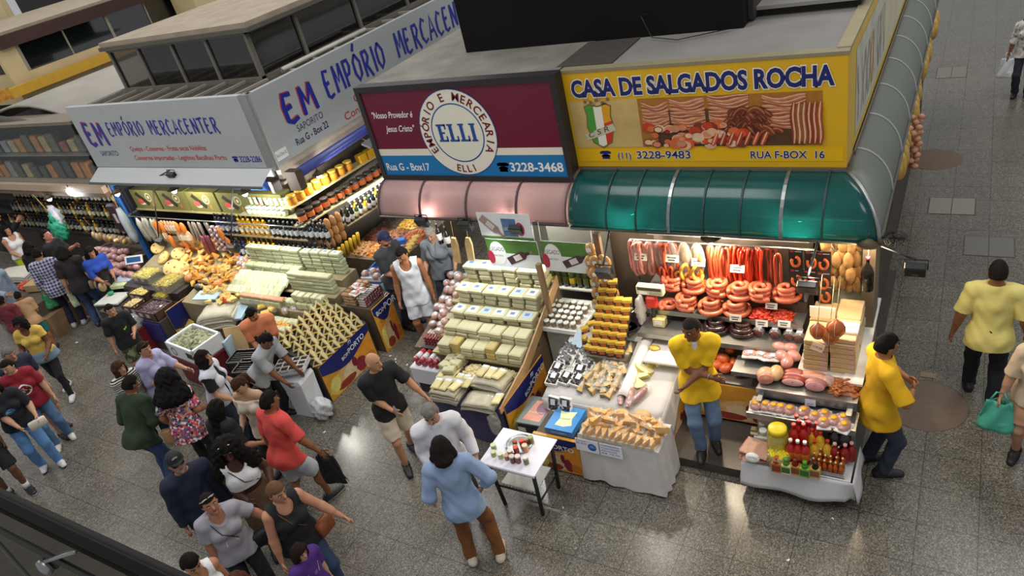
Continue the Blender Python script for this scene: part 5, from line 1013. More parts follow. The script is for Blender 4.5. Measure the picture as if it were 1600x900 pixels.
CB1 = Proto('cheese_brick', brick(.20, .13, .055, CHZ, LBLW), '', 'cheese'); CB2 = Proto('cheese_brick', brick(.20, .13, .055, CHZ, LBLB), '', 'cheese'); CB0 = Proto('cheese_brick', brick(.165, .12, .075, CHZ), '', 'cheese'); CB3 = Proto('cheese_brick', brick(.13, .10, .10, CHZY), '', 'cheese')
LB = {'a': 'cream cheese brick topped with a white paper label on the wide counter', 'b': 'plain cream cheese brick in the lower rows of the wide counter', 'c': 'yellowish cheese brick on the wide counter'}
for si, (y0, y1, z) in enumerate(ST):
 lay = (2, 2, 2, 3, 4)[si]; n = (7, 7, 6, 6, 6)[si]
 for k in range(lay):
  for c_ in range(n):
   x = -5.66+(c_+.5)*1.26/n; top = k == lay-1
   if si == 0: p, l = (CB3 if c_ % 3 == 1 else CB0), ('c' if c_ % 3 == 1 else 'b')
   elif si == 1: p, l = CB0, 'b'
   else: p, l = ((CB2 if (c_+si) % 3 == 1 else CB1) if top else CB0), ('a' if top else 'b')
   hz = .078 if p is CB0 else .06
   p.put((x+jit(.012), (y0+y1)/2+jit(.01), z+k*.078), jit(.08), label=LB[l], group='cheese bricks %s on the wide counter' % l, scale=(1.06, 1.62, 1) if si > 1 else (1.08, 1.7, 1))
# nuts / cheese bites
BITE = C('d9c48a', .5, .2, 30., inst=.05)
heap('cheese_bites', (-5.05, 5.62, .60), .34, .26, .11, BITE, 110, .017, 'heap of cream cheese bites left of the other heap on the wide counter', 'cheese bites', 1.6, mts=[BITE, C('e3d6a8', .5)], seed=12); heap('cheese_bites', (-4.66, 5.64, .60), .36, .26, .11, C('d8cf9f', .5, .2, 30.), 110, .014, 'heap of pale grated cheese beside the side board', 'cheese bites', 1.3, seed=13)
# flat bags: layered sheets of salted fish and cheese
def layered(w, d, n, mts, seed, th=.018, droop=.03):
 q = random.Random(seed); b = MB(); z = 0
 for k in range(n):
  ww, dd, ox, oy, ph = w*(.92+.12*q.random()), d*(.92+.12*q.random()), (q.random()-.5)*.03, (q.random()-.5)*.03, q.random()*6
  b.sheet(lambda u, v: (ox+ww*(u-.5), oy+dd*(v-.5), z+th-droop*((2*u-1)**4+.8*(2*v-1)**4)*(.4+.6*k/n)+.006*sin(u*7+ph)+.005*sin(v*9+ph)), 10, 8, mts[k % len(mts)], th*.8); z += th
 return b
GB = C('a39d86', .5, .18, 10., coat=.5); GB2 = C('b8b196', .5, .15, 10., coat=.4); GB3 = C('a39e90', .45, .2, 12., coat=.5)
lp = dict(label='', cat='bagged fish')
for x, y, w_, d_, n_, sd, lb in ((-5.17, 5.20, .42, .34, 8, 1, 'low pile of grey white flat bags at the left front corner of the wide counter'), (-4.66, 5.16, .44, .30, 5, 2, 'loose pile of flat bags drooping over the purple cloth'), (-4.66, 5.42, .46, .30, 11, 3, 'tall pile of wrinkled grey flat bags near the navy board')):
 layered(w_, d_, n_, [GB, GB2, GB3], sd).build('flat_bag_pile', loc=(x, y, .60), rot=(0, 0, jit(.1)), label=lb, cat='flat bags', kind='stuff')
b = MB(); b.box((-.055, -.10, 0), (.055, .10, .03), C('d8c98c', .45, .12, 14., coat=.6, inst=.08), bev=.012); b.box((-.045, .05, .0295), (.045, .09, .032), LBLW); FB = Proto('flat_cheese_pack', b, 'flat yellow white cheese pack lying on the bag piles', 'cheese pack', 'flat packs on the bag piles')
for x, y, z in ((-5.30, 5.16, .75), (-5.17, 5.17, .75), (-5.03, 5.18, .755), (-4.93, 5.30, .72), (-5.30, 5.40, .64), (-5.18, 5.42, .64), (-5.06, 5.42, .64), (-4.96, 5.44, .64), (-4.78, 5.46, .81), (-4.66, 5.45, .81), (-4.54, 5.45, .81), (-4.42, 5.15, .70), (-5.3, 5.58, .64), (-5.45, 5.46, .64)): FB.put((x, y, z), (jit(.1), jit(.1), jit(.2)))
for c_ in range(5):
 for k in range(2): CB0.put((-5.34+c_*.0+jit(.01)-.09*(c_ % 2), 5.48+.07*c_, .60+.078*k), jit(.2), label='plain cream cheese brick in the left column beside the pepperoni', group='cheese bricks beside the pepperoni')
b = MB(); b.box((-4.5, 5.05, .4), (-4.42, 5.07, .58), C('c9c2b4', .5)); b.ell((-4.48, 5.02, .42), (.08, .04, .16), film('d6d4cc', .55, .25), 18, 14).crumple(.25); b.build('plastic_bag', label='crumpled clear bag hanging down the purple cloth', cat='plastic bag')
promo('advertising_board', 'navy and cheese advertising sheet on the right side of the wide counter', (-4.33, 5.12, .02), (0, 1, 0), 1.0, .62, split=.72, tpos=(.45, .62), ang=.12)
# left side: white box, pepperoni, meats
b = MB(); b.box((-6.22, 5.66, .18), (-5.72, 5.98, .46), C('dcdce4', .6, .04), bev=.015); b.box((-6.18, 5.70, 0), (-5.76, 5.95, .18), C('38343a', .7)); b.build('white_box', label='white covered box under the red and white pepperoni packs', cat='box')
ppk = MB(); ppk.tube([(0, -.11, .022), (0, -.09, .024), (0, .09, .024), (0, .11, .022)], [.008, .024, .024, .008], C('7e2620', .35, .3, 20., coat=.6), 10); ppk.tube([(0, .0, .024), (0, .09, .024)], .0248, C('c9b9b4', .35, .2, 15., coat=.5), 10)
PP = Proto('pepperoni', ppk, 'red pepperoni stick with pale sleeve left of the wide counter', 'pepperoni', 'pepperoni sticks left of the wide counter')
b = MB(); b.box((-6.2, 5.98, .0), (-5.8, 6.3, .56), C('4a4650', .7)); b.build('crate', label='dark crate carrying the silver sleeved pepperoni rows', cat='crate')
for k in range(3):
 for i in range(8): PP.put((-6.15+i*.05, 6.14, .56+k*.045), jit(.03))
PW = Proto('salami_pack', MB().tube([(0, -.1, .03), (0, -.08, .032), (0, .08, .032), (0, .1, .03)], [.01, .032, .032, .01], C('a8323c', .3, .3, 12., coat=.6), 10).tube([(0, -.05, .032), (0, .03, .032)], .0325, C('ddd4d6', .3, .2, 15.), 10), 'red and white salami pack on the white box', 'salami', 'salami packs on the white box')
for k in range(2):
 for i in range(4): PW.put((-6.10+.11*i+jit(.01), 5.82, .46+k*.062), pi/2+jit(.1) if i < 0 else jit(.1), scale=1.25)
ck = MB(); ck.ell((0, 0, .05), (.07, .06, .055), C('c98a70', .35, .3, 16., coat=.6, inst=.12), 9, 6); ck.box((-.02, -.03, .098), (.03, .02, .104), LBLW); ck.ell((0, 0, .05), (.076, .066, .062), FILM, 9, 6)
CK = Proto('wrapped_meat', ck, 'film wrapped piece of pink cured meat left of the cheese bricks', 'meat pack', 'wrapped meats left of the cheese bricks')
b = MB(); b.prism([(5.98, 0), (5.98, .55), (6.3, .62), (7.2, 1.02), (7.2, 0)], 0, .5, C('6a5c4a', .7), plane_M((-6.32, 0, 0), (0, 1, 0), (0, 0, 1))); b.build('meat_stand', label='sloping stand under the wrapped pink meats', cat='stand')
for r_ in range(7):
 for c_ in range(5): CK.put((-6.22+c_*.115+jit(.02)-.005*r_, 6.36+r_*.125+jit(.02), .655+r_*.055), (.3, jit(.3), jit(2)), scale=1.0+jit(.15))
for i in range(7): CK.put((-5.80+jit(.05), 6.0+.13*i, .84+.06*i), (.2, jit(.3), jit(2)), scale=.95)
b = MB(); b.ell((0, 0, .1), (.09, .08, .13), film('c9cdd0', .4, .15), 10, 8); b.ell((0, 0, .07), (.07, .065, .08), C('9a8a6a', .5, .4, 25.), 9, 6); b.build('snack_bag', loc=(-5.95, 6.9, 1.0), label='clear tied bag of mixed nuts left of the upper cheese bricks', cat='bag')
# sample table
t = thing('sample_table', 'small white topped folding table with tasting jars', 'table', (-3.77, 4.48, 0))
b = MB(); b.box((-.34, -.28, .70), (.34, .26, .712), C('e2e0ea', .5, .02)); b.sheet(lambda u, v: (-.34+.68*u, -.28-.01*v, .712-.03*v), 8, 2, C('e2e0ea', .5, .02), .004); b.build('top', t)
for sx in (-1, 1):
 for sy in (-1, 1): b = MB(); b.tube([(sx*.28, sy*.22, .70), (sx*.24, sy*.2, 0)], .022, C('1d1b1c', .5), 8); b.build('leg', t)
b = MB(); b.tube([(-.26, -.2, .3), (.26, -.2, .3)], .012, C('1d1b1c', .5), 6); b.tube([(.26, -.2, .22), (.26, .2, .22)], .012, C('1d1b1c', .5), 6); b.tube([(-.26, .2, .3), (.26, .2, .3)], .012, C('1d1b1c', .5), 6); b.build('stretcher', t)
b = MB(); b.box((-.22, -.18, .32), (.22, .18, .33), C('c9c9c4', .5))
for i in range(10): b.box((-.2+.04*i, -.185, .28), (-.185+.04*i, -.175, .33), C('c9c9c4', .5))
b.build('lower_basket', t)
b = MB(); b.lathe([(0, 0), (.12, 0), (.15, .018), (.152, .02), (.12, .008), (0, .008)], STEEL, 24); b.build('plate', loc=(-3.80, 4.55, .712), label='round steel plate of tasting snacks on the small table', cat='plate')
for i, (x, y) in enumerate(((-3.86, 4.56), (-3.80, 4.61), (-3.75, 4.55), (-3.82, 4.5), (-3.73, 4.6))): b = MB(); b.ell((0, 0, .012), (.03, .025, .018), C(('b8562a', 'd8a83a', 'c9683a', 'e0c86a', '8a3a20')[i], .4, .3, 30.), 8, 5); b.build('snack', loc=(x, y, .722), label='small snack portion on the steel plate', cat='snack', group='snack portions on the steel plate')
for i, (px, py, hx, cap) in enumerate(((772, 701, '8a9a4a', 'c9cfa8'), (772, 712, '9aa85a', 'c0c89a'), (783, 715, 'b9c07a', 'd0d6b0'), (793, 717, '9a5a32', 'c9a070'), (799, 713, 'a04a28', 'd8d0c0'), (811, 722, '7a3a2c', 'd8c8b8'), (823, 724, '6a6a3a', 'd8d4c4'), (808, 708, '8e2a20', 'c23a2c'), (817, 697, 'b84a30', 'd04030'), (822, 705, 'c98a5a', 'e0c09a'), (831, 692, '6a6a2c', '9a9a5a'), (802, 722, '5a2a22', 'c9b8a8'))):
 b = jar(.024, .075 if i > 3 else .05, C(hx, .25, .2, 25., coat=.5), C(cap, .4)); q = P(px, py, .712); q.x = min(max(q.x, -4.07), -3.46); q.y = min(max(q.y, 4.24), 4.70); b.build('tasting_jar', loc=q, label='small tasting jar among the cluster on the little table', cat='jar', group='tasting jars on the small table').scale = (1.25,)*3
# ================================================================== CORNER STALL (silver signs)
t = thing('stepped_counter', 'long wooden counter of the corner stall under cheese bricks and dried fruit', 'counter', (0, 0, 0))
WD2 = C('8f8264', .65, .2, 5.)
for lo, hi in (((-9.55, 5.62, 0), (-8.2, 6.05, .62)), ((-9.9, 6.05, 0), (-8.0, 6.35, .80)), ((-10.3, 6.35, 0), (-8.0, 6.65, .92)), ((-10.4, 6.65, 0), (-8.05, 7.0, 1.05)), ((-13.3, 6.55, 0), (-10.4, 7.5, .72))): b = MB(); b.box(lo, hi, WD2); b.build('step', t)
b = MB(); b.prism([(6.52, .55), (6.52, .857), (7.45, 1.08), (7.45, .72)], 0, 2.9, WD2, plane_M((-13.3, 0, 0), (0, 1, 0), (0, 0, 1))); b.prism([(5.95, 0), (5.95, .72), (6.52, .857), (6.52, 0)], 0, 1., WD2, plane_M((-11.4, 0, 0), (0, 1, 0), (0, 0, 1))); b.build('slope', t)
EB = Proto('cheese_brick', brick(.20, .13, .06, CHZG), '', 'cheese'); EB2 = Proto('cheese_brick', brick(.12, .13, .115, CHZG), '', 'cheese'); EBL = Proto('cheese_brick', brick(.20, .13, .06, CHZG, LBLW), '', 'cheese')
def fill(p, x0, x1, y, z, nx, nz, lb, gr, dz, dy=0., sc=1., ny=1, top=None):
 for j in range(ny):
  for k in range(nz):
   for i in range(nx):
    q = top if (top and k == nz-1) else p
    q.put((x0+(x1-x0)*(i+.5)/nx+jit(.008), y+j*.14+dy*k+jit(.008), z+k*dz), jit(.05), label=lb, group=gr, scale=sc)
fill(EB, -10.25, -9.0, 6.86, 1.05, 6, 6, 'greenish white cheese brick in the tall rear wall, left part', 'rear wall bricks, left part', .063, top=EBL); fill(EB, -8.95, -8.1, 6.86, 1.05, 4, 6, 'greenish white cheese brick in the tall rear wall, right part', 'rear wall bricks, right part', .063, top=EBL)
fill(EB2, -9.88, -8.95, 6.12, .80, 8, 1, 'upright cheese brick in the low front row of the corner stall', 'low front row bricks', .118); fill(EB2, -9.05, -8.0, 6.18, .80, 8, 1, 'upright cheese brick in the front right row of the corner stall', 'front right row bricks', .118)
fill(EB2, -9.5, -8.25, 5.72, .62, 11, 1, 'upright cheese brick in the lowest front row of the corner stall', 'lowest front row bricks', .118); fill(EB2, -9.5, -8.25, 5.9, .62, 11, 1, 'upright cheese brick in the lowest front row of the corner stall', 'lowest front row bricks', .118); fill(EB, -10.25, -8.95, 6.70, 1.05, 6, 2, 'greenish white cheese brick in the tall rear wall, left part', 'rear wall bricks, left part', .063); fill(EB, -9.0, -8.1, 6.5, .92, 5, 5, 'cheese brick in the middle right stack of the corner stall', 'middle right bricks', .063); fill(EB2, -8.75, -8.05, 6.22, .92, 5, 1, 'upright cheese brick in the front right row of the corner stall', 'front right row bricks', .118)
SH = Proto('cheese_pack', brick(.13, .16, .05, C('c0c49c', .45, .16, 40., coat=.6, inst=.08), None, .02), 'pale green shredded cheese pack in the sloping middle rows', 'cheese pack', 'shredded cheese packs')
for r_ in range(4):
 for i in range(11): SH.put((-10.25+i*.115+jit(.015), 6.22+r_*.11+jit(.01), .94+.03*r_), (.5+jit(.15), 0, jit(.2)))
SM = Proto('salmon_pack', brick(.16, .09, .045, C('d0906a', .4, .2, 25., coat=.6, inst=.08), None, .012), 'flat salmon pink pack in the row between the cheese rows', 'packet', 'salmon pink packs')
for i in range(7): SM.put((-9.8+i*.14+jit(.01), 6.12, .93), (.3, 0, jit(.1)))
b = MB(); b.box((-10.2, 6.35, .80), (-8.9, 6.4, .94), WD2); b.build('shelf_lip', label='brown shelf lip between the cheese rows of the corner stall', cat='shelf lip')
# triangular cheese packs on a slope
tr = MB(); TN = C('d3c18a', .5, .12, 18., inst=.1)
tr.prism([(-.065, 0), (.065, 0), (0, .115)], -.06, .06, TN, plane_M((0, 0, 0), (1, 0, 0), (0, 0, 1)), side=C('d9cb9c', .5, .1, 18.)); tr.add([(-.038, -.0605, .024), (.038, -.0605, .024), (0, -.0605, .085)], [(0, 1, 2)], C('4a3222', .6)); tr.add([(-.05, -.0608, .004), (.05, -.0608, .004), (.045, -.0608, .018), (-.045, -.0608, .018)], [(0, 1, 2, 3)], C('e3c54a', .5))
TP = Proto('wedge_pack', tr, 'tan triangular cheese pack in the stepped wedge display', 'cheese', 'triangular cheese packs')
b = MB(); b.prism([(0, 0), (0, .62), (-.75, .92), (-.75, 0)], 0, 1.12, C('3c352e', .6, .15), plane_M((-7.42, 6.26, 0), (1, 0, 0), (0, 0, 1))); b.build('wedge_stand', label='dark sloping stand under the triangular cheese packs', cat='stand')
for r_ in range(6):
 for i in range(8):
  TP.put((-7.47-.125*r_+jit(.008), 5.21+.135*i+jit(.008)+(.06 if r_ % 2 else 0), .625+.058*r_), (-.2, 0, .80+jit(.15)), scale=1.05)
promo('advertising_board', 'large cheese advertising board facing the passage below the triangular packs', (-7.41, 5.15, .0), (0, 1, 0), 1.08, .62, split=.66, tpos=(.40, .66), ang=.10)
promo('advertising_board', 'upright cheese advertising board at the passage corner of the corner stall', (-7.30, 6.34, .0), (0, 1, 0), .46, .80, split=.78, tpos=(.12, .80), ang=0)
b = MB(); b.box((-7.95, 6.34, 0), (-7.34, 6.82, .80), C('57493a', .7)); b.build('crate', label='tall brown crate behind the upright passage board', cat='crate')
BG = Proto('brown_packet', brick(.07, .11, .05, C('a5805a', .45, .3, 25., coat=.5, inst=.15), None, .012), 'small brown snack packet in the stack above the upright board', 'packet', 'brown packets above the upright board'); SV = Proto('silver_tube', MB().tube([(0, -.07, .02), (0, .07, .02)], .02, C('b9b4b6', .25, .15, 14., coat=.6, inst=.1), 9).tube([(0, -.074, .02), (0, -.068, .02)], .021, C('7a2a30', .4), 9), 'silver wrapped roll stacked beside the brown packets', 'roll', 'silver rolls above the upright board')
for k in range(4):
 for j in range(5): BG.put((-7.80+jit(.01), 6.40+.09*j, .80+.053*k), pi/2+jit(.1)); BG.put((-7.68+jit(.01), 6.40+.09*j, .80+.053*k), pi/2+jit(.1))
for k in range(4):
 for j in range(8): SV.put((-7.48+jit(.006), 6.39+.052*j, .80+.042*k), pi/2+jit(.05));
for i, (px, py) in enumerate(((558, 448), (566, 455), (555, 460))): PACK.put(P(px, py, 1.03), jit(.5), label='film wrapped meat tray beside the silver rolls', group='meat trays beside the silver rolls')
b = MB(); b.sheet(lambda u, v: (-7.50+.03*v+.015*sin(u*9)*v, 6.88+.85*u, .86*(1-v)+.03), 14, 8, C('8fa3b5', .5, .12, 5.), .008); b.build('plastic_sheet', label='pale blue grey plastic sheet hanging beside the passage', cat='sheet')
b = MB(); b.box((-8.0, 6.9, 0), (-7.53, 7.7, .84), C('6b665e', .7)); b.build('side_counter', label='grey side counter behind the pale blue plastic sheet', cat='counter')
t = thing('blue_crate', 'open blue and white crate on the side counter by the passage', 'crate', (-7.78, 7.2, .84), .1)
b = MB(); b.box((-.2, -.26, 0), (.2, .26, .03), C('2c62ac', .4)); b.box((-.2, -.26, .03), (-.18, .26, .10), C('2c62ac', .4)); b.box((.18, -.26, .03), (.2, .26, .10), WHITE); b.box((-.2, -.26, .03), (.2, -.24, .1), WHITE); b.box((-.2, .24, .03), (.2, .26, .1), C('2c62ac', .4)); b.box((-.18, -.02, .03), (.18, .02, .09), WHITE); b.build('tray', t)
for x, y, h_ in ((-.09, -.13, '7f9db8'), (.08, .13, 'a5b9c9')): b = MB(); b.box((x-.08, y-.09, .03), (x+.08, y+.09, .08), C(h_, .4, .2, 14.)); b.build('packed_goods', t)
for i, (px, py) in enumerate(((572, 432), (585, 428), (598, 424), (590, 436))): CK.put(P(px, py, .9), jit(2), label='pink wrapped meat beside the blue crate', group='pink meats beside the blue crate')
# white box with berry punnets, black crates
b = MB(); b.box((-.20, -.15, 0), (.20, .15, .60), C('d6d9de', .6, .05, 3.), bev=.02); b.ell((.33, -.1, .16), (.13, .12, .17), C('d3d6da', .6, .08), 22, 16).crumple(.3); b.build('covered_box', loc=(-7.64, 4.92, 0), rot=(0, 0, .12), label='white covered box with a plastic bag at the end of the corner stall', cat='box')
pu = MB(); pu.box((-.055, -.045, 0), (.055, .045, .008), TRAYW)
for lo, hi in (((-.055, -.045, 0), (.055, -.041, .04)), ((-.055, .041, 0), (.055, .045, .04)), ((-.055, -.045, 0), (-.051, .045, .04)), ((.051, -.045, 0), (.055, .045, .04))): pu.box(lo, hi, TRAYW)
for i in range(16): pu.ell((-.036+.024*(i % 4), -.028+.019*(i//4), .03+jit(.004)), (.013, .012, .011), C('30181e', .35, .3, 30., coat=.4), 6, 4)
PU = Proto('berry_punnet', pu, 'white punnet of dark berries on the tray in front of the stooping vendor', 'berry punnet', 'berry punnets on the tray'); trayc = P(455, 572, .74); trM = Matrix.Rotation(.45, 4, 'Z')
b = MB(); b.box((-.24, -.17, -.03), (.24, .17, 0), C('c9ccd0', .4)); b.build('carrying_tray', loc=trayc, rot=(0, 0, .45), label='pale tray of berry punnets in front of the stooping vendor', cat='tray')
for i in range(4):
 for j in range(3): q = trM @ Vector((-.17+.115*i, -.10+.10*j, .002)); PU.put(trayc+q, .45)
for i, (px, py, lb) in enumerate(((388, 570, 'black slatted crate left of the stooping vendor, upper'), (398, 585, 'black slatted crate left of the stooping vendor, lower'))):
 t = thing('plastic_crate', lb, 'crate', P(px, py, .35+.0*i), .3); b = MB()
 for k in range(7): b.box((-.22, -.15+.05*k-.008, .0), (.22, -.15+.05*k+.008, .16), C('1c1c1f', .45))
 b.build('slats', t); b = MB(); b.box((-.24, -.17, .14), (.24, -.15, .18), C('26262a', .4)); b.box((-.24, .15, .14), (.24, .17, .18), C('26262a', .4)); b.box((-.24, -.17, -.3), (-.22, .17, .18), C('26262a', .4)); b.box((.22, -.17, -.3), (.24, .17, .18), C('26262a', .4)); b.build('rim', t)
# front ledge: nuts and dried fruit
b = MB(); b.box((-8.62, 5.22, .52), (-8.2, 5.6, .56), WD2); b.box((-8.6, 5.26, 0), (-8.22, 5.58, .52), C('3a332c', .7)); b.build('nut_ledge', label='low dark ledge under the macadamia heap', cat='ledge')
MAC = C('b98a4a', .5, .2, 30.); ORF = C('dd9a2e', .4, .2, 20., coat=.3)
heap('macadamia_heap', (-8.41, 5.42, .56), .42, .36, .14, MAC, 150, .016, 'heap of tan macadamia nuts behind the stooping vendor', 'nuts', 1.1, seed=31); heap('dried_fruit_heap', (-8.75, 5.80, .62), .5, .35, .14, ORF, 100, .022, 'heap of orange dried fruit beside the vendor in the peach shirt', 'dried fruit', 1.5, seed=32, mts=[ORF, C('e0b85a', .4), C('d98420', .4)]); heap('dried_mango_heap', (-9.1, 5.85, .62), .45, .3, .10, C('d9b45a', .4), 80, .022, 'heap of pale yellow dried fruit next to the orange heap', 'dried fruit', 1.8, seed=33)
CBG = Proto('clear_bag', MB().ell((0, 0, .06), (.10, .07, .07), film('e8dcd8', .5, .12), 10, 6).ell((0, 0, .05), (.08, .055, .045), C('b58a7a', .5, .3, 20.), 8, 5), 'clear bag of dried fruit in front of the triangular packs', 'bag', 'clear bags before the triangular packs')
for px, py in ((432, 487), (448, 490), (462, 488), (425, 478), (440, 478)): CBG.put(P(px, py, .72), jit(1.))
b = MB(); b.box((-.05, -.03, 0), (.05, .03, .05), C('2566b4', .4)); b.build('blue_packet', loc=P(422, 473, .86), rot=(0, 0, .4), label='small blue packet among the yellow packs of the corner stall', cat='packet'); YP = Proto('yellow_packet', brick(.14, .09, .05, C('d3b050', .4, .25, 25., coat=.5, inst=.1), None, .015), 'yellow packet in the small group around the blue packet', 'packet', 'yellow packets around the blue one')
for px, py in ((410, 480), (425, 484), (435, 478), (415, 490), (405, 472)): YP.put(P(px, py, .80), (.3, 0, jit(1)))
# orange cheese hill
OC = C('e6b257', .5, .12, 14., inst=.08); OC2 = C('e2c277', .5, .14, 14., inst=.1); OC3 = C('e39a42', .45, .15, 14., inst=.1)
def hill(px, py, dz=0.):
 z = .85
 for _ in range(6): q = P(px, py, z); z = .72+max(0, min(1.5, q.y-5.95))*.24
 return P(px, py, z)+Vector((0, 0, dz))
b = MB(); b.lathe([(0, 0), (.125, 0), (.135, .012), (.135, .05), (.125, .062), (0, .062)], OC2, 22)
for a in (.4, 2.3, 4.2): b.lathe([(0, .0625), (.016, .0625), (.016, .064), (0, .064)], C('8a4a2a', .5), 10, T(.09*cos(a), .09*sin(a), 0))
DC = Proto('round_cheese', b, '', 'cheese'); b = MB(); b.lathe([(0, 0), (.09, 0), (.1, .02), (.1, .06), (.08, .09), (0, .1)], C('c8823c', .45, .2, 8., coat=.3, inst=.1), 18); SCW = Proto('round_cheese', b, '', 'cheese')
for i, (px, py, lb) in enumerate(((249, 391, 'flat yellow cheese wheel, upper left of the orange cheese hill'), (259, 406, 'flat yellow cheese wheel second from the blue post'), (281, 400, 'flat yellow cheese wheel with dark spots behind the second'), (290, 410, 'yellow cheese wheel with dark spots in the middle of the wheels'), (272, 422, 'large yellow cheese wheel at the left foot of the hill'), (285, 425, 'large pale cheese wheel right of the foot wheel'))): DC.put(hill(px, py, .03), (.55, jit(.15), jit(1)), label=lb, scale=1.0 if i < 4 else 1.25)
for px, py, lb in ((286, 386, 'small round brown rind cheese at the top of the hill'), (300, 392, 'pinkish round cheese behind the orange slabs'), (300, 437, 'round tan cheese in front of the slabs'), (345, 447, 'round tan cheese at the front foot of the hill')): SCW.put(hill(px, py, .02), (.4, 0, jit(1)), label=lb)
b = MB(); b.prism([(-.07, 0), (.07, 0), (.04, .1), (-.03, .11)], 0, .035, OC); CSL = Proto('cheese_piece', b, '', 'cheese'); b = MB(); b.prism([(-.06, 0), (.07, .01), (.01, .13)], 0, .05, OC3); CSW = Proto('cheese_piece', b, '', 'cheese'); b = MB(); b.prism([(-.06, 0), (.07, .01), (.01, .13)], 0, .05, OC2); CSY = Proto('cheese_piece', b, '', 'cheese')
q = random.Random(5)
for i in range(230):
 px, py = 290+106*q.random(), 380+76*q.random()
 if py < 380+ (px < 310)*20: continue
 pr, l = ((CSL, 'orange cheese slab heaped on the hill of the corner stall'), (CSW, 'deep orange cheese piece heaped on the hill of the corner stall'), (CSY, 'pale yellow cheese piece heaped on the hill of the corner stall'))[i % 3]
 pr.put(hill(px, py, .01+.07*q.random()), (q.random()*1.2-.3, q.random()-.5, q.random()*6), scale=.75+.25*q.random(), label=l, group=l.split(' heaped')[0]+'s on the hill')
for i in range(46):
 px, py = 322+66*q.random(), 450+24*q.random(); CSY.put(P(px, py, .86)+Vector((0, 0, .03*q.random())), (q.random()*.6, q.random()*.5, q.random()*6), scale=.9, label='pale yellow cheese piece in front of the orange hill above the cod pile', group='cheese pieces above the cod pile')
b = MB(); b.ell((0, 0, .05), (.16, .1, .07), C('17171a', .4, .1, coat=.4), 10, 6); b.build('black_bag', loc=P(316, 452, .80), label='small black bag between the orange hill and the navy board', cat='bag')
b = MB(); b.box((-.25, -.12, 0), (.25, .12, .02), C('a9c6d6', .5)); b.build('blue_sheet', loc=P(325, 462, .88), rot=(.1, 0, .2), label='pale blue sheet in front of the black bag', cat='sheet')
for i in range(26):
 px, py = 372+22*q.random(), 405+40*q.random(); CK.put(hill(px, py, .02), (jit(.4), jit(.4), jit(3)), label='pinkish wrapped meat at the right side of the orange hill', group='meats beside the orange hill')
# ham gift boxes on the upper shelf
t = thing('wall_shelf', 'green shelf of printed ham gift boxes above the orange cheeses', 'shelf', (0, 0, 0)); b = MB(); b.box((-13.8, 7.3, 1.72), (-9.3, 7.62, 1.75), C('9a9468', .5)); b.build('board', t)
hb = MB(); hb.box((-.40, 0, 0), (.40, .22, .40), C('6a6a3c', .5, .2, 5.)); M = plane_M((-.40, -.001, 0), (1, 0, 0), (0, 0, 1)); hb.add([(.12, .30, 0), (.2, .36, 0), (.5, .12, 0), (.42, .06, 0)], [(3, 2, 1, 0)], C('2a2a22', .5), M); disc(hb, .22, .16, .09, C('c0504a', .5, .3, 12.), M, .001, 16, .055); disc(hb, .26, .11, .09, C('d9c4b4', .5), M, .0005, 16, .03); ring(hb, .52, .25, .07, .09, C('b9b79a', .5), M, .001, 20); disc(hb, .52, .25, .03, C('cfcdb8', .5), M, .001, 12); rect(hb, .56, .06, .6, .14, C('c8742c', .5), M, .001)
HBX = Proto('ham_box', hb, 'olive printed ham gift box in the row above the hanging goods', 'box', 'ham gift boxes')
for i in range(5): HBX.put((-13.35+.86*i, 7.32, 1.75))
# hanging goods under the shelf
t = thing('hanging_rail', 'steel rail with hanging goods under the ham boxes', 'rail', (0, 0, 0)); b = MB(); b.tube([(-13.8, 7.08, 1.70), (-9.0, 7.08, 1.70)], .012, STEEL, 6); b.build('tube', t); b = MB(); b.box((-13.8, 7.06, 1.7), (-13.77, 7.3, 1.73), STEEL); b.build('bracket', t); b = MB(); b.box((-9.1, 7.06, 1.7), (-9.07, 7.3, 1.73), STEEL); b.build('bracket', t)
fish = Proto('dried_fish', MB().tube([(0, 0, 0), (0, 0, -.12), (0, .01, -.4), (0, 0, -.52)], [.012, .05, .045, .015], C('aeb0a4', .4, .25, 14., coat=.4, inst=.15), 8, flat=.4), 'long silver dried fish hanging beside the blue post', 'dried fish', 'hanging silver fish'); stick = Proto('salami_stick', MB().tube([(0, 0, 0), (0, 0, -.04), (0, 0, -.36), (0, 0, -.40)], [.006, .024, .024, .008], C('8d857c', .35, .3, 30., coat=.4, inst=.2), 8), 'slim grey salami stick hanging under the ham boxes', 'salami', 'hanging grey salami sticks'); rstick = Proto('salami_stick', MB().tube([(0, 0, 0), (0, 0, -.04), (0, 0, -.34), (0, 0, -.38)], [.006, .03, .03, .008], C('7d3a48', .35, .3, 20., coat=.4), 8), 'wine red salami stick hanging right of the grey ones', 'salami', 'hanging red salami sticks')
xr = lambda px: PY(px, 350, 7.08).x
for i in range(9): fish.put((xr(220+3.4*i), 7.05+jit(.04), 1.69), (jit(.1), 0, jit(.6)))
for i in range(9): stick.put((xr(298+3.6*i), 7.06+jit(.04), 1.69), (jit(.06), 0, jit(1)))
for i in range(4): rstick.put((xr(312+3.5*i), 7.0+jit(.03), 1.45), (jit(.06), 0, jit(1)))
tb = Proto('snack_bag', MB().ell((0, 0, -.16), (.07, .04, .15), C('c9a27c', .4, .35, 18., coat=.6, inst=.2), 9, 7).box((-.04, -.043, -.2), (.04, -.035, -.1), C('e3d6c4', .4)), 'tan snack bag hanging behind the round cheeses', 'snack bag', 'hanging tan snack bags')
for i in range(10): tb.put((xr(256+4.5*(i % 9)), 7.06-.05*(i//5), 1.69-.02*i % 3 if False else 1.68-.16*(i//5)), jit(.5))
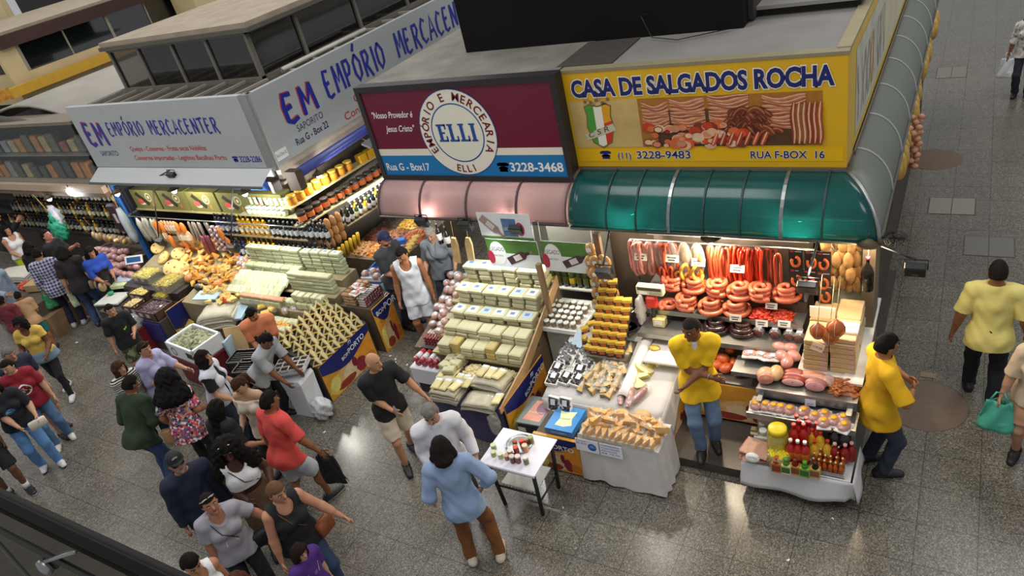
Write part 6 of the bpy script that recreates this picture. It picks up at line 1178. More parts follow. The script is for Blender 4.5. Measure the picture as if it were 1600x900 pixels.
ob = Proto('orange_bag', MB().ell((0, 0, -.13), (.06, .04, .13), C('d8772c', .4, .25, 14., coat=.6, inst=.15), 9, 7), 'orange packet hanging among the snack bags', 'packet', 'hanging orange packets')
for px, dz in ((250, 0), (258, 0), (282, 0), (290, 0), (262, -.3), (283, -.32), (345, -.05), (350, -.25), (356, -.4)): ob.put((xr(px), 7.0, 1.69+dz), jit(.5))
b = MB()
for k in range(22): a = k*2.4; b.ell((.045*cos(a), .045*sin(a), -.05-.022*k), (.035, .035, .03), C('b9a2a8', .5, .2, 14.), 7, 5)
gl = Proto('garlic_string', b, 'string of purple white garlic hanging left of the bottles', 'garlic', 'garlic strings')
for px in (333, 341): gl.put((xr(px), 7.02, 1.68))
bt = {c: Proto('bottle', bottle(.31, .04, C(g, .12, .12, coat=.6, inst=.15), C(cp_, .4), C(l, .4)), '', 'bottle') for c, (g, cp_, l) in dict(black=('15171a', '6a6a70', 'd3d8dc'), blue=('1c2a4a', '2a2a30', 'c9d2dc'), gold=('b9861c', 'd9b84a', 'e6dfc0'), green=('2c381c', '3a3a2c', 'cfc9a0')).items()}
BL2 = {'black': 'dark wine bottle on the bottle shelf of the corner stall', 'blue': 'blue black bottle left of the yellow oil bottles', 'gold': 'golden oil bottle on the bottle shelf of the corner stall', 'green': 'green glass bottle on the bottle shelf'}
t = thing('bottle_shelf', 'two tier shelf of dark bottles behind the cheese wall', 'shelf', (0, 0, 0)); b = MB(); b.box((-11.4, 7.1, 1.42), (-9.02, 7.40, 1.445), WD2); b.build('board', t); b = MB(); b.box((-10.3, 7.02, 1.05), (-9.02, 7.38, 1.07), WD2); b.box((-11.4, 7.7, 1.1), (-9.02, 7.73, 1.75), C('3a332e', .7)); b.build('back_board', t)
def brow(k, px0, px1, n, z, y):
 x0, x1 = PY(px0, 380, y).x, PY(px1, 380, y).x
 for i in range(n): bt[k].put((x0+(x1-x0)*(i+.5)/n+jit(.01), y+jit(.01), z), jit(2), label=BL2[k], group='%s bottles of the corner stall' % k)
for y, z in ((7.15, 1.445), (7.27, 1.445), (7.15, 1.08), (7.03, 1.06)):
 brow('blue', 352, 384, 5, z, y); brow('gold', 386, 430, 6, z, y); brow('black', 432, 520, 12, z, y)
jr = Proto('preserve_jar', jar(.055, .14, C('b8bf8c', .3, .2, 20., coat=.5, inst=.1), C('b9c8c0', .4), C('d6dcc8', .4)), 'pale green preserve jar on the upper front shelf', 'jar', 'pale preserve jars')
t = thing('wall_shelf', 'upper front shelf of pale preserve jars by the metal corner', 'shelf', (0, 0, 0)); b = MB(); b.box((-10.6, 7.2, 1.78), (-9.15, 7.5, 1.80), C('a9a68a', .5)); b.build('board', t)
for r_ in range(2):
 for i in range(8): jr.put((-10.35+.125*i, 7.26+.13*r_, 1.80+.0))
for i in range(8): jr.put((-10.3+.125*i, 7.36, 1.945))
# passage side shelves: honey jars, dark jars, lamp tube, bottles
t = thing('passage_shelf', 'two tier shelf of honey and dark jars along the narrow passage', 'shelf', (0, 0, 0))
def ps_(s, up): x0, y0, x1, y1 = (-9.16, 7.2, -8.86, 9.75) if up else (-9.0, 7.15, -8.66, 9.35); return Vector((x0+(x1-x0)*s, y0+(y1-y0)*s, 0))
for up, z in ((True, 2.0), (False, 1.70)):
 a, e = ps_(-.02, up), ps_(1.05, up); d = (e-a).normalized(); n = Vector((-d.y, d.x, 0)); b = MB()
 q = [a, e, e+n*.25, a+n*.25]; b.add([(p.x, p.y, z) for p in q]+[(p.x, p.y, z-.022) for p in q], [(0, 1, 2, 3), (7, 6, 5, 4), (0, 4, 5, 1), (1, 5, 6, 2), (2, 6, 7, 3), (3, 7, 4, 0)], C('c9b98a', .5, .2, 30.)); b.build('board', t)
b = MB(); b.box((-9.45, 7.85, 0), (-9.38, 12.5, 2.7), C('4a443c', .7)); b.build('back_board', t)
HJ = Proto('honey_jar', jar(.075, .17, C('b8741a', .2, .2, 14., coat=.6), C('e0b84a', .4), C('c9862a', .3)), 'amber honey jar on the upper passage shelf', 'jar', 'amber honey jars'); DJ = Proto('dark_jar', jar(.075, .20, C('1d1512', .2, .1, 9., coat=.6), C('2a2524', .4), C('d8743c', .4)), 'dark jar with an orange label on the lower passage shelf', 'jar', 'dark orange labelled jars'); YB = Proto('yellow_box', brick(.14, .16, .15, C('dba827', .4, .15, 8.), None, .006), 'yellow box on the upper passage shelf beyond the honey jars', 'box', 'yellow boxes beyond the honey jars')
for i in range(8): HJ.put(ps_(.03+i*.072, True)+Vector((-.09, .02, 2.0)))
for i in range(5): YB.put(ps_(.66+i*.075, True)+Vector((-.09, .02, 2.0)), -.15)
for i in range(13): DJ.put(ps_(.03+i*.075, False)+Vector((-.1, .02, 1.70)))
t = thing('tube_lamp', 'white fluorescent tube under the passage shelf', 'lamp', (0, 0, 0)); b = MB(); a, e = ps_(.42, False), ps_(1.0, False); b.tube([(a.x+.01, a.y, 1.66), (e.x+.01, e.y, 1.66)], .016, C('f6f8ff', .4, 0, em=9.), 8); b.build('tube', t)
mid = (a+e)/2
o = area('tube_light', (mid.x+.05, mid.y, 1.64), .06, 26, (1, .98, .92), (0, 0, 0), 1.4); o.rotation_euler = (0, .6, 0)
q = random.Random(11)
pb = Proto('spice_bag', MB().ell((0, 0, -.1), (.06, .035, .11), C('c08a56', .4, .35, 22., coat=.5, inst=.2), 8, 6), 'tan spice bag hanging below the passage shelf', 'spice bag', 'hanging tan spice bags'); yr = Proto('yellow_roll', MB().tube([(0, 0, 0), (0, 0, -.26)], .03, C('c9a21c', .4, .2, 14., coat=.4, inst=.1), 9), 'yellow wrapped roll hanging at the end of the cheese wall', 'roll', 'yellow rolls by the passage')
for r_ in range(3):
 for i in range(5): pb.put(ps_(.06+.055*i, False)+Vector((.02-.02*r_, 0, 1.62-.17*r_)), q.random())
for i in range(7): yr.put((-8.72+.0*i, 7.30+.10*i, 1.15), (0, .25, 0))
for r_ in range(2):
 for i in range(15): bt[('black', 'black', 'green', 'black', 'gold')[(i+r_) % 5]].put(ps_(.36+.046*i, False)+Vector((-.02-.14*r_, 0, 1.30)), (0, .35, 0), label='bottle in the leaning row under the passage lamp', group='bottles under the passage lamp')
t = thing('bottle_rack', 'leaning bottle rack under the passage lamp', 'rack', (0, 0, 0)); b = MB(); a, e = ps_(.33, False), ps_(1.05, False); b.add([(a.x+.04, a.y, 1.30), (e.x+.04, e.y, 1.30), (e.x-.3, e.y, 1.26), (a.x-.3, a.y, 1.26), (a.x+.04, a.y, 1.28), (e.x+.04, e.y, 1.28), (e.x-.3, e.y, 1.24), (a.x-.3, a.y, 1.24)], [(0, 1, 2, 3), (7, 6, 5, 4), (0, 4, 5, 1), (1, 5, 6, 2), (2, 6, 7, 3), (3, 7, 4, 0)], WD2); b.build('board', t)
# nut bins along the passage
t = thing('nut_counter', 'counter of open nut bins along the narrow passage', 'counter', (0, 0, 0)); b = MB(); b.box((-9.2, 7.75, 0), (-7.85, 9.7, .72), C('6a5f50', .7, .2)); b.build('body', t)
for k, (x, y, hx, hx2, lb) in enumerate(((-8.95, 8.05, 'b98a52', 'a5743c', 'tan almonds'), (-8.50, 8.05, 'd8863c', 'e0a86a', 'orange dried fruit'), (-8.95, 8.55, '6a3a2a', '8a4a34', 'brown dates'), (-8.50, 8.55, '8a5a38', 'a5744a', 'brown nuts'), (-8.08, 8.0, 'd6a0a0', 'e0c0b0', 'pink sweets'), (-8.95, 9.05, '5a4a40', '74604e', 'dark raisins'), (-8.50, 9.05, 'c9a23c', 'd6a85a', 'golden raisins'), (-8.08, 8.55, 'a5542c', 'c98a5a', 'red brown peanuts'))):
 heap('nut_heap', (x, y, .72), .42, .46, .12, C(hx, .45, .25, 30.), 80, .022, 'bin heap of %s along the narrow passage' % lb, 'nuts', 1.3, seed=50+k, mts=[C(hx, .45, .2, 30.), C(hx2, .45, .2, 30.)])
b = MB(); b.box((-.12, -.06, 0), (.12, .06, .09), C('2c6ac0', .4), bev=.01); b.build('blue_packet', loc=P(625, 381, .86), rot=(0, 0, .6), label='blue packet on the nut counter behind the cap man', cat='packet')
for i in range(5): YP.put(P(634+4*i, 396-6*i, .86), (.2, 0, .8), label='yellow packet in the row at the passage end of the nut bins', group='yellow packets by the nut bins')
# olive and lupin crates at the left
t = thing('olive_counter', 'counter of olive and lupin tubs beside the blue post', 'counter', (0, 0, 0)); b = MB(); b.box((-13.3, 5.45, 0), (-11.45, 6.5, .62), C('3f3833', .7)); b.build('body', t)
promo('advertising_board', 'navy board with white lettering beside the olive tubs', (-11.42, 5.62, .12), (0, 1, 0), .95, .62, split=.30, tpos=(.55, .52), ang=.0)
b = MB(); b.box((-12.3, 5.41, .22), (-11.43, 5.44, .60), C('1d2568', .4, .05)); b.build('navy_panel', label='plain navy front panel of the olive counter', cat='panel')
t = thing('tub_stand', 'raised dark stand for the rear olive tubs', 'stand', (0, 0, 0)); b = MB(); b.box((-13.3, 6.05, .62), (-11.6, 6.5, .80), C('2f2a28', .7)); b.build('body', t)
tubm = C('4a342e', .5, .2); ctub = film('cfc9b0', .3, .08, name='clear_tub')
for px, py, z, hx, hx2, sx, sy, lb, k in ((228, 424, .80, 'b9ad4e', 'd0c46a', .5, .36, 'pale green olives in the rear left tub', 0), (262, 436, .80, 'a89a3c', 'bfae50', .42, .42, 'green olives in the tall rear right tub', 1), (222, 452, .62, 'c4b04a', 'd8cc86', .5, .34, 'yellow lupins in the middle left tub', 2), (257, 455, .62, 'd3b820', 'dcc83a', .34, .32, 'bright yellow lupins in the middle right tub', 3), (240, 478, .62, '4a3038', '5f4048', .56, .40, 'dark purple olives in the big front tub', 4), (207, 472, .62, 'c9b06a', 'd9c890', .30, .3, 'pale lupins in the front left tub', 5)):
 c = P(px, py, z+.16); t = thing('olive_tub', 'tub heaped with '+lb.replace(' in the', ' at the').replace(' tub', ''), 'tub', (c.x, c.y, z)); b = MB(); hh = .16
 for lo, hi in (((-sx/2, -sy/2, 0), (sx/2, -sy/2+.012, hh)), ((-sx/2, sy/2-.012, 0), (sx/2, sy/2, hh)), ((-sx/2, -sy/2, 0), (-sx/2+.012, sy/2, hh)), ((sx/2-.012, -sy/2, 0), (sx/2, sy/2, hh)), ((-sx/2, -sy/2, 0), (sx/2, sy/2, .01))): b.box(lo, hi, ctub if k in (0, 1, 3) else tubm)
 for i in range(2): b.box((-sx/2+.08+.2*i, -sy/2-.003, .05), (-sx/2+.18+.2*i, -sy/2, .12), C('b9a8a0', .5))
 b.build('tub', t); heap('olives', (c.x, c.y, z+.02), sx*.94, sy*.94, .06, C(hx, .35, .2, 30., coat=.4), 150, .018, lb, 'olives', 1.2, seed=70+k, mts=[C(hx, .35, .2, 30., coat=.4), C(hx2, .35, .2, 30., coat=.4)], bz=.10)
# fish, herbs box, blue boards
layered(.62, .5, 13, [C('b5b09a', .5, .15, 10.), C('c9c5ae', .5, .12, 10.), C('9f9a88', .5, .2, 10.)], 8, .02, .05).build('salt_cod_pile', loc=P(350, 500, .60), rot=(0, 0, .5), label='big pile of grey white salted cod sheets behind the herb box', cat='salted fish', kind='stuff')
b = MB(); b.box((-.27, -.22, 0), (.27, .22, .58), C('6a5a48', .7)); b.build('crate', loc=(P(350, 500, .60).x, P(350, 500, .60).y, 0), rot=(0, 0, .4), label='crate under the pile of salted cod sheets', cat='crate')
heap('shredded_fish', P(362, 468, .76), .7, .45, .12, C('c5c6a8', .5, .15, 25.), 130, .022, 'heap of pale shredded fish above the cod pile', 'salted fish', 1.8, seed=41, mts=[C('c5c6a8', .5, .15, 25.), C('d3d3ba', .5)]); b = MB(); b.box((-10.36, 5.95, 0), (-9.93, 6.3, .74), C('4f463c', .7)); b.build('crate', label='crate under the heap of shredded fish', cat='crate')
hc = P(300, 527, .78)
t = thing('foam_box', 'white foam box of herbs with black tape on a dark red crate', 'box', (hc.x, hc.y, .52), -.12)
b = MB(); w_, d_, h_ = .40, .27, .27
for lo, hi in (((-w_, -d_, 0), (w_, d_, .03)), ((-w_, -d_, 0), (w_, -d_+.04, h_)), ((-w_, d_-.04, 0), (w_, d_, h_)), ((-w_, -d_, 0), (-w_+.04, d_, h_)), ((w_-.04, -d_, 0), (w_, d_, h_))): b.box(lo, hi, FOAM, bev=.008)
b.build('box_shell', t); b = MB(); b.box((.18, -d_-.003, .1), (.36, -d_, .2), C('20201f', .5)); b.box((.36, -d_-.002, .12), (w_+.002, -.1, .19), C('d3a81c', .5)); b.build('tape', t)
b = MB(); ring(b, -.2, .08, .05, .08, C('7d8790', .5), plane_M((0, -d_-.002, .05), (1, 0, 0), (0, 0, 1)), 0, 20); b.build('emblem', t)
heap('dried_herbs', (hc.x, hc.y, .74), .68, .42, .08, C('8f9270', .7, .3, 30.), 130, .018, 'grey green dried herbs filling the foam box', 'herbs', 2.4, seed=43, mts=[C('8f9270', .7, .3, 30.), C('a9a888', .7), C('6f7a58', .7)])
t = thing('red_crate', 'dark red crate under the white foam box', 'crate', (hc.x, hc.y, 0), -.12); b = MB(); b.box((-.38, -.25, 0), (.38, .25, .5), C('6a1c22', .55, .15), bev=.01); b.box((-.40, -.27, .46), (.40, .27, .52), C('7a2228', .5), bev=.01); b.build('body', t)
b = MB(); b.box((-.02, -.3, 0), (.02, .3, .62), C('a9c0cf', .5, .06), T(0, 0, 0, .25)); b.build('blue_board', loc=P(358, 585, 0)+Vector((.1, .35, 0)), label='pale blue board leaning right of the red crate', cat='board')
b = MB(); b.box((-.16, -.01, 0), (.16, .01, .55), KRAFT, T(0, 0, 0, .5, -.25)); b.build('cardboard', loc=P(380, 560, .2), label='brown cardboard leaning behind the pale blue board', cat='cardboard')
b = MB(); b.lathe([(.015, 0), (.035, .02), (.035, .1), (.015, .14), (.012, .17)], C('c8452c', .3, .2), 10); b.build('red_bottle', loc=P(355, 477, .80), label='small red bottle standing above the cod pile', cat='bottle')
b = MB(); b.box((-.15, -.2, 0), (.15, .2, .04), C('9db9cc', .5, .1)); b.build('blue_tray', loc=P(374, 487, .72), rot=(.2, 0, .3), label='pale blue tray right of the cod pile', cat='tray')
b = MB(); b.ell((0, 0, .1), (.16, .13, .14), film('cdd0d2', .45, .12), 20, 14).crumple(.25); b.build('clear_bag', loc=P(213, 510, .55), label='crumpled clear bag hanging below the dark olive tub', cat='bag')
b = MB(); b.box((-.3, -.2, 0), (.3, .2, .5), C('7a1f26', .5, .15)); b.build('red_crate', loc=P(228, 545, 0)+Vector((0, .1, 0)), rot=(0, 0, -.1), label='dark red crate under the crumpled clear bag', cat='crate')
HAMB = C('6f4a34', .5, .3, 12.)
for i, (px, py) in enumerate(((248, 520), (258, 512))): b = MB(); b.ell((0, 0, 0), (.12, .1, .18), HAMB, 10, 8); b.build('cured_ham', loc=P(px, py, .32), label=('brown cured ham hanging beside the foam box, nearer', 'brown cured ham hanging beside the foam box, behind')[i], cat='ham')
YW = C('d8b54a', .4, .2, 10., coat=.3)
b = MB(); b.prism([(-.22, -.1), (.2, -.14), (.28, .1), (-.05, .18)], 0, .01, YW, T(0, 0, 0, 0, .5)); b.build('yellow_sack', loc=P(284, 508, .30), label='yellow printed sack sheet behind the herb box', cat='sack')
# ================================================================== FAR LEFT STALL
t = thing('left_counter', 'low counter of packed sweets at the left stall', 'counter', (0, 0, 0)); b = MB(); b.box((-15.9, 6.5, 0), (-14.1, 7.5, .75), C('564c42', .7)); b.build('body', t)
SW = Proto('sweet_bag', MB().ell((0, 0, .06), (.09, .07, .07), C('b98a88', .4, .35, 20., coat=.6, inst=.25), 8, 5), 'pinkish sweets bag on the low counter of the left stall', 'sweets bag', 'pinkish sweets bags'); TB2 = Proto('snack_bag', MB().ell((0, 0, .08), (.08, .06, .1), C('a98b66', .45, .4, 20., coat=.5, inst=.25), 8, 5), 'tan snack bag behind the pinkish sweets', 'snack bag', 'tan bags of the left stall')
for px0, py0, px1, py1, n, pr in ((150, 392, 205, 398, 9, SW), (148, 402, 212, 410, 10, SW), (160, 414, 218, 422, 9, SW), (172, 428, 220, 436, 7, SW), (148, 372, 212, 382, 11, TB2), (125, 428, 160, 440, 5, TB2), (130, 442, 165, 455, 5, TB2)):
 for i in range(n): pr.put(P(px0+(px1-px0)*(i+.5)/n+jit(2), py0+(py1-py0)*(i+.5)/n+jit(2), .78+(.18 if pr is TB2 and py0 < 380 else 0)), jit(2))
b = MB(); b.box((-.2, -.008, 0), (.2, .008, .16), C('e3e6ea', .5)); b.box((-.16, -.010, .03), (.16, -.008, .13), C('2a5a8c', .5)); b.build('price_board', loc=P(210, 412, .92), rot=(-.5, 0, .35), label='blue and white price board among the pinkish sweets', cat='price board')
for px, py in ((176, 372), (184, 376), (196, 378)): YP.put(P(px, py, 1.05), (.5, 0, jit(1)), label='yellow packet behind the sweets of the left stall', group='yellow packets of the left stall')
WB = {c: Proto('wine_bottle', bottle(.31, .04, C(g, .12, .12, coat=.6, inst=.15), C(cp_, .4), C(l, .4)), '', 'wine bottle') for c, (g, cp_, l) in dict(black=('15171a', '3a2a30', 'a8a69a'), gold=('9a701c', 'c9a84a', 'd6cfa0'), green=('2c381c', '3a3a2c', '9a9468')).items()}
t = thing('bottle_rack', 'stepped rack of wine bottles of the left stall', 'rack', (0, 0, 0))
for k in range(4): b = MB(); b.box((-24.6, 7.55+.2*k, .85+.28*k), (-14.4, 7.8+.2*k, .87+.28*k), C('3a302a', .7)); b.build('shelf', t)
b = MB(); b.box((-24.6, 8.45, 0), (-14.4, 8.5, 2.1), C('2c2622', .7)); b.box((-24.6, 7.6, 0), (-14.4, 8.4, .84), C('332b26', .7)); b.build('body', t)
q = random.Random(17)
for k in range(4):
 for j in range(2):
  for i in range(34):
   c = q.choice(('black', 'black', 'black', 'green', 'gold')); WB[c].put((-20.1+.17*i+q.random()*.05, 7.62+.2*k+.1*j, .87+.28*k), q.random()*6, label='wine bottle on the crowded rack of the left stall', group='wine bottles of the left stall')
PURS = C('3c2030', .6, .15)
b = MB(); b.box((-.16, -.05, -.62), (.16, .05, 0), PURS, bev=.04); b.box((-.04, -.053, -.4), (.05, -.05, -.2), C('d6cfc8', .5)); b.build('purple_sack', loc=PY(172, 318, 7.0), rot=(0, -.05, 0), label='dark purple sack with a white tag hanging left of the blue post', cat='sack')
b = MB(); b.tube([(0, 0, 0), (0, 0, -.2), (.02, 0, -.6), (.05, 0, -.75)], [.05, .09, .1, .06], C('8d9aa4', .5, .2, 8.), 10, flat=.5); b.tube([(0, 0, -.02), (0, .05, .5)], .008, KRAFT, 4); b.build('grey_cloth', loc=PY(184, 325, 7.0), label='long grey cloth hanging beside the purple sack', cat='cloth')
b = MB(); b.ell((0, 0, 0), (.2, .15, .28), C('2f9d7d', .5, .2, 6., coat=.2), 22, 16).crumple(.3); b.tube([(0, 0, .2), (.02, 0, .42)], [.1, .02], C('2f9d7d', .5, .2, 6.), 8); b.tube([(.02, 0, .4), (.02, -.1, .95)], .008, KRAFT, 4); b.build('green_bag', loc=PY(92, 358, 7.2)+Vector((0, 0, 0)), label='teal green plastic bag hanging among the wine bottles', cat='plastic bag')
b = MB(); b.ell((0, 0, 0), (.14, .11, .28), C('c4c6d2', .5, .1), 20, 16).crumple(.3); b.build('white_bag', loc=PY(88, 338, 7.3), label='white plastic bag hanging above the teal bag', cat='plastic bag')
t = thing('street_counter', 'crowded counter of boxes and salted fish at the far left aisle', 'counter', (0, 0, 0)); o = P(45, 455, .8); b = MB(); b.box((o.x-1.5, o.y-.3, 0), (o.x+.65, o.y+.35, .72), C('5a4c40', .7)); b.build('body', t)
layered(1.0, .5, 7, [C('cfc9bb', .5, .12, 8.), C('b9b3a4', .5, .15, 8.)], 5, .02, .03).build('salt_cod_pile', loc=P(28, 432, .76), rot=(0, 0, .25), label='pile of long pale salted fish on the far left counter', cat='salted fish', kind='stuff')
for px, py, hx, lb in ((42, 446, 'c8553a', 'heap of orange red goods in the crate of the far left counter'), (52, 440, '8f8a90', 'grey bagged goods on the far left counter')): heap('goods_heap', P(px, py, .76), .34, .28, .1, C(hx, .5, .3, 25.), 60, .025, lb, 'goods', 1.4, seed=int(px))
t = thing('kraft_box', 'open tan cardboard box on the far left counter edge', 'box', P(62, 450, .74), .3); b = MB(); b.box((-.2, -.15, 0), (.2, .15, .16), KRAFT, bev=.01); b.build('carton', t)
b = MB(); b.box((-.5, -.4, 0), (.5, .4, .45), C('8a6e50', .7, .15)); b.build('kraft_box', loc=P(96, 505, 0)+Vector((0, -.1, 0)), rot=(0, 0, .2), label='big tan box on the floor in front of the far left counter', cat='box')
b = MB(); b.box((-.28, -.2, 0), (.28, .2, .03), C('c9ccc4', .5)); b.box((-.27, -.19, -.6), (.27, .19, 0), C('3a3432', .7)); b.build('sample_counter', loc=P(177, 468, .66), rot=(0, 0, .25), label='small dark counter with a white top behind the boy', cat='counter')
b = MB(); b.lathe([(.0, 0), (.05, .01), (.06, .05), (.04, .05), (.02, .02)], C('2f9a6a', .5), 12); b.build('green_bowl', loc=P(174, 460, .70), label='small green bowl on the white topped counter behind the boy', cat='bowl')
t = thing('weighing_scale', 'grey weighing scale with a pale display beside the olive tubs', 'scale', P(200, 440, .72), .35); b = MB(); b.box((-.2, -.16, 0), (.2, .16, .08), C('5b7186', .5), bev=.01); b.box((-.2, -.17, .08), (.2, .12, .1), C('8c9aa6', .4)); b.build('body', t); b = MB(); b.box((-.16, -.3, .02), (.16, -.18, .1), C('c9cfa4', .5), bev=.01); b.build('display_unit', t)
b = MB(); b.box((-.25, -.2, -.72), (.25, .2, 0), C('2d2a2a', .7)); b.build('scale_stand', loc=P(200, 440, .72), rot=(0, 0, .35), label='dark stand under the grey weighing scale', cat='stand')
# side aisle goods hanging from the long grey awning
gp2 = Proto('hanging_pack', MB().ell((0, 0, -.12), (.06, .05, .13), C('c9a24a', .5, .35, 20., coat=.4, inst=.2), 8, 6), 'yellow goods bag hanging in the row along the side aisle', 'bag', 'bags along the side aisle')
for i in range(34):
 if (i//3) % 3 != 2: gp2.put((-.6+jit(.015), 8.6+.19*i+jit(.05), 2.2), jit(1), scale=1.0+.5*R3.random())
pkb = MB()
for k in range(20): a = k*2.4; pkb.ell((.05*cos(a), .05*sin(a), -.05-.024*k), (.04, .04, .032), C('c9906f', .5, .2, 14.), 7, 5)
pks = Proto('garlic_string', pkb, '', 'garlic')
for k, (y, lb) in enumerate(((8.2, 'pink garlic string at the awning edge, nearer'), (8.55, 'pink garlic string at the awning edge, further'))): pks.put((-.53, y+1.4, 2.2), label=lb, scale=1.15)
b = MB(); b.box((-1.0, 7.6, 0.0), (-.72, 15, 1.0), C('4a4038', .7)); structure('wall_side_counter', b)
b = MB(); b.box((-.965, 7.6, 1.0), (-.93, 15.4, 2.74), C('6a5f52', .7)); structure('wall_side', b)
# lit crumbs of paper on the floor
for i, (px, py, s) in enumerate(((618, 566, .02), (636, 570, .02), (605, 540, .025), (610, 556, .018), (618, 561, .02), (120, 535, .03), (507, 675, .02), (1301, 810, .012), (1232, 875, .015), (880, 793, .012))):
 b = MB(); b.prism([(-s, -s*.5), (s, -s*.6), (s*.8, s*.6), (-s*.7, s*.5)], 0, .003, WHITE); b.build('paper_scrap', loc=P(px, py), rot=(0, 0, i*1.3), label='small white paper scrap on the floor', cat='paper scrap', group='paper scraps on the floor')

# ================================================================== LAMPS
def floodlight(px, py, Y, lb, cable=None, X=None, energy=0, tgt=None, col=(1, .95, .85), arm=None):
 c = PY(px, py, Y); t = thing('floodlight', lb, 'floodlight', c)
 b = MB(); b.box((-.09, -.05, -.075), (.09, .03, .075), C('17181a', .45), T(0, 0, 0, 0, .5), bev=.01); b.box((-.02, -.055, -.04), (.03, -.05, -.02), C('55585a', .5), T(0, 0, 0, 0, .5)); b.build('housing', t)
 b = MB(); b.tube([(-.1, 0, 0), (-.1, .0, .1), (.1, 0, .1), (.1, 0, 0)], .007, C('17181a', .5), 5); b.build('bracket', t)
 if arm is not None: b = MB(); b.tube([(0, 0, .1), tuple(Vector(arm)-c)], .012, C('1e1e20', .5), 6); b.build('arm', t)
 return t, c
floodlight(660, 346, 6.68, 'black floodlight under the left part of the pink awning', arm=(-6.2, 6.72, 2.2)); floodlight(728, 352, 6.68, 'black floodlight under the middle of the pink awning', arm=(-5.45, 6.72, 2.2)); floodlight(808, 358, 6.68, 'black floodlight under the right part of the pink awning', arm=(-4.7, 6.72, 2.2))
floodlight(945, 426, 6.1, 'black floodlight on a rod at the left end of the green awning', arm=(-3.38, 6.68, 2.18)); floodlight(1262, 448, 6.1, 'ribbed black floodlight on a rod before the carded sausages', arm=(-1.14, 6.68, 2.18)); floodlight(1430, 420, 6.5, 'black floodlight on a wooden arm sticking out over the side aisle', arm=(-.6, 6.72, 2.16))
floodlight(270, 262+12, 6.95, 'small black floodlight on the front grey canopy strip', arm=(-12.2, 6.95, 2.55)); floodlight(365, 388, 6.5, 'black floodlight on a rod over the orange cheese hill', arm=(-10.0, 6.9, 2.5)); floodlight(252, 378, 6.7, 'black floodlight on a rod near the blue post', arm=(-12.2, 6.95, 2.5))
t = thing('floodlight', 'grey floodlight under the passage side blue roll', 'floodlight', (-8.72, 8.9, 2.35)); b = MB(); b.box((-.1, -.12, -.02), (.1, .12, .02), C('6a6a6c', .5), T(0, 0, 0, 0, 0, .4)); b.build('housing', t); b = MB(); b.tube([(0, 0, 0), (-.2, 0, .12)], .01, STEEL, 5); b.build('arm', t)
t = thing('fan', 'small black cage fan at the end of the green awning', 'fan', PY(1400, 374, 6.75)); b = MB()
for rr in (.03, .06, .085, .1): b.tube([(rr*cos(2*pi*i/20), 0, rr*sin(2*pi*i/20)) for i in range(20)], .004, C('222225', .5), 4, closed=True)
for i in range(8): a = i*pi/4; b.tube([(0, -.01, 0), (.1*cos(a), 0, .1*sin(a))], .003, C('222225', .5), 4)
b.build('cage', t)
for i in range(3):
 a = i*2.1; b = MB(); b.prism([(0, -.01), (.07, -.03), (.08, .02), (0, .012)], 0, .004, C('2a2a2e', .5), Matrix.Rotation(a, 4, 'Y') @ T(0, .02, 0, 0, 1.3)); b.build('blade', t)
b = MB(); b.tube([(0, .01, 0), (-.16, 0, .02)], .012, C('222225', .5), 6); b.build('arm', t)
def bulb(loc, lb, power, col, r=.045, glow=14., shade=True, h='fff2d8'):
 t = thing('lamp', lb, 'lamp', loc); b = MB(); b.ell((0, 0, 0), (r, r, r*1.1), C(h, .4, 0, em=glow), 12, 8); b.build('bulb', t)
 if shade: b = MB(); b.lathe([(.03, .05), (.045, .04), (.11, .02), (.115, .015), (.05, .06), (.02, .08)], C('5a4a36', .5), 16); b.build('shade', t)
 b = MB(); b.tube([(0, 0, .05), (0, 0, .14)], .012, DARKMET, 6); b.build('socket', t)
 lamp('lamp_light', (loc[0], loc[1], loc[2]-r-.05), power, col, .06)
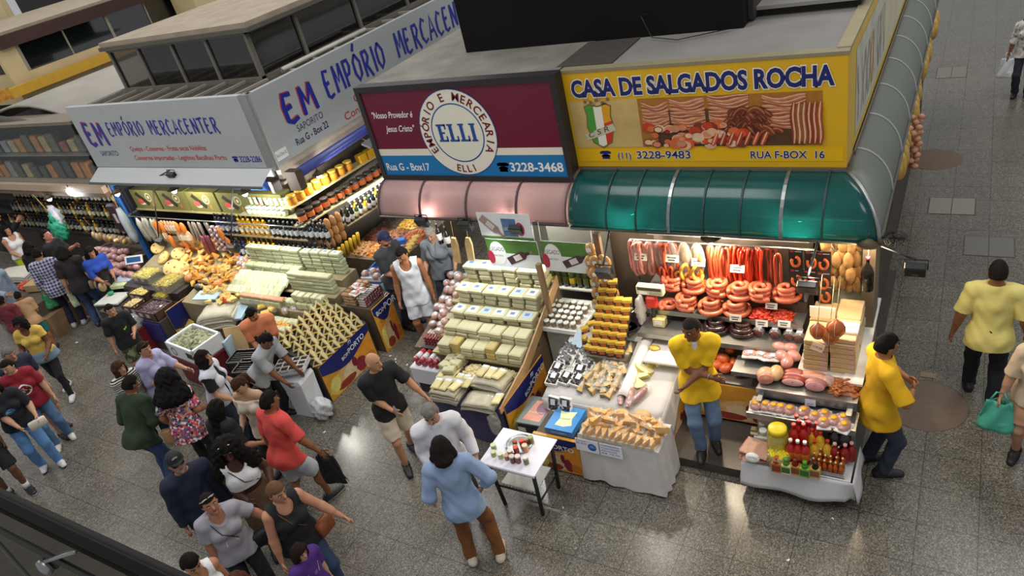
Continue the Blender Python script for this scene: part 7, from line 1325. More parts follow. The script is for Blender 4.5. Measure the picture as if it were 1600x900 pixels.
# ================================================================== PEOPLE
class Grid:
 """signed distance field on a box of samples; rounded shapes are blended into it and skinned as one surface"""
 def __init__(s, lo, hi, h):
  s.lo = np.array(lo, np.float32); s.h = h; s.n = np.ceil((np.array(hi)-np.array(lo))/h).astype(int)+1
  s.A = np.full(s.n, .3, np.float32); s.ax = [s.lo[i]+h*np.arange(s.n[i], dtype=np.float32) for i in range(3)]
 def sub(s, lo, hi):
  a = np.clip(np.floor((np.array(lo)-s.lo)/s.h).astype(int), 0, s.n); b = np.clip(np.ceil((np.array(hi)-s.lo)/s.h).astype(int)+1, 0, s.n)
  sl = tuple(slice(a[i], b[i]) for i in range(3))
  if any(b[i] <= a[i] for i in range(3)): return None, None
  return sl, (s.ax[0][sl[0]][:, None, None], s.ax[1][sl[1]][None, :, None], s.ax[2][sl[2]][None, None, :])
 def put(s, pr, g=0., op='u'):
  kind = pr[0]; k = pr[-1]
  if kind == 'c':
   _, a, b, ra, rb, cut, k = pr; ra += g; rb += g; m = max(ra, rb)+k+2*s.h
   sl, X = s.sub(np.minimum(a, b)-m, np.maximum(a, b)+m)
   if sl is None: return
   d = b-a; L2 = float(d@d)+1e-9; q = [X[i]-np.float32(a[i]) for i in range(3)]
   t = np.clip((q[0]*d[0]+q[1]*d[1]+q[2]*d[2])/L2, 0, 1)
   D = np.sqrt((q[0]-t*d[0])**2+(q[1]-t*d[1])**2+(q[2]-t*d[2])**2)-(ra+(rb-ra)*t)
   if cut: n = d/sqrt(L2); D = np.maximum(D, (q[0]*n[0]+q[1]*n[1]+q[2]*n[2])-np.float32(sqrt(L2)))
  else:
   _, c, R, r, k = pr; r = np.array(r)+g; m = float(max(r))+k+2*s.h; sl, X = s.sub(c-m, c+m)
   if sl is None: return
   q = [X[i]-np.float32(c[i]) for i in range(3)]; u = [q[0]*R[j][0]+q[1]*R[j][1]+q[2]*R[j][2] for j in range(3)]
   k0 = np.sqrt(sum((u[j]/r[j])**2 for j in range(3)))+1e-6; k1 = np.sqrt(sum((u[j]/r[j]**2)**2 for j in range(3)))+1e-6; D = k0*(k0-1)/k1
  B = s.A[sl]
  if op == 's': s.A[sl] = np.maximum(B, -D); return
  if k > 0:
   h = np.clip(.5+.5*(B-D)/k, 0, 1); s.A[sl] = B*(1-h)+D*h-k*h*(1-h)
  else: s.A[sl] = np.minimum(B, D)
 def plane(s, n, c):     # keep the side where p.n < c
  s.A = np.maximum(s.A, (s.ax[0][:, None, None]*n[0]+s.ax[1][None, :, None]*n[1]+s.ax[2][None, None, :]*n[2]-c).astype(np.float32))
 def wrinkle(s, amp, f=1., seed=0.):
  x, y, z = s.ax[0][:, None, None], s.ax[1][None, :, None], s.ax[2][None, None, :]
  s.A = s.A+amp*(np.sin(f*(31*z+9*x)+2.2*np.sin(f*(17*x+11*y)+seed))*np.sin(f*(19*x-13*y+7*z)+seed)).astype(np.float32)
 def skin(s):
  A = s.A; A[0] = A[-1] = .1; A[:, 0] = A[:, -1] = .1; A[:, :, 0] = A[:, :, -1] = .1
  I = A < 0; cnt = np.zeros(np.array(A.shape)-1, np.int8); cs = [(i, j, k) for i in (0, 1) for j in (0, 1) for k in (0, 1)]; n = A.shape
  for c in cs: cnt += I[c[0]:n[0]-1+c[0], c[1]:n[1]-1+c[1], c[2]:n[2]-1+c[2]]
  ac = np.argwhere((cnt > 0) & (cnt < 8))
  if not len(ac): return np.zeros((0, 3)), np.zeros((0, 4), int)
  idx = np.full(cnt.shape, -1, np.int32); idx[tuple(ac.T)] = np.arange(len(ac))
  v = [A[tuple((ac+np.array(c)).T)] for c in cs]; acc = np.zeros((len(ac), 3), np.float32); w = np.zeros(len(ac), np.float32)
  for a in range(8):
   for b in range(a+1, 8):
    df = np.array(cs[b])-np.array(cs[a])
    if abs(df).sum() != 1: continue
    mk = (v[a] < 0) != (v[b] < 0); t = np.where(mk, v[a]/np.where(mk, v[a]-v[b], 1), 0); acc += (np.array(cs[a], np.float32)+t[:, None]*df)*mk[:, None]; w += mk
  V = s.lo+s.h*(ac+acc/w[:, None]); F = []
  for x in range(3):
   y, z = (x+1) % 3, (x+2) % 3; sl0 = [slice(None)]*3; sl1 = [slice(None)]*3; sl0[x] = slice(0, -1); sl1[x] = slice(1, None)
   a, b = I[tuple(sl0)], I[tuple(sl1)]; e = np.argwhere(a != b); ok = (e[:, y] > 0) & (e[:, z] > 0) & (e[:, y] < n[y]-1) & (e[:, z] < n[z]-1); e = e[ok]; fl = a[tuple(e.T)]
   dy = np.zeros(3, int); dy[y] = 1; dz = np.zeros(3, int); dz[z] = 1
   q = np.stack([idx[tuple((e-dy-dz).T)], idx[tuple((e-dz).T)], idx[tuple(e.T)], idx[tuple((e-dy).T)]], 1); q[~fl] = q[~fl][:, ::-1]; F.append(q)
  return V, np.concatenate(F)
def np_mesh(name, V, F, mats, midx=None, extra=None):
 me = bpy.data.meshes.new(name); nv, nf = len(V), len(F); ev = extra.v if extra else []; ef = extra.f if extra else []
 if extra and len(ef):
  me2 = [len(f) for f in ef]
 tot = nf*4+sum(len(f) for f in ef)
 me.vertices.add(nv+len(ev)); me.loops.add(tot); me.polygons.add(nf+len(ef))
 co = np.concatenate([np.asarray(V, np.float32).reshape(-1, 3), np.array(ev, np.float32).reshape(-1, 3)]); me.vertices.foreach_set('co', co.ravel())
 li = np.concatenate([np.asarray(F).ravel(), np.array([i+nv for f in ef for i in f], int)]).astype(np.int32); me.loops.foreach_set('vertex_index', li)
 ls = np.concatenate([np.arange(nf)*4, nf*4+np.cumsum([0]+[len(f) for f in ef])[:-1]]).astype(np.int32) if len(ef) else (np.arange(nf)*4).astype(np.int32)
 me.polygons.foreach_set('loop_start', ls)
 mi = np.zeros(nf+len(ef), np.int32)
 if midx is not None: mi[:nf] = midx
 ml = list(mats)
 if extra:
  mp = []
  for mt in extra.mats:
   if mt not in ml: ml.append(mt)
   mp.append(ml.index(mt))
  mi[nf:] = [mp[k] for k in extra.m]
 for mt in ml: me.materials.append(mt)
 me.polygons.foreach_set('material_index', mi); me.polygons.foreach_set('use_smooth', np.ones(nf+len(ef), bool)); me.update(calc_edges=True); me.validate(); return me
A3 = lambda *p: np.array(p, float)
def unit(v): return v/(np.linalg.norm(v)+1e-9)
def rotax(v, ax, a): ax = unit(ax); return v*cos(a)+np.cross(ax, v)*sin(a)+ax*(ax@v)*(1-cos(a))
def ik(p, t, a, b, pole):
 d = t-p; L = np.linalg.norm(d); L2 = min(L, (a+b)*.995); d = d/L; t = p+d*L2
 x = (a*a-b*b+L2*L2)/(2*L2); h = sqrt(max(0, a*a-x*x)); q = pole-d*(pole@d); return p+d*x+unit(q)*h, t
# fabrics
def FA(h, **k): k = {**dict(r=.85, var=.09, sc=7., bump=.12), **k}; return C(h, **k)
def pattern(name, kind, cols, sc=1.):
 mt, nt, b = newmat(name); N = nt.nodes; L = nt.links; tc = N.new('ShaderNodeTexCoord'); b.inputs['Roughness'].default_value = .85; rp = N.new('ShaderNodeValToRGB')
 if kind == 'blobs':
  vo = N.new('ShaderNodeTexVoronoi'); vo.inputs['Scale'].default_value = 30*sc; nz = N.new('ShaderNodeTexNoise'); nz.inputs['Scale'].default_value = 14; mx = N.new('ShaderNodeVectorMath'); mx.operation = 'ADD'; L.new(tc.outputs['Object'], nz.inputs[0]); L.new(tc.outputs['Object'], mx.inputs[0])
  sca = N.new('ShaderNodeVectorMath'); sca.operation = 'SCALE'; sca.inputs['Scale'].default_value = .04; L.new(nz.outputs['Color'], sca.inputs[0]); L.new(sca.outputs[0], mx.inputs[1]); L.new(mx.outputs[0], vo.inputs['Vector']); L.new(vo.outputs['Color'], rp.inputs[0]); rp.color_ramp.interpolation = 'CONSTANT'
 elif kind == 'stripe':
  wv = N.new('ShaderNodeTexWave'); wv.bands_direction = 'Z'; wv.inputs['Scale'].default_value = 8*sc; wv.inputs['Distortion'].default_value = 1.5; L.new(tc.outputs['Object'], wv.inputs['Vector']); L.new(wv.outputs[0], rp.inputs[0]); rp.color_ramp.interpolation = 'CONSTANT'
 else:
  w1 = N.new('ShaderNodeTexWave'); w1.bands_direction = 'Z'; w1.inputs['Scale'].default_value = 6*sc; w2 = N.new('ShaderNodeTexWave'); w2.bands_direction = 'X'; w2.inputs['Scale'].default_value = 6*sc
  ad = N.new('ShaderNodeMath'); ad.operation = 'ADD'; hf = N.new('ShaderNodeMath'); hf.operation = 'MULTIPLY'; hf.inputs[1].default_value = .5
  for w_ in (w1, w2): L.new(tc.outputs['Object'], w_.inputs['Vector'])
  L.new(w1.outputs[0], ad.inputs[0]); L.new(w2.outputs[0], ad.inputs[1]); L.new(ad.outputs[0], hf.inputs[0]); L.new(hf.outputs[0], rp.inputs[0])
 e = rp.color_ramp.elements; n = len(cols); e[0].position = 0; e[0].color = lin(cols[0]); e[1].position = (n-1)/n; e[1].color = lin(cols[-1])
 for i in range(1, n-1): x = rp.color_ramp.elements.new(i/n); x.color = lin(cols[i])
 L.new(rp.outputs[0], b.inputs['Base Color']); return mt
EYEW, EYED, BROW = C('e4ddd4', .3, .02), C('1a1210', .2, .02), C('1c1512', .8, .05)
PEOPLE = {}
I3 = np.eye(3)
def person(label, hp, H, face, z0=0., fem=0, fat=1., skin='b98765', lean=4, side=0, twist=0, hy=0, hpit=8, R=None, L=None, eR=None, eL=None, fR=(.10, 0), fL=(-.10, 0), top=None, sl=.45, hem=-.13, neck='r', bot=None, bl=1., skirt=False, hair=('short', '1b1614'), shoe='1d1d20', sole='1d1d20', h=.0115, vest=None, apron=None, inner=None, sock=None, curl=.45, cat='person', beard=None, wr=.0055, tight=0., collar=None):
 s = H/1.75; S = lambda *p: A3(*p)*s
 hips = [S(.09, 0, .90), S(-.09, 0, .90)]; ank = [A3(fR[0]*s, fR[1]*s, .085*s), A3(fL[0]*s, fL[1]*s, .085*s)]; drop = 0.
 for hj, an in zip(hips, ank):
  dx = np.linalg.norm((hj-an)[:2]); mx = .853*s
  drop = max(drop, hj[2]-an[2]-sqrt(max(mx*mx-dx*dx, .01)))
 dn = A3(0, 0, -drop); hips = [p+dn for p in hips]; pel = S(0, 0, .95)+dn
 le, sd = math.radians(lean), math.radians(side)
 U = unit(A3(sin(sd), sin(le)*cos(sd), cos(le)*cos(sd))); Fw = unit(A3(0, 1, 0)-U*U[1]); Rt = np.cross(Fw, U)
 tw = math.radians(twist); Fc, Rc = rotax(Fw, U, tw), rotax(Rt, U, tw); RB = np.array([Rt, Fw, U]); RC = np.array([Rc, Fc, U])
 f2 = 1+(fat-1)*.55; nb = pel+U*.52*s; sw = (.158 if fem else .182)*s*(1+(fat-1)*.3); sh = [pel+U*.455*s+Rc*sw, pel+U*.455*s-Rc*sw]
 yw, pt = math.radians(-hy), math.radians(hpit); hU0 = unit(U*.6+A3(0, 0, 1)*.4); hF = unit(Fc-hU0*(Fc@hU0)); hF = rotax(hF, hU0, yw); hR = np.cross(hF, hU0); hF = rotax(hF, hR, -pt); hU = np.cross(hR, hF); HR = np.array([hR, hF, hU])
 hc = nb+hU0*.11*s+hF*.012*s+hU*.045*s
 c = lambda a, b, ra, rb, k=.02, cut=False: ('c', np.array(a), np.array(b), ra*s, rb*s, cut, k)
 e = lambda p, RR, r, k=.03: ('e', np.array(p), RR, tuple(np.array(r)*s), k)
 torso = [e(pel, RB, (.162*f2, .112*f2, .13)), e(pel+U*.14*s+Fw*.01*s*fat, RB, (.138*f2*fat**.3, .100*fat, .16), .05), e(pel+U*.33*s, RC, ((.138 if fem else .155)*f2, .100*f2, .18), .05), c(sh[0]-Rc*.03*s, sh[1]+Rc*.03*s, .060*f2, .060*f2, .04)]
 torso += [c(nb-U*.01*s, sh[i]+U*.012*s, .052, .046, .04) for i in (0, 1)]
 torso += [e(pel-Fw*.055*s-U*.05*s+Rt*.075*s*q, RB, (.088*f2, .082*f2, .095), .04) for q in (1, -1)]
 if fem: torso += [e(pel+U*.315*s+Fc*.078*s*f2+Rc*.072*s*q, RC, (.070*f2, .066*f2, .070), .03) for q in (1, -1)]
 arms = []; wrists = []; upper = []; hands = MB(); SKN_ = C(skin, .5, .07, 14., spec=.4)
 for i, (tg, q) in enumerate(((R, 1), (L, -1))):
  t = A3(q*.215*(1+(fat-1)*.6), .04, .80) if tg is None else A3(*tg)
  t = t*s+dn*(tg is None); pole = A3(q*.28, -.8, -.4) if (eR if i == 0 else eL) is None else A3(*(eR if i == 0 else eL))
  el, wr_ = ik(sh[i], t, .285*s, .25*s, pole); upper.append((sh[i], el, wr_)); d = unit(wr_-el)
  arms += [c(sh[i], el, .054*f2, .042*f2, .03), c(el, wr_, .042*f2, .027, .015), c(el+d*.02*s, el+d*.12*s, .043*f2, .038*f2, .02)]
  nrm = unit(np.cross(d, np.cross(A3(-q, .25, -.1), d))); wd = np.cross(d, nrm); wrists.append((wr_, d, nrm, wd))
  arms.append(e(wr_+d*.048*s, np.array([wd, nrm, d]), (.038, .017, .052), .012))
  for j in range(4):
   ln = (.066, .076, .071, .055)[j]*s; p = wr_+d*.075*s+wd*(j-1.5)*.0185*s*(1 if True else 1); dd = unit(d+wd*(j-1.5)*.06); pts = [p.copy()];
   for z in range(3): p = p+dd*ln*(.47, .31, .24)[z]; pts.append(p.copy()); dd = rotax(dd, wd, 0) if False else unit(dd*cos(curl)+nrm*sin(curl))
   hands.tube([tuple(x) for x in pts], [.0098*s, .0092*s, .0084*s, .006*s], SKN_, 6)
  th = wd*(-1 if (np.dot(wd, A3(0, 1, .2)) < 0) else 1); p0 = wr_+d*.02*s+th*.022*s; p1 = p0+unit(d*.7+th*.65+nrm*.25)*.042*s; p2 = p1+unit(d*.9+th*.25+nrm*.4)*.03*s; p3 = p2+unit(d+nrm*.5)*.018*s
  hands.tube([tuple(x) for x in (p0, p1, p2, p3)], [.013*s, .0115*s, .010*s, .007*s], SKN_, 6)
 legs = []; kn = []; lk = 1. if bot is None or bl <= .5 else .8
 for i, q in ((0, 1), (1, -1)):
  k_, a_ = ik(hips[i], ank[i], .44*s, .42*s, A3(q*.12, 1, .1)); kn.append((hips[i], k_, a_)); d = unit(a_-k_)
  legs += [c(hips[i], k_, .085*f2, .055*f2*lk, .03), c(k_, a_, .053*lk, .036*min(1, lk+.1), .02), e(k_+d*.12*s-A3(0, .02 if lk == 1 else 0, 0)*s, I3, (.05*lk, .052*lk, .10), .03), c(a_+A3(0, -.03, -.04)*s, a_+A3(0, .10, -.055)*s, .036, .028, .015)]
 headp = [e(hc, HR, (.076, .094, .116), .01), e(hc+hF*.022*s-hU*.062*s, HR, (.056, .064, .056), .025), c(hc+hF*.088*s+hU*.012*s, hc+hF*.108*s-hU*.022*s, .009, .016, .008), c(hc+hF*.07*s-hU*.1*s, hc+hF*.078*s-hU*.1*s, .02, .02, .02), c(nb-U*.035*s-Fc*.005*s, hc-hU*.06*s-hF*.012*s, .056 if not fem else .05, .052 if not fem else .046, .03)]
 headp += [e(hc+hR*.077*s*q-hF*.008*s-hU*.012*s, HR, (.012, .024, .032), .008) for q in (1, -1)]
 allp = [np.array(p[1])+q for p in torso+legs+arms+headp for q in (-.22, .22)]; lo = np.min(allp, 0); hi = np.max(allp, 0); lo[2] = max(lo[2], -.02)
 g = Grid(lo, hi, h)
 for p in torso+legs+arms+headp: g.put(p)
 for q in (1, -1): g.put(e(hc+hF*.098*s+hR*.032*s*q+hU*.012*s, HR, (.018, .014, .012), 0), 0, 's')
 V, F = g.skin()
 # face
 HM = Matrix(((hR[0], hF[0], hU[0], hc[0]), (hR[1], hF[1], hU[1], hc[1]), (hR[2], hF[2], hU[2], hc[2]), (0, 0, 0, 1)))
 for q in (1, -1):
  hands.ell((.032*s*q, .083*s, .012*s), (.013*s, .0085*s, .0062*s), EYEW, 8, 6, HM); hands.ell((.032*s*q, .090*s, .012*s), (.0065*s, .0055*s, .0065*s), EYED, 6, 5, HM); hands.tube([(.016*s*q, .094*s, .030*s), (.034*s*q, .091*s, .035*s), (.05*s*q, .078*s, .029*s)], .0045*s, BROW, 5, HM)
 LIP = C('8a4a42' if fem else '7d4a3c', .5, .05); hands.tube([(-.024*s, .083*s, -.060*s), (0, .094*s, -.057*s), (.024*s, .083*s, -.060*s)], [.004*s, .008*s, .004*s], LIP, 6, HM)
 yaw = heading(hp[0], hp[1], face[0], face[1], z0+1.); Rz = np.array([[cos(yaw), -sin(yaw), 0], [sin(yaw), cos(yaw), 0], [0, 0, 1]])
 base = np.array(P(hp[0], hp[1], z0+hc[2])); off = Rz@hc; base = A3(base[0]-off[0], base[1]-off[1], z0)
 o = bpy.data.objects.new('person', np_mesh('person', V, F, [SKN_], None, hands)); COL.objects.link(o); o.location = base; o.rotation_euler = (0, 0, yaw); tag(o, label, cat)
 par = lambda nm, V, F, mats, midx=None, lab=None: (lambda x: (COL.objects.link(x), setattr(x, 'parent', o), tag(x, lab), x)[-1])(bpy.data.objects.new(nm, np_mesh(nm, V, F, mats, midx)))
 out = dict(o=o, base=base, yaw=yaw, Rz=Rz, wr=wrists, pel=pel, U=U, F=Fc, Rt=Rc, hc=hc, s=s, HM=HM, sh=sh, kn=kn, up=upper, nb=nb)
 def cloth(nm, prims, gr, mt, cuts=(), subs=(), seed=0., lab=None, wamp=wr):
  g = Grid(lo, hi, h)
  for p in prims: g.put(p, gr)
  if wamp: g.wrinkle(wamp, 1., seed)
  for n_, c_ in cuts: g.plane(n_, c_)
  for p in subs: g.put(p, 0, 's')
  V, F = g.skin(); return par(nm, V, F, [mt], None, lab) if len(V) else None
 # trousers, shorts or skirt
 gt = .012*s
 if bot is not None:
  pr = list(torso[:1])+torso[6:8]; cuts = [(U, float(U@(pel+U*.10*s)))]
  pr += [e(pel+U*.06*s, RB, (.145*f2, .104*fat, .10), .04)]
  if skirt:
   m = (kn[0][1]+kn[1][1])/2; bt_ = (ank[0]+ank[1])/2; pr += [c(pel-U*.05*s, pel*(1-bl)+(m*.35+bt_*.65)*bl-A3(0, 0, .0), .15*f2, .17*f2, .05, True)]+[c(kn[i][0], kn[i][1], .09*f2, .075, .04) for i in (0, 1)]
  else:
   for i in (0, 1):
    hj, k_, a_ = kn[i]
    if bl <= .5: pr.append(c(hj, hj+(k_-hj)*min(1, bl*2), .095*f2, .085*f2 if bl > .3 else .09*f2, .03, True))
    else: pr += [c(hj, k_, .080*f2, .064-tight*.01, .03), c(k_, k_+(a_-k_)*((bl-.5)*2)*1.0+A3(0, 0, -.012*s)*(bl >= 1), .064-tight*.012, .052-tight*.014, .02, True)]
  out['bot'] = cloth('skirt' if skirt else ('trousers' if bl > .5 else 'shorts'), pr, gt, bot, cuts, (), hp[0])
 if top is not None:
  hl = [c(k_[0]+A3(0, 0, .02)*s, k_[0]+(k_[1]-k_[0])*.4, .084*f2, .080*f2, .04) for k_ in kn] if hem < -.08 else []
  gg = (.026 if not tight else .015)*s; pr = list(torso) + hl + [e(pel+U*hem*s, RB, (.176*f2*(1 if hem < 0 else .86), .122*max(fat, 1)*f2, .20), .05)]
  for sd_, el, w_ in upper:
   if sl <= 0: continue
   if sl <= .5: pr.append(c(sd_, sd_+(el-sd_)*sl*2, .049*f2, .050*f2, .015, True))
   else: pr += [c(sd_, el, .050*f2, .042*f2, .015), c(el, el+(w_-el)*(sl-.5)*2, .042*f2, .030, .02, True)]
  cuts = [(-U, float(-U@(pel+U*hem*s)))]; subs = [c(nb+U*.015*s, nb+U*.2*s, .068 if neck != 'v' else .066, .12, 0)]
  if neck == 'v': subs.append(c(nb+Fc*.09*s+U*.03*s, pel+U*.34*s+Fc*.17*s, .05, .012, 0))
  if neck == 'o': subs.append(c(nb+Fc*.06*s, nb+Fc*.12*s-U*.03*s, .075, .07, 0))
  if neck == 't': subs += [e(nb+Fc*.07*s-U*.02*s, RC, (.085, .09, .10), 0), e(nb-Fc*.06*s, RC, (.08, .07, .07), 0)]+[e(sh[i]+Rc*(.035 if i == 0 else -.035)*s, RC, (.062, .14, .115), 0) for i in (0, 1)]
  if neck == 'off': cuts.append((U, float(U@(pel+U*.43*s))))
  if neck == 'strap': cuts.append((U, float(U@(pel+U*.40*s))))
  gk = [(U, float(U@(nb+U*.035*s)))]; out['top'] = cloth('shirt', pr, gg, top, cuts+gk, subs, hp[1])
  if vest is not None:
   cloth('vest', list(torso)+[e(pel+U*(hem+.10)*s, RB, (.165*f2, .12*f2, .16), .05)], gg+.012*s, vest, [(-U, float(-U@(pel+U*(hem-.02)*s)))]+gk, subs+[c(nb+Fc*.14*s, pel+Fc*.2*s, .055, .05, 0)]+[c(sh[i]+Rc*(.01 if i == 0 else -.01)*s-U*.05*s, sh[i]+Rc*(.2 if i == 0 else -.2)*s-U*.06*s, .085, .1, 0) for i in (0, 1)], 1.)
  if apron is not None:
   ap = cloth('apron', list(torso)+[c(pel-U*.05*s, pel-A3(0, 0, .42)*s, .17*f2, .17*f2, .04)], gg+.008*s, apron, [(-Fc, float(-Fc@(pel+Fc*.03*s))), (U, float(U@(pel+U*.30*s)))], (), 2.)
   b = MB();
   for i in (0, 1): b.tube([tuple(pel+U*.28*s+Fc*.125*s+Rc*(.08 if i == 0 else -.08)*s), tuple(nb+Fc*.06*s+Rc*(.065 if i == 0 else -.065)*s+U*.0), tuple(nb-Fc*.06*s+Rc*(.05 if i == 0 else -.05)*s)], .013*s, apron, 6)
   b.build('apron_strap', ap)
 if collar is not None:
  b = MB(); b.sheet(lambda u, v: tuple(nb+U*(.040-.030*v)*s+(Rc*cos(pi/2+.35+(2*pi-.7)*u)+Fc*sin(pi/2+.35+(2*pi-.7)*u))*(.066+.034*v)*s-U*.02*s*max(0, sin(pi/2+2*pi*u))), 18, 2, collar, .006); b.build('collar', o)
 if inner is not None: cloth('undershirt', torso, .012*s, inner, [(-U, float(-U@(pel+U*.2*s))), (U, float(U@(nb+U*.01*s)))], [c(nb+U*.04*s, nb+U*.2*s, .062, .1, 0)], 0., None, 0)
 # shoes
 for i, q in ((0, 1), (1, -1)):
  a_ = ank[i]; g = Grid(a_-.3*s, a_+.3*s, .008); dv = unit(A3(q*.14, 1, 0)); a2 = A3(a_[0], a_[1], 0)
  for p in (c(a2-dv*.055*s+A3(0, 0, .045)*s, a2+dv*.06*s+A3(0, 0, .04)*s, .044, .046, .01), c(a2+dv*.06*s+A3(0, 0, .038)*s, a2+dv*.165*s+A3(0, 0, .028)*s, .046, .036, .02), c(a2-dv*.03*s+A3(0, 0, .05)*s, a2-dv*.02*s+A3(0, 0, .105)*s, .044, .044, .02, True)): g.put(p, .004)
  g.plane((0, 0, -1), -.002); V, F = g.skin(); mi = (V[F].mean(1)[:, 2] < .028*s).astype(int); par('shoe', V, F, [C(shoe, .5, .08, 20.), C(sole, .5, .05)], mi)
  if sock: b = MB(); b.tube([tuple(a_+A3(0, 0, .0)*s), tuple(a_+(kn[i][1]-a_)*.25)], .046*s, C(sock, .8), 10); b.build('sock', o)
 # hair
 st, hcol = hair[:2]; HC_ = C(hcol, .8, .3, 40., bump=.4, spec=.15)
 if st != 'bald':
  g = Grid(hc-np.array([.3, .3, .62])*s, hc+np.array([.3, .3, .3])*s, .0095); gr = dict(buzz=.005, short=.011, bob=.016, long=.022, pony=.014, bun=.014, afro=.05, curly=.05, back=.012)[st]
  g.put(e(hc, HR, (.076, .094, .116), .01), gr*s); g.put(e(hc-hF*.018*s-hU*.02*s, HR, (.074, .084, .10), .02), gr*s)
  lg = st in ('long', 'bob', 'curly')
  if st in ('afro', 'curly'): g.put(e(hc-hF*.03*s+hU*.015*s, HR, (.15, .135, .14), .03))
  if lg:
   for q in (-1, -.5, 0, .5, 1):
    d0 = hc-hF*(.06-.055*abs(q))*s+hR*.062*q*s; ln = .085 if st == 'bob' else .26 if st == 'curly' else .42; d1 = d0-hU*.6*ln*s-U*.4*ln*s-Fc*(.06 if abs(q) < 1 else .01)*s+hR*.025*q*s
    g.put(c(d0, d1, .046, .05 if st != 'long' else .042, .03))
    if st == 'curly': g.put(c(d0, d1+hR*.08*q*s, .075, .10, .04))
  if st == 'pony': g.put(c(hc-hF*.095*s+hU*.03*s, hc-hF*.14*s-hU*.05*s, .034, .04, .02)); g.put(c(hc-hF*.14*s-hU*.05*s, hc-hF*.13*s-hU*.27*s, .04, .018, .02))
  if st == 'bun': g.put(e(hc-hF*.10*s+hU*.04*s, HR, (.045, .045, .045), .02))
  if st in ('short', 'long', 'bob', 'curly', 'afro', 'pony'): g.wrinkle({'curly': .010, 'afro': .010, 'long': .007}.get(st, .004), 2.2, hp[0])
  # clear the face and below the hairline
  x, y, z = [g.ax[0][:, None, None]-hc[0], g.ax[1][None, :, None]-hc[1], g.ax[2][None, None, :]-hc[2]]
  u = x*hR[0]+y*hR[1]+z*hR[2]; f_ = x*hF[0]+y*hF[1]+z*hF[2]; v = x*hU[0]+y*hU[1]+z*hU[2]
  fr = np.maximum((.020 if not lg else .035)*s-f_, v-(.058-.25*np.maximum(0, np.abs(u)-.05*s))*s); fr = np.maximum(fr, np.abs(u)-(.2 if not lg else .062)*s); g.A = np.maximum(g.A, -fr)
  if not lg and st not in ('pony', 'afro'): g.A = np.maximum(g.A, np.minimum(-.062*s-v-0*f_, 1));
  if st in ('short', 'buzz', 'back', 'bun', 'pony'): g.A = np.maximum(g.A, -np.maximum(np.maximum(-.03*s-f_, v+.0*s), -(np.abs(u)-.055*s)))
  if st in ('short', 'buzz', 'back'): g.A = np.maximum(g.A, -np.maximum(np.maximum(.052*s-np.abs(u), v+.022*s), -.03*s-f_))
  V, F = g.skin()
  if len(V): out['hair'] = par('hair', V, F, [HC_])
 if beard:
  g = Grid(hc-.2*s, hc+.2*s, .008); g.put(e(hc+hF*.022*s-hU*.062*s, HR, (.056, .064, .056), .02), .006*s); x, y, z = [g.ax[0][:, None, None]-hc[0], g.ax[1][None, :, None]-hc[1], g.ax[2][None, None, :]-hc[2]]
  f_ = x*hF[0]+y*hF[1]+z*hF[2]; v = x*hU[0]+y*hU[1]+z*hU[2]; g.A = np.maximum(g.A, np.maximum(v+.045*s, -(f_-.0*s))); V, F = g.skin()
  if len(V): par('beard', V, F, [C(beard, .7, .3, 40.)])
 PEOPLE[label] = out; return out
def W(p, q): return Vector(p['base']+p['Rz']@np.array(q))      # a point of the figure's own space in the hall
def wrist(p, i, d=.06): w_, dd, n, wd = p['wr'][i]; return W(p, w_+dd*d*p['s'])
def cap(p, col, logo=None):
 b = MB(); M = p['HM']; s = p['s']; m = C(col, .8, .1, 12.); b.grid(lambda u, v: (.088*s*cos(2*pi*u)*cos(v*pi/2), (.108*s*sin(2*pi*u)-.004*s)*cos(v*pi/2), .045*s+.088*s*sin(v*pi/2)), 20, 6, m, M)
 b.sheet(lambda u, v: ((u-.5)*.15*s*(1-.25*v*v), .085*s+.085*s*v-.06*s*(2*u-1)**2*(1), .050*s-.018*s*v-.012*s*(2*u-1)**2), 8, 4, m, .004, M)
 if logo:
  eb = MB(); Ml = M @ Matrix.Translation((0, .102*s, .085*s)) @ Matrix.Rotation(math.radians(52), 4, 'X'); disc(eb, 0, 0, .03*s, C('e6e6e2', .6), Ml, .004, 18); ring(eb, 0, 0, .012*s, .019*s, m, Ml, .006, 14)
 co = b.build('cap', p['o'])
 if logo: eb.build('emblem', co)
def shades(p, up=True, lens='2a2426', frame='e9e4da'):
 b = MB(); M = p['HM']; s = p['s']; y, z, t = (.075, .10, .9) if up else (.102, .012, 0.)
 for q in (1, -1):
  Ml = M @ Matrix.Translation((.034*s*q, y*s, z*s)) @ Matrix.Rotation(pi/2-t*.9, 4, 'X'); b.tube([(.026*s*cos(a), .022*s*sin(a), .006) for a in [2*pi*i/14 for i in range(14)]], .005*s, C(frame, .4), 5, Ml, closed=True); b.add([(.024*s*cos(2*pi*i/14), .02*s*sin(2*pi*i/14), .007) for i in range(14)], [tuple(range(14))], C(lens, .15, .02), Ml)
  b.tube([(.06*s*q, y*s-.01*s, z*s), (.082*s*q, -.01*s, z*s*.6)], .003*s, C(frame, .4), 4, M)
 b.build('sunglasses', p['o'])
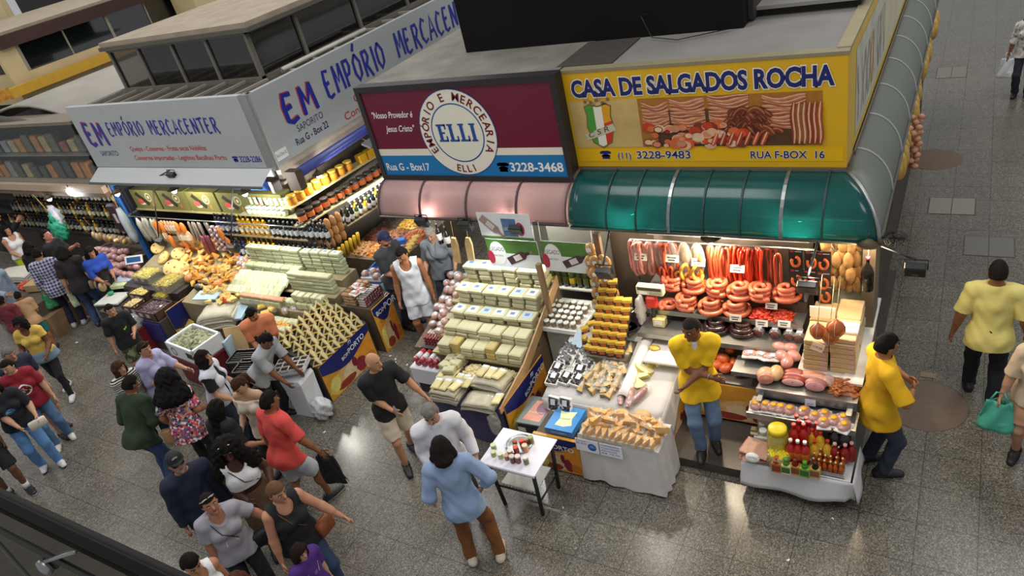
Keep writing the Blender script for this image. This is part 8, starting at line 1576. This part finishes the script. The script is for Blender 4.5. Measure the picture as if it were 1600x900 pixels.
def decal(p, fn, lab, nm='print', at=.30, back=False, size=.2):
 """flat print wrapped onto the shirt: every point is laid on the cloth along the chest direction"""
 b = MB(); fn(b); s = p['s']; top = p['top']; me = top.data; bv = BVHTree.FromPolygons([v.co for v in me.vertices], [tuple(f.vertices) for f in me.polygons]); f_ = Vector(p['F'])*(-1 if back else 1); r_ = Vector(p['Rt'])*(1 if not back else -1)*-1; u_ = Vector(p['U']); o0 = Vector(p['pel']+p['U']*at*s)
 nv = []
 for x, y, z in b.v:
  st = o0+r_*x*s+u_*y*s+f_*.5; loc, n, i, d = bv.ray_cast(st, -f_); nv.append(tuple((loc if loc else o0+r_*x*s+u_*y*s+f_*.12)+f_*(.0025+z)))
 b.v = nv; b.build(nm, p['o'], label=lab)
def grid_fill(b, x0, y0, x1, y1, n, mt, test, z=0.):
 dx, dy = (x1-x0)/n, (y1-y0)/n
 for i in range(n):
  for j in range(n):
   cx, cy = x0+(i+.5)*dx, y0+(j+.5)*dy
   if test(cx, cy): b.add([(cx-dx/2, cy-dy/2, z), (cx+dx/2, cy-dy/2, z), (cx+dx/2, cy+dy/2, z), (cx-dx/2, cy+dy/2, z)], [(0, 1, 2, 3)], mt)
def bag(nm, lab, loc, size, col, rz=0., strap=None, tilt=(0, 0), soft=False, film_=False):
 t = thing(nm, lab, 'bag', loc, rz); w_, d_, h_ = size; b = MB(); mt = C(col, .6, .12, 10., bump=.1) if not film_ else film(col, .75, .3)
 if soft: b.sheet(lambda u, v: (w_*(u-.5)*(1-.35*v), d_*.5*sin(pi*u)*(1-v*.6)+.02*sin(u*9+v*5), -h_+h_*v), 10, 8, mt, .004); b.sheet(lambda u, v: (w_*(u-.5)*(1-.35*v), -d_*.5*sin(pi*u)*(1-v*.6)-.02*sin(u*8+v*4), -h_+h_*v), 10, 8, mt, .004); b.ell((0, 0, -h_*.8), (w_*.46, d_*.4, h_*.2), mt, 10, 6)
 else: b.box((-w_/2, -d_/2, -h_), (w_/2, d_/2, 0), mt, bev=min(w_, d_, h_)*.22, smooth=True); b.box((-w_*.4, -d_/2-.004, -h_*.55), (w_*.4, -d_/2+.004, -h_*.05), mt)
 bo = b.build('bag_body', t)
 if soft: b = MB(); b.tube([(-w_*.25, 0, -.02), (-w_*.1, 0, .10), (w_*.1, 0, .10), (w_*.25, 0, -.02)], .008, mt, 6); b.build('handle', bo)
 if strap: b = MB(); L_ = Vector(loc); Mi = Matrix.Rotation(-rz, 4, 'Z'); b.tube([tuple(Mi @ (Vector(q)-L_)) for q in strap], .011, mt, 6, flat=.4); b.build('strap', t)
 return t
def crossbody(p, sgn=1, g=.05):        # strap path over the shoulder to the opposite hip (sgn 1: bag at the left hip)
 s = p['s']; pel, U, F, Rt = p['pel'], p['U'], p['F'], p['Rt']; return [W(p, q) for q in (pel-Rt*.19*s*sgn+U*.02*s+F*.03*s, pel-Rt*.06*s*sgn+U*.2*s+F*(.135+g*.3)*s, pel+Rt*.05*s*sgn+U*.36*s+F*(.145+g*.6)*s, pel+Rt*.11*s*sgn+U*.50*s+F*.07*s, pel+Rt*.115*s*sgn+U*.53*s, pel+Rt*.08*s*sgn+U*.44*s-F*.12*s, pel-Rt*.08*s*sgn+U*.18*s-F*.15*s, pel-Rt*.19*s*sgn+U*.03*s-F*.04*s)]
DEN, DENL, BLK, DKN = FA('3f5675', var=.2), FA('5f8cc0', var=.18), FA('17171b'), FA('1d2436')
WHT, YELO, NAV = FA('e3e2e2'), FA('e2b40c'), FA('1e2640')
# --- sausage stall staff
p = person('person in open yellow shirt leaning with crossed arms by the sausage case', (1080, 512), 1.78, (.12, 1), .12, skin='7d4e33', lean=3, hy=38, hpit=12, R=(-.13, .22, 1.12), L=(.13, .24, 1.06), eR=(.35, -.1, -1), eL=(-.35, -.1, -1), fR=(.05, .12), fL=(-.10, -.02), top=YELO, sl=.42, hem=-.20, neck='v', collar=YELO, inner=FA('d9cfd0'), bot=FA('5d7390', var=.2), hair=('buzz', '2c2622'), shoe='1c1815', h=.0105, curl=.95)
b = MB(); w_, d_, n_, wd = p['wr'][0]; b.tube([tuple(w_-d_*.03+.032*(n_*cos(a)+wd*sin(a))) for a in [2*pi*i/12 for i in range(12)]], .007, STEEL, 5, closed=True); b.build('wristwatch', p['o'])
p = person('person in yellow smock with folded arms standing right of the sauce stand', (1386, 538), 1.72, (1, -.12), 0, skin='9a6a4a', fat=1.15, lean=2, hy=-12, hpit=14, R=(.14, .24, 1.14), L=(-.08, .27, 1.12), eR=(.8, .0, -.5), eL=(-.8, .0, -.5), fR=(.10, .03), fL=(-.12, -.05), top=FA('dca80e'), sl=.5, hem=-.24, bot=FA('2a3040'), hair=('short', '16130f'), h=.0105, curl=.95)
p = person('person in pale yellow shirt walking away up the side aisle', (1560, 424), 1.77, (.06, -1), 0, skin='8a5a40', fat=1.12, lean=4, hpit=10, R=(.30, .10, .92), L=(-.32, .02, .86), fR=(.10, -.12), fL=(-.12, .22), top=FA('e0d27c'), sl=.45, hem=-.16, bot=FA('191a22'), hair=('buzz', '201b18'), h=.0105)
p = person('person in floral white blouse at the right edge carrying a white bag', (1612, 22), 1.66, (-.1, 1), 0, fem=1, skin='7d5038', hpit=5, R=(.3, .12, .78), top=pattern('floral_white', 'blobs', ('d8d2cc', 'c9c0b8', 'e6e2dc', '8a8078'), .8), sl=.6, bot=FA('262c38'), hair=('long', '15110f'))
bag('plastic_bag', 'white plastic bag with dark print carried at the right edge', wrist(p, 0, .05)+Vector((0, 0, -.02)), (.30, .14, .36), 'dfe2e4', p['yaw'], soft=True)
p = person('person in beige top at the right edge carrying a green bag', (1640, 530), 1.62, (-.15, 1), 0, fem=1, skin='b98a6c', fat=1.15, R=(.32, .16, .80), top=FA('cdb596'), sl=.5, bot=FA('b98a6c'), bl=.4, hair=('short', '3a2a20'))
bag('plastic_bag', 'teal green plastic bag carried at the right edge', wrist(p, 0, .05)+Vector((0, 0, -.02)), (.32, .16, .34), '4fae98', p['yaw'], soft=True)
# --- passage and centre
p = person('bald person in black shirt and beige shorts walking with a bottle', (583, 565), 1.73, (.55, .75), 0, skin='c08c6a', lean=5, twist=8, hy=-28, hpit=6, R=(.02, .26, 1.02), L=(-.40, .20, .96), fR=(.10, .12), fL=(-.10, -.18), top=FA('18191c'), sl=.42, hem=-.12, bot=FA('c9bba6'), bl=.44, hair=('bald', '000000'), shoe='26282c', h=.0105)
b = MB(); b.lathe([(.02, 0), (.025, .01), (.025, .12), (.011, .16), (.011, .19)], film('b9c4c0', .5, .05, name='bottle_glass'), 12); b.build('water_bottle', loc=wrist(p, 0, .07)+Vector((0, 0, -.05)), rot=(.15, .1, 0), label='small clear bottle held by the bald person', cat='bottle')
p = person('grey haired person in white chef jacket talking beside the cheese counter', (672, 645), 1.74, (.3, 1), 0, skin='b98468', fat=1.12, lean=5, hy=14, hpit=22, L=(-.28, .18, .95), R=(.16, .22, .98), fR=(.08, -.02), fL=(-.14, .1), top=FA('dcdade'), collar=FA('dcdade'), sl=.95, hem=-.16, bot=FA('1d2028'), hair=('short', '7d7872'), shoe='17171a', h=.0105)
decal(p, lambda b: [disc(b, x, y, .008, C('1c1c1e', .5), Matrix(), 0, 8) for x in (-.07, .05) for y in (-.12, -.04, .04, .12)], 'two rows of dark buttons', 'button', at=.26)
p = person('dark haired person in light blue shirt and brown trousers seen from behind', (689, 700), 1.72, (-.04, -1), 0, skin='a87858', fat=1.0, lean=3, side=-2, hpit=6, R=(.24, .06, 1.00), eR=(1, -.6, 0), L=(-.30, .10, .92), fR=(.19, .0), fL=(-.12, .04), top=FA('8da3c4', var=.12), collar=FA('8da3c4', var=.12), sl=.85, hem=-.16, bot=FA('74461f'), hair=('bob', '1d1512'), shoe='d3c4ae', sole='e3dccf', h=.0105)
p = person('person in coral shirt and grey shorts walking with a black bag', (421, 626), 1.76, (.75, -.62), 0, skin='8a5a3e', lean=10, hpit=10, hy=8, L=(-.24, -.02, .80), R=(.40, .20, .90), fR=(.09, .22), fL=(-.09, -.16), top=FA('d24a42'), sl=.45, hem=-.14, bot=FA('b9bcc4'), bl=.46, hair=('short', '17120f'), shoe='22262e', sole='e6e6e6', h=.0105)
bag('shopping_bag', 'flat black shopping bag carried by the person in the coral shirt', wrist(p, 0, .05)+Vector((0, 0, -.04)), (.34, .10, .40), '151517', p['yaw']+.3, soft=True)
p = person('person with big curly hair in white crop top and brown skirt', (355, 703), 1.70, (.45, 1), 0, fem=1, fat=1.12, skin='4a2c20', lean=3, hy=10, hpit=0, R=(.06, .26, 1.06), L=(-.22, .28, 1.12), fR=(.1, .0), fL=(-.1, 0), top=WHT, sl=0, hem=.20, neck='t', bot=FA('5f4632'), skirt=True, bl=.9, hair=('curly', '120e0d'), shoe='2a2424', h=.0105); shades(p, True, '2a2426', 'd9d2c6')
b = MB(); b.tube([tuple(q) for q in [p['pel']-p['Rt']*.13+p['U']*.22+p['F']*.13, p['pel']+p['U']*.31+p['F']*.185, p['pel']+p['Rt']*.13+p['U']*.50+p['F']*.05]], .014, C('5a2f3a', .5), 6, flat=.4); b.build('strap', p['o'])
p = person('person in grey t-shirt with black shoulder bag and sunglasses on the head', (327, 786), 1.62, (.5, 1), 0, fem=1, fat=1.18, skin='a8745a', lean=3, hy=-8, hpit=-4, R=(.24, .04, .82), L=(-.46, .10, .98), fR=(.1, 0), fL=(-.1, .08), top=FA('9a98a0'), sl=.36, hem=-.12, neck='o', bot=BLK, hair=('back', '1d1512'), shoe='17171a', h=.0105); shades(p, True, '5a4a4a', 'd3cdc6')
decal(p, lambda b: [rect(b, -.07+.004*k, -.03+.022*k, .07-.01*k, -.016+.022*k, C('d9d6dc', .6), Matrix(), 0) for k in range(3)], 'pale slogan print', at=.18)
bag('handbag', 'small black shoulder bag of the person in grey t-shirt', W(p, p['pel']-p['Rt']*.22+p['F']*.06+p['U']*.02), (.22, .09, .18), '17171a', p['yaw'], strap=crossbody(p, 1))
p = person('person in black tank top with brown crossbody bag', (432, 768), 1.68, (.75, .65), 0, fem=1, fat=1.22, skin='c08a6c', lean=4, hy=-15, hpit=10, R=(.30, .10, .80), L=(-.44, .26, .92), fR=(.1, -.05), fL=(-.1, .12), top=BLK, sl=0, hem=-.10, neck='t', bot=FA('2f4260'), hair=('back', '6a4c34'), shoe='2a2a2e', h=.0105)
bag('handbag', 'brown leather crossbody bag of the person in black tank top', W(p, p['pel']-p['Rt']*.24+p['F']*.10+p['U']*.05), (.20, .10, .17), '8a4a26', p['yaw']+.3, strap=crossbody(p, 1))
p = person('child in purple shirt holding a white paper at the bottom edge', (468, 862), 1.28, (1, .25), 0, fem=0, skin='c4957a', lean=2, hpit=12, hy=10, R=(.28, .30, 1.05), top=FA('4a2478'), sl=.42, bot=FA('2a2a36'), hair=('long', '241812'), shoe='c9c9cc')
decal(p, lambda b: [b.add([(-.11, .10, 0), (.11, .10, 0), (.0, -.16, 0)], [(0, 1, 2)], C('d9d9e0', .6)), disc(b, 0, .03, .035, C('6a5a9a', .6), Matrix(), .001, 12)], 'white triangle print', at=.28)
b = MB(); b.box((-.07, -.05, 0), (.07, .05, .004), WHITE); b.build('paper_sheet', loc=wrist(p, 0, .12), rot=(.2, .1, p['yaw']), label='white folded paper held by the child in purple', cat='paper')
p = person('dark haired person in white strap top at the bottom edge', (298, 880), 1.62, (.7, .8), 0, fem=1, skin='b07c5c', hpit=24, hy=-5, top=WHT, sl=0, neck='t', bot=DEN, hair=('back', '15110f'))
p = person('auburn haired person with purple straps at the bottom edge', (372, 912), 1.60, (.6, 1), 0, fem=1, skin='c0906f', hpit=20, top=FA('6a2a8a'), sl=0, neck='t', bot=DEN, hair=('long', '4a2a1c'))
p = person('person in navy sweater with black cap and dark glasses', (275, 722), 1.74, (.65, 1), 0, skin='a87a62', fat=1.15, lean=4, hy=-4, hpit=-10, R=(.26, .05, .82), L=(-.26, .08, .84), fR=(.1, -.03), fL=(-.1, .08), top=FA('181f34'), sl=.97, hem=-.16, bot=FA('161a28'), hair=('short', '4a4642'), beard='8d8780', h=.0105); cap(p, '17181b', True); shades(p, False, '17120f', '17120f')
p = person('person in dark green sweater and jeans stooping toward the stall', (204, 600), 1.72, (.75, -.7), 0, skin='8a5a3e', fat=1.12, lean=24, hpit=16, R=(.20, .34, 1.05), L=(-.2, .30, 1.0), fR=(.1, -.05), fL=(-.1, .1), top=FA('22321c'), sl=.85, hem=-.15, bot=FA('2d4468', var=.2), hair=('short', '15110f'))
FLOR = pattern('floral_multicolour', 'blobs', ('17171f', '8a2a6a', 'd9d4cc', 'b8465a', '4a6a7a', 'd98a6a', '2a2a3a', 'a8569a'), 1.3)
p = person('person with black bob in a colourful floral blouse seen from behind', (262, 592), 1.66, (.45, -.9), 0, fem=1, fat=1.2, skin='9a6a4c', lean=14, hpit=16, R=(.24, .2, 1.0), L=(-.25, .12, .92), fR=(.1, -.05), fL=(-.1, .12), top=FLOR, sl=.42, hem=-.22, bot=BLK, hair=('curly', '130f0f'), shoe='a86a70')
bag('handbag', 'tan crossbody bag of the person in the floral blouse', W(p, p['pel']-p['Rt']*.24-p['F']*.02+p['U']*.0), (.19, .09, .22), 'b58a5c', p['yaw'], strap=crossbody(p, 1))
p = person('person with very long straight black hair in a black top', (338, 640), 1.64, (.7, -.7), 0, fem=1, skin='b58468', lean=6, hpit=14, R=(.3, .2, 1.0), top=BLK, sl=.45, bot=FA('b9c4d0'), bl=.4, hair=('long', '14100f'), shoe='2a2424')
p = person('brown haired person in beige off shoulder blouse looking down left', (374, 602), 1.64, (-.55, .7), 0, fem=1, skin='c09878', lean=6, hy=0, hpit=26, R=(.18, .24, .98), L=(-.2, .24, 1.0), top=FA('d6cab6'), sl=.55, hem=-.2, neck='off', bot=BLK, hair=('pony', '3c2619'))
p = person('long haired person in white vest over a black t-shirt', (318, 560), 1.64, (.95, -.25), 0, fem=1, skin='c09474', lean=4, hpit=-8, R=(.20, .26, .96), L=(-.22, .22, .96), fR=(.1, 0), fL=(-.1, .1), top=BLK, sl=.36, hem=-.05, bot=DKN, hair=('long', '1a1210'), vest=FA('d3d6e0'))
p = person('person in grey polo shirt stooping over the berry tray', (416, 531), 1.64, (1, .02), 0, skin='7d5036', lean=34, hpit=18, R=(.14, .50, .84), L=(-.14, .52, .86), fR=(.1, -.14), fL=(-.1, -.06), top=FA('9fa3a8'), collar=FA('9fa3a8'), sl=.45, hem=-.12, bot=FA('1d1e22'), hair=('short', '15110f'))
p = person('vendor in peach shirt and black apron working at the corner stall', (393, 490), 1.60, (-.05, 1), 0, skin='a8704c', fat=1.15, lean=10, hpit=28, R=(.08, .32, 1.02), L=(-.08, .32, 1.02), top=FA('d9825a'), sl=.45, bot=BLK, hair=('short', '120f0d'), apron=FA('1a1a1c'), beard='1a1512')
p = person('person in lavender shirt reaching for the foam box', (225, 545), 1.64, (.95, .0), 0, fem=1, skin='b98a6c', lean=8, hpit=4, hy=0, R=(.10, .28, 1.08), L=(-.18, .46, 1.10), top=FA('a9a8cc'), sl=.55, hem=-.14, neck='v', bot=DKN, hair=('back', '2a1c16')); shades(p, True, '2a2426', '4a3a3a')
p = person('girl with long wavy brown hair in a striped top', (186, 575), 1.52, (.85, .35), 0, fem=1, skin='b98a6c', lean=4, hpit=4, hy=-8, R=(.2, .2, .95), top=pattern('zebra_stripe', 'stripe', ('241c18', 'd3ccc2'), 1.4), sl=.45, bot=DKN, hair=('long', '3f281c'))
CAMO = pattern('camouflage', 'blobs', ('3f4530', '2c3024', '6a6a4c', '4a4a36'), .35)
p = person('boy in black shirt with a green sports mark and camouflage shorts', (172, 484), 1.50, (.5, .85), 0, skin='b98a6c', lean=4, hpit=10, hy=-10, R=(.28, .06, .82), L=(-.14, .28, 1.08), top=FA('17181c'), sl=.45, bot=CAMO, bl=.46, hair=('short', '17120f'), shoe='c9c9cc')
decal(p, lambda b: b.add([(.09, .02, 0), (.05, -.02, 0), (-.11, .065, 0), (.04, -.045, 0), (.085, -.03, 0)], [(2, 1, 3), (1, 0, 4, 3)], C('b8d82a', .5)), 'lime green swoosh print', at=.28)
# --- left crowd
p = person('person in yellow top and black leggings striding left', (31, 505), 1.62, (-.55, .85), 0, fem=1, fat=1.15, skin='6a4028', lean=5, hpit=12, hy=20, R=(.24, .26, .98), L=(-.20, .30, 1.02), fR=(.10, -.25), fL=(-.10, .22), top=FA('d3ae52'), sl=.25, hem=-.05, neck='o', bot=BLK, tight=1, hair=('long', '17110f'), shoe='c9cdd2', sole='e6e6e6')
b = MB(); s = p['s']; b.sheet(lambda u, v: tuple(p['pel']+p['U']*(.06-.20*v)*s+A3(cos(2*pi*u)*(.185+.05*v), sin(2*pi*u)*(.145+.05*v), 0)*s), 20, 4, FA('6f8698'), .01); b.build('tied_jacket', p['o'], label='denim jacket tied round the waist')
p = person('person in dark red t-shirt with a round white emblem', (12, 573), 1.64, (.35, 1), 0, fem=1, fat=1.15, skin='c09474', lean=4, hy=35, hpit=8, R=(.24, .10, .86), L=(-.26, .14, .90), fR=(.1, .05), fL=(-.12, -.08), top=FA('8a1628'), sl=.42, hem=-.10, bot=FA('56779c', var=.2), hair=('back', '17110f'), shoe='d9d3c6', sole='e6e2d8')
def mk_(b):
 w_ = C('e6e2dc', .6); n = 40
 for k in range(n): a, c_ = 2*pi*k/n, 2*pi*(k+1)/n; b.add([(r*cos(t), r*sin(t)*.95, 0) for r, t in ((.085, a), (.105, a), (.105, c_), (.085, c_))], [(0, 1, 2, 3)], w_)
 for pts in ([(-.06, -.05), (-.05, .05), (-.02, -.02), (.01, .05), (.015, -.05)], [(.03, -.05), (.03, .05)], [(.075, .05), (.035, 0), (.075, -.05)]):
  for (x0, y0), (x1, y1) in zip(pts, pts[1:]): dx, dy = x1-x0, y1-y0; l = sqrt(dx*dx+dy*dy); nx, ny = -dy/l*.008, dx/l*.008; b.add([(-(x0+nx), y0+ny, .001), (-(x1+nx), y1+ny, .001), (-(x1-nx), y1-ny, .001), (-(x0-nx), y0-ny, .001)], [(0, 1, 2, 3)], w_)
decal(p, mk_, 'round white monogram print', at=.27)
p = person('person in black top with a blue eye print and light blue jeans', (-12, 606), 1.64, (.45, 1), 0, fem=1, fat=1.15, skin='c09474', lean=4, hpit=10, R=(.02, .30, .98), L=(-.24, .26, 1.0), fR=(.1, -.05), fL=(-.12, .10), top=FA('15171f'), sl=.45, hem=-.08, bot=DENL, hair=('long', '15100f'), shoe='d6d6d8', sole='26262a')
decal(p, lambda b: [disc(b, 0, 0, .085, C('2f6f9a', .6), Matrix(), 0, 20, .05), disc(b, 0, 0, .06, C('9ac4d4', .6), Matrix(), .001, 16, .04), disc(b, 0, 0, .035, C('123a5a', .6), Matrix(), .002, 14)], 'blue eye print', at=.27)
bag('clutch_bag', 'small beige clutch bag held in front of the light blue jeans', wrist(p, 1, .07)+Vector((.02, -.04, .02)), (.22, .06, .13), 'cfc6b4', p['yaw'])
person('person in black shorts at the far left edge with dark sneakers', (-75, 640), 1.72, (.5, 1), 0, skin='6a4430', lean=3, fR=(.1, -.05), fL=(-.12, .12), top=BLK, bot=FA('17181c'), bl=.46, hair=('short', '15110f'), shoe='1d1e22', sole='e0e0e2', sock='d9d9dc')
person('grey haired person in navy shirt and khaki shorts behind the red t-shirt', (14, 553), 1.68, (.9, .1), 0, skin='b98a6c', lean=6, hpit=16, R=(.1, .26, 1.05), fR=(.10, .18), fL=(-.1, -.1), top=FA('20263a'), sl=.45, bot=FA('6f6a4e'), bl=.44, hair=('short', '6f6a66'), shoe='17171a')
p = person('person in blue plaid shirt and dark jeans seen from behind at the left stall', (58, 397), 1.74, (.5, -.9), 0, skin='b98a6c', lean=6, hpit=10, R=(.2, .2, 1.0), L=(-.26, .04, .84), top=pattern('blue_plaid', 'plaid', ('22263f', '3a3f66', '8a8aa8', 'b9b4c4'), .9), sl=.85, hem=-.2, bot=FA('1d2334'), hair=('short', '15110f'), shoe='b9babd', sole='d9d9da')
bag('plastic_bag', 'green plastic bag carried by the person in plaid', wrist(p, 1, .05), (.26, .14, .30), '3f9a62', p['yaw'], soft=True)
p = person('person in dark t-shirt and blue jeans carrying a pale bag', (98, 394), 1.72, (.5, -.9), 0, skin='b98a6c', lean=8, hpit=12, R=(.2, .25, 1.0), L=(-.27, .02, .82), top=FA('221a1e'), sl=.45, hem=-.17, bot=FA('33476a', var=.2), hair=('bob', '15110f'), shoe='2a2a30')
bag('shopping_bag', 'pale narrow shopping bag carried by the person in dark t-shirt', wrist(p, 1, .05), (.14, .06, .30), 'b9c0a4', p['yaw'], soft=True)
p = person('stall worker in blue t-shirt and black apron at the left stall', (141, 394), 1.64, (.9, .35), 0, fem=1, skin='a8785a', lean=8, hpit=14, R=(.12, .32, 1.02), L=(-.10, .30, 1.02), top=FA('1f45a8'), sl=.5, bot=BLK, hair=('bob', '15110f'), apron=FA('191a1e'))
decal(p, lambda b: ring(b, 0, 0, .035, .045, C('9ab4e0', .6), Matrix(), 0, 16), 'small pale round mark', at=.36, back=True)
person('person in black shirt looking up at the bottles', (72, 368), 1.74, (.9, -.2), 0, skin='c07f6c', lean=2, hpit=-12, L=(-.1, .4, 1.25), top=FA('15161a'), sl=.45, bot=DKN, hair=('short', '15110f'))
person('person in white top and neon yellow skirt at the left edge', (10, 360), 1.64, (.9, .1), 0, fem=1, skin='b98468', lean=3, hpit=2, R=(.12, .28, 1.0), top=WHT, sl=0, neck='t', hem=-.02, bot=FA('b4c41c'), skirt=True, bl=.55, hair=('long', '17110f'))
person('dark haired person in black between the white top and the plaid shirt', (44, 386), 1.66, (.6, -.6), 0, skin='a8785a', fem=1, top=BLK, sl=.5, bot=DKN, hair=('bob', '15110f'))
person('person reaching for a bottle at the far left edge', (-8, 338), 1.74, (.9, -.3), 0, skin='b98468', L=(-.05, .45, 1.35), R=(.1, .45, 1.4), top=BLK, sl=.9, bot=DKN, hair=('short', '15110f'))
person('person in grey sleeve at the left edge behind the salted fish', (-20, 420), 1.70, (.9, .1), 0, skin='b98468', R=(.1, .42, 1.1), top=FA('8a98a8'), sl=.95, bot=DKN, hair=('short', '2a211c'))
p = person('child in tan shirt and teal shorts at the far left counter', (28, 462), 1.30, (.2, -.95), 0, skin='8a5a3e', lean=12, hpit=10, R=(.1, .3, 1.1), L=(-.2, .3, 1.0), top=FA('b08a66'), sl=.42, bot=FA('1f7a72'), bl=.42, hair=('buzz', '17120f'), shoe='3a3a3e')
person('child in dark red beside the tan shirted child', (2, 470), 1.35, (.6, -.6), 0, skin='8a5a3e', top=FA('6a2430'), bot=DKN, hair=('short', '15110f'))
# --- passage group
person('person in white tank top looking down in the narrow passage', (627, 397), 1.74, (-.1, 1), 0, skin='a86f4c', lean=3, hpit=24, hy=20, R=(.27, .06, .84), L=(-.26, .10, .84), top=FA('e0e4ea'), sl=0, hem=-.18, neck='t', bot=FA('c9ccd2'), bl=.42, hair=('short', '17120f'), h=.0105)
p = person('person in charcoal polo and navy cap beside the nut bins', (600, 373), 1.74, (.95, .15), 0, skin='b98468', lean=4, hpit=6, R=(.12, .30, 1.05), L=(-.1, .28, 1.05), top=FA('37393d'), collar=FA('37393d'), sl=.45, bot=FA('2a2c34'), hair=('short', '2a211c'), beard='3a2a20', h=.0105); cap(p, '1d2346')
p = person('person with short grey hair in grey top with black crossbody bag', (673, 365), 1.68, (-.45, .9), 0, fem=1, fat=1.12, skin='c4957a', lean=4, hpit=20, R=(.22, .20, 1.02), L=(-.26, .18, 1.0), top=FA('7d858c'), sl=.5, neck='v', bot=FA('3a3f4a'), hair=('short', '8a8680'), h=.0105)
bag('handbag', 'small black crossbody bag of the grey haired person in the passage', W(p, p['pel']-p['Rt']*.16+p['F']*.17+p['U']*.04), (.20, .08, .17), '17171b', p['yaw'], strap=crossbody(p, 1))
person('person half hidden below the balcony with one arm stretched out', (146, 872), 1.68, (1, -.02), 0, skin='8a5a42', R=(.2, .2, .98), L=(-.16, .53, 1.22), top=FA('20242e'), sl=.5, bot=DKN, hair=('short', '15110f'))
bulb((-2.23, 6.74, 2.11), 'warm round lamp under the middle of the green awning', 62, (1, .84, .60))
bulb((-3.2, 6.95, 2.3), 'warm lamp under the left half of the green awning', 34, (1, .88, .70))
bulb((-1.35, 6.95, 2.3), 'warm lamp under the right half of the green awning', 34, (1, .86, .64))
bulb(tuple(PY(1358, 383, 6.68)), 'small warm lamp at the corner post', 14, (1, .8, .5), .03)
bulb((-4.72, 6.80, 2.27), 'white lamp under the pink awning above the posters', 46, (.92, 1, .98), .04, 14., False, 'f4fff8')
bulb((-6.0, 6.85, 2.3), 'white lamp under the left of the pink awning', 36, (.95, 1, .98), .04, 14., False, 'f4fff8')
bulb(tuple(PY(110, 299, 7.0)), 'bright white bulb under the beige beam at far left', 30, (.9, .96, 1), .07, 20., False, 'f0f8ff')
bulb((-11.6, 6.9, 2.4), 'lamp over the orange cheese hill', 60, (1, .9, .72), .05)
bulb((-9.7, 6.85, 2.42), 'lamp over the cheese brick wall', 58, (1, .96, .86), .05)
bulb((-8.93, 7.75, 2.31), 'lamp over the nut bins of the passage', 34, (1, .94, .82), .05)
bulb((-13.2, 6.8, 2.35), 'lamp beside the blue post', 24, (1, .93, .8), .05)
bulb((-16.2, 7.0, 2.05), 'lamp over the left stall bottles', 24, (1, .95, .88), .05)
# floodlights of the stalls aimed at their displays
spot('flood', (-3.0, 5.9, 2.32), (-2.9, 5.4, .6), 46, (1, .93, .80), 120)
spot('flood', (-1.1, 6.2, 2.2), (-1.1, 5.5, .6), 55, (1, .90, .72), 120)
spot('flood', (-5.0, 6.5, 2.3), (-5.0, 5.5, .6), 44, (.97, 1, .97), 125)
spot('flood', (-9.2, 6.4, 2.4), (-8.9, 5.5, .6), 56, (1, .97, .88), 130)
spot('flood', (-12.4, 6.6, 2.4), (-12.4, 5.8, .6), 50, (1, .95, .85), 125)
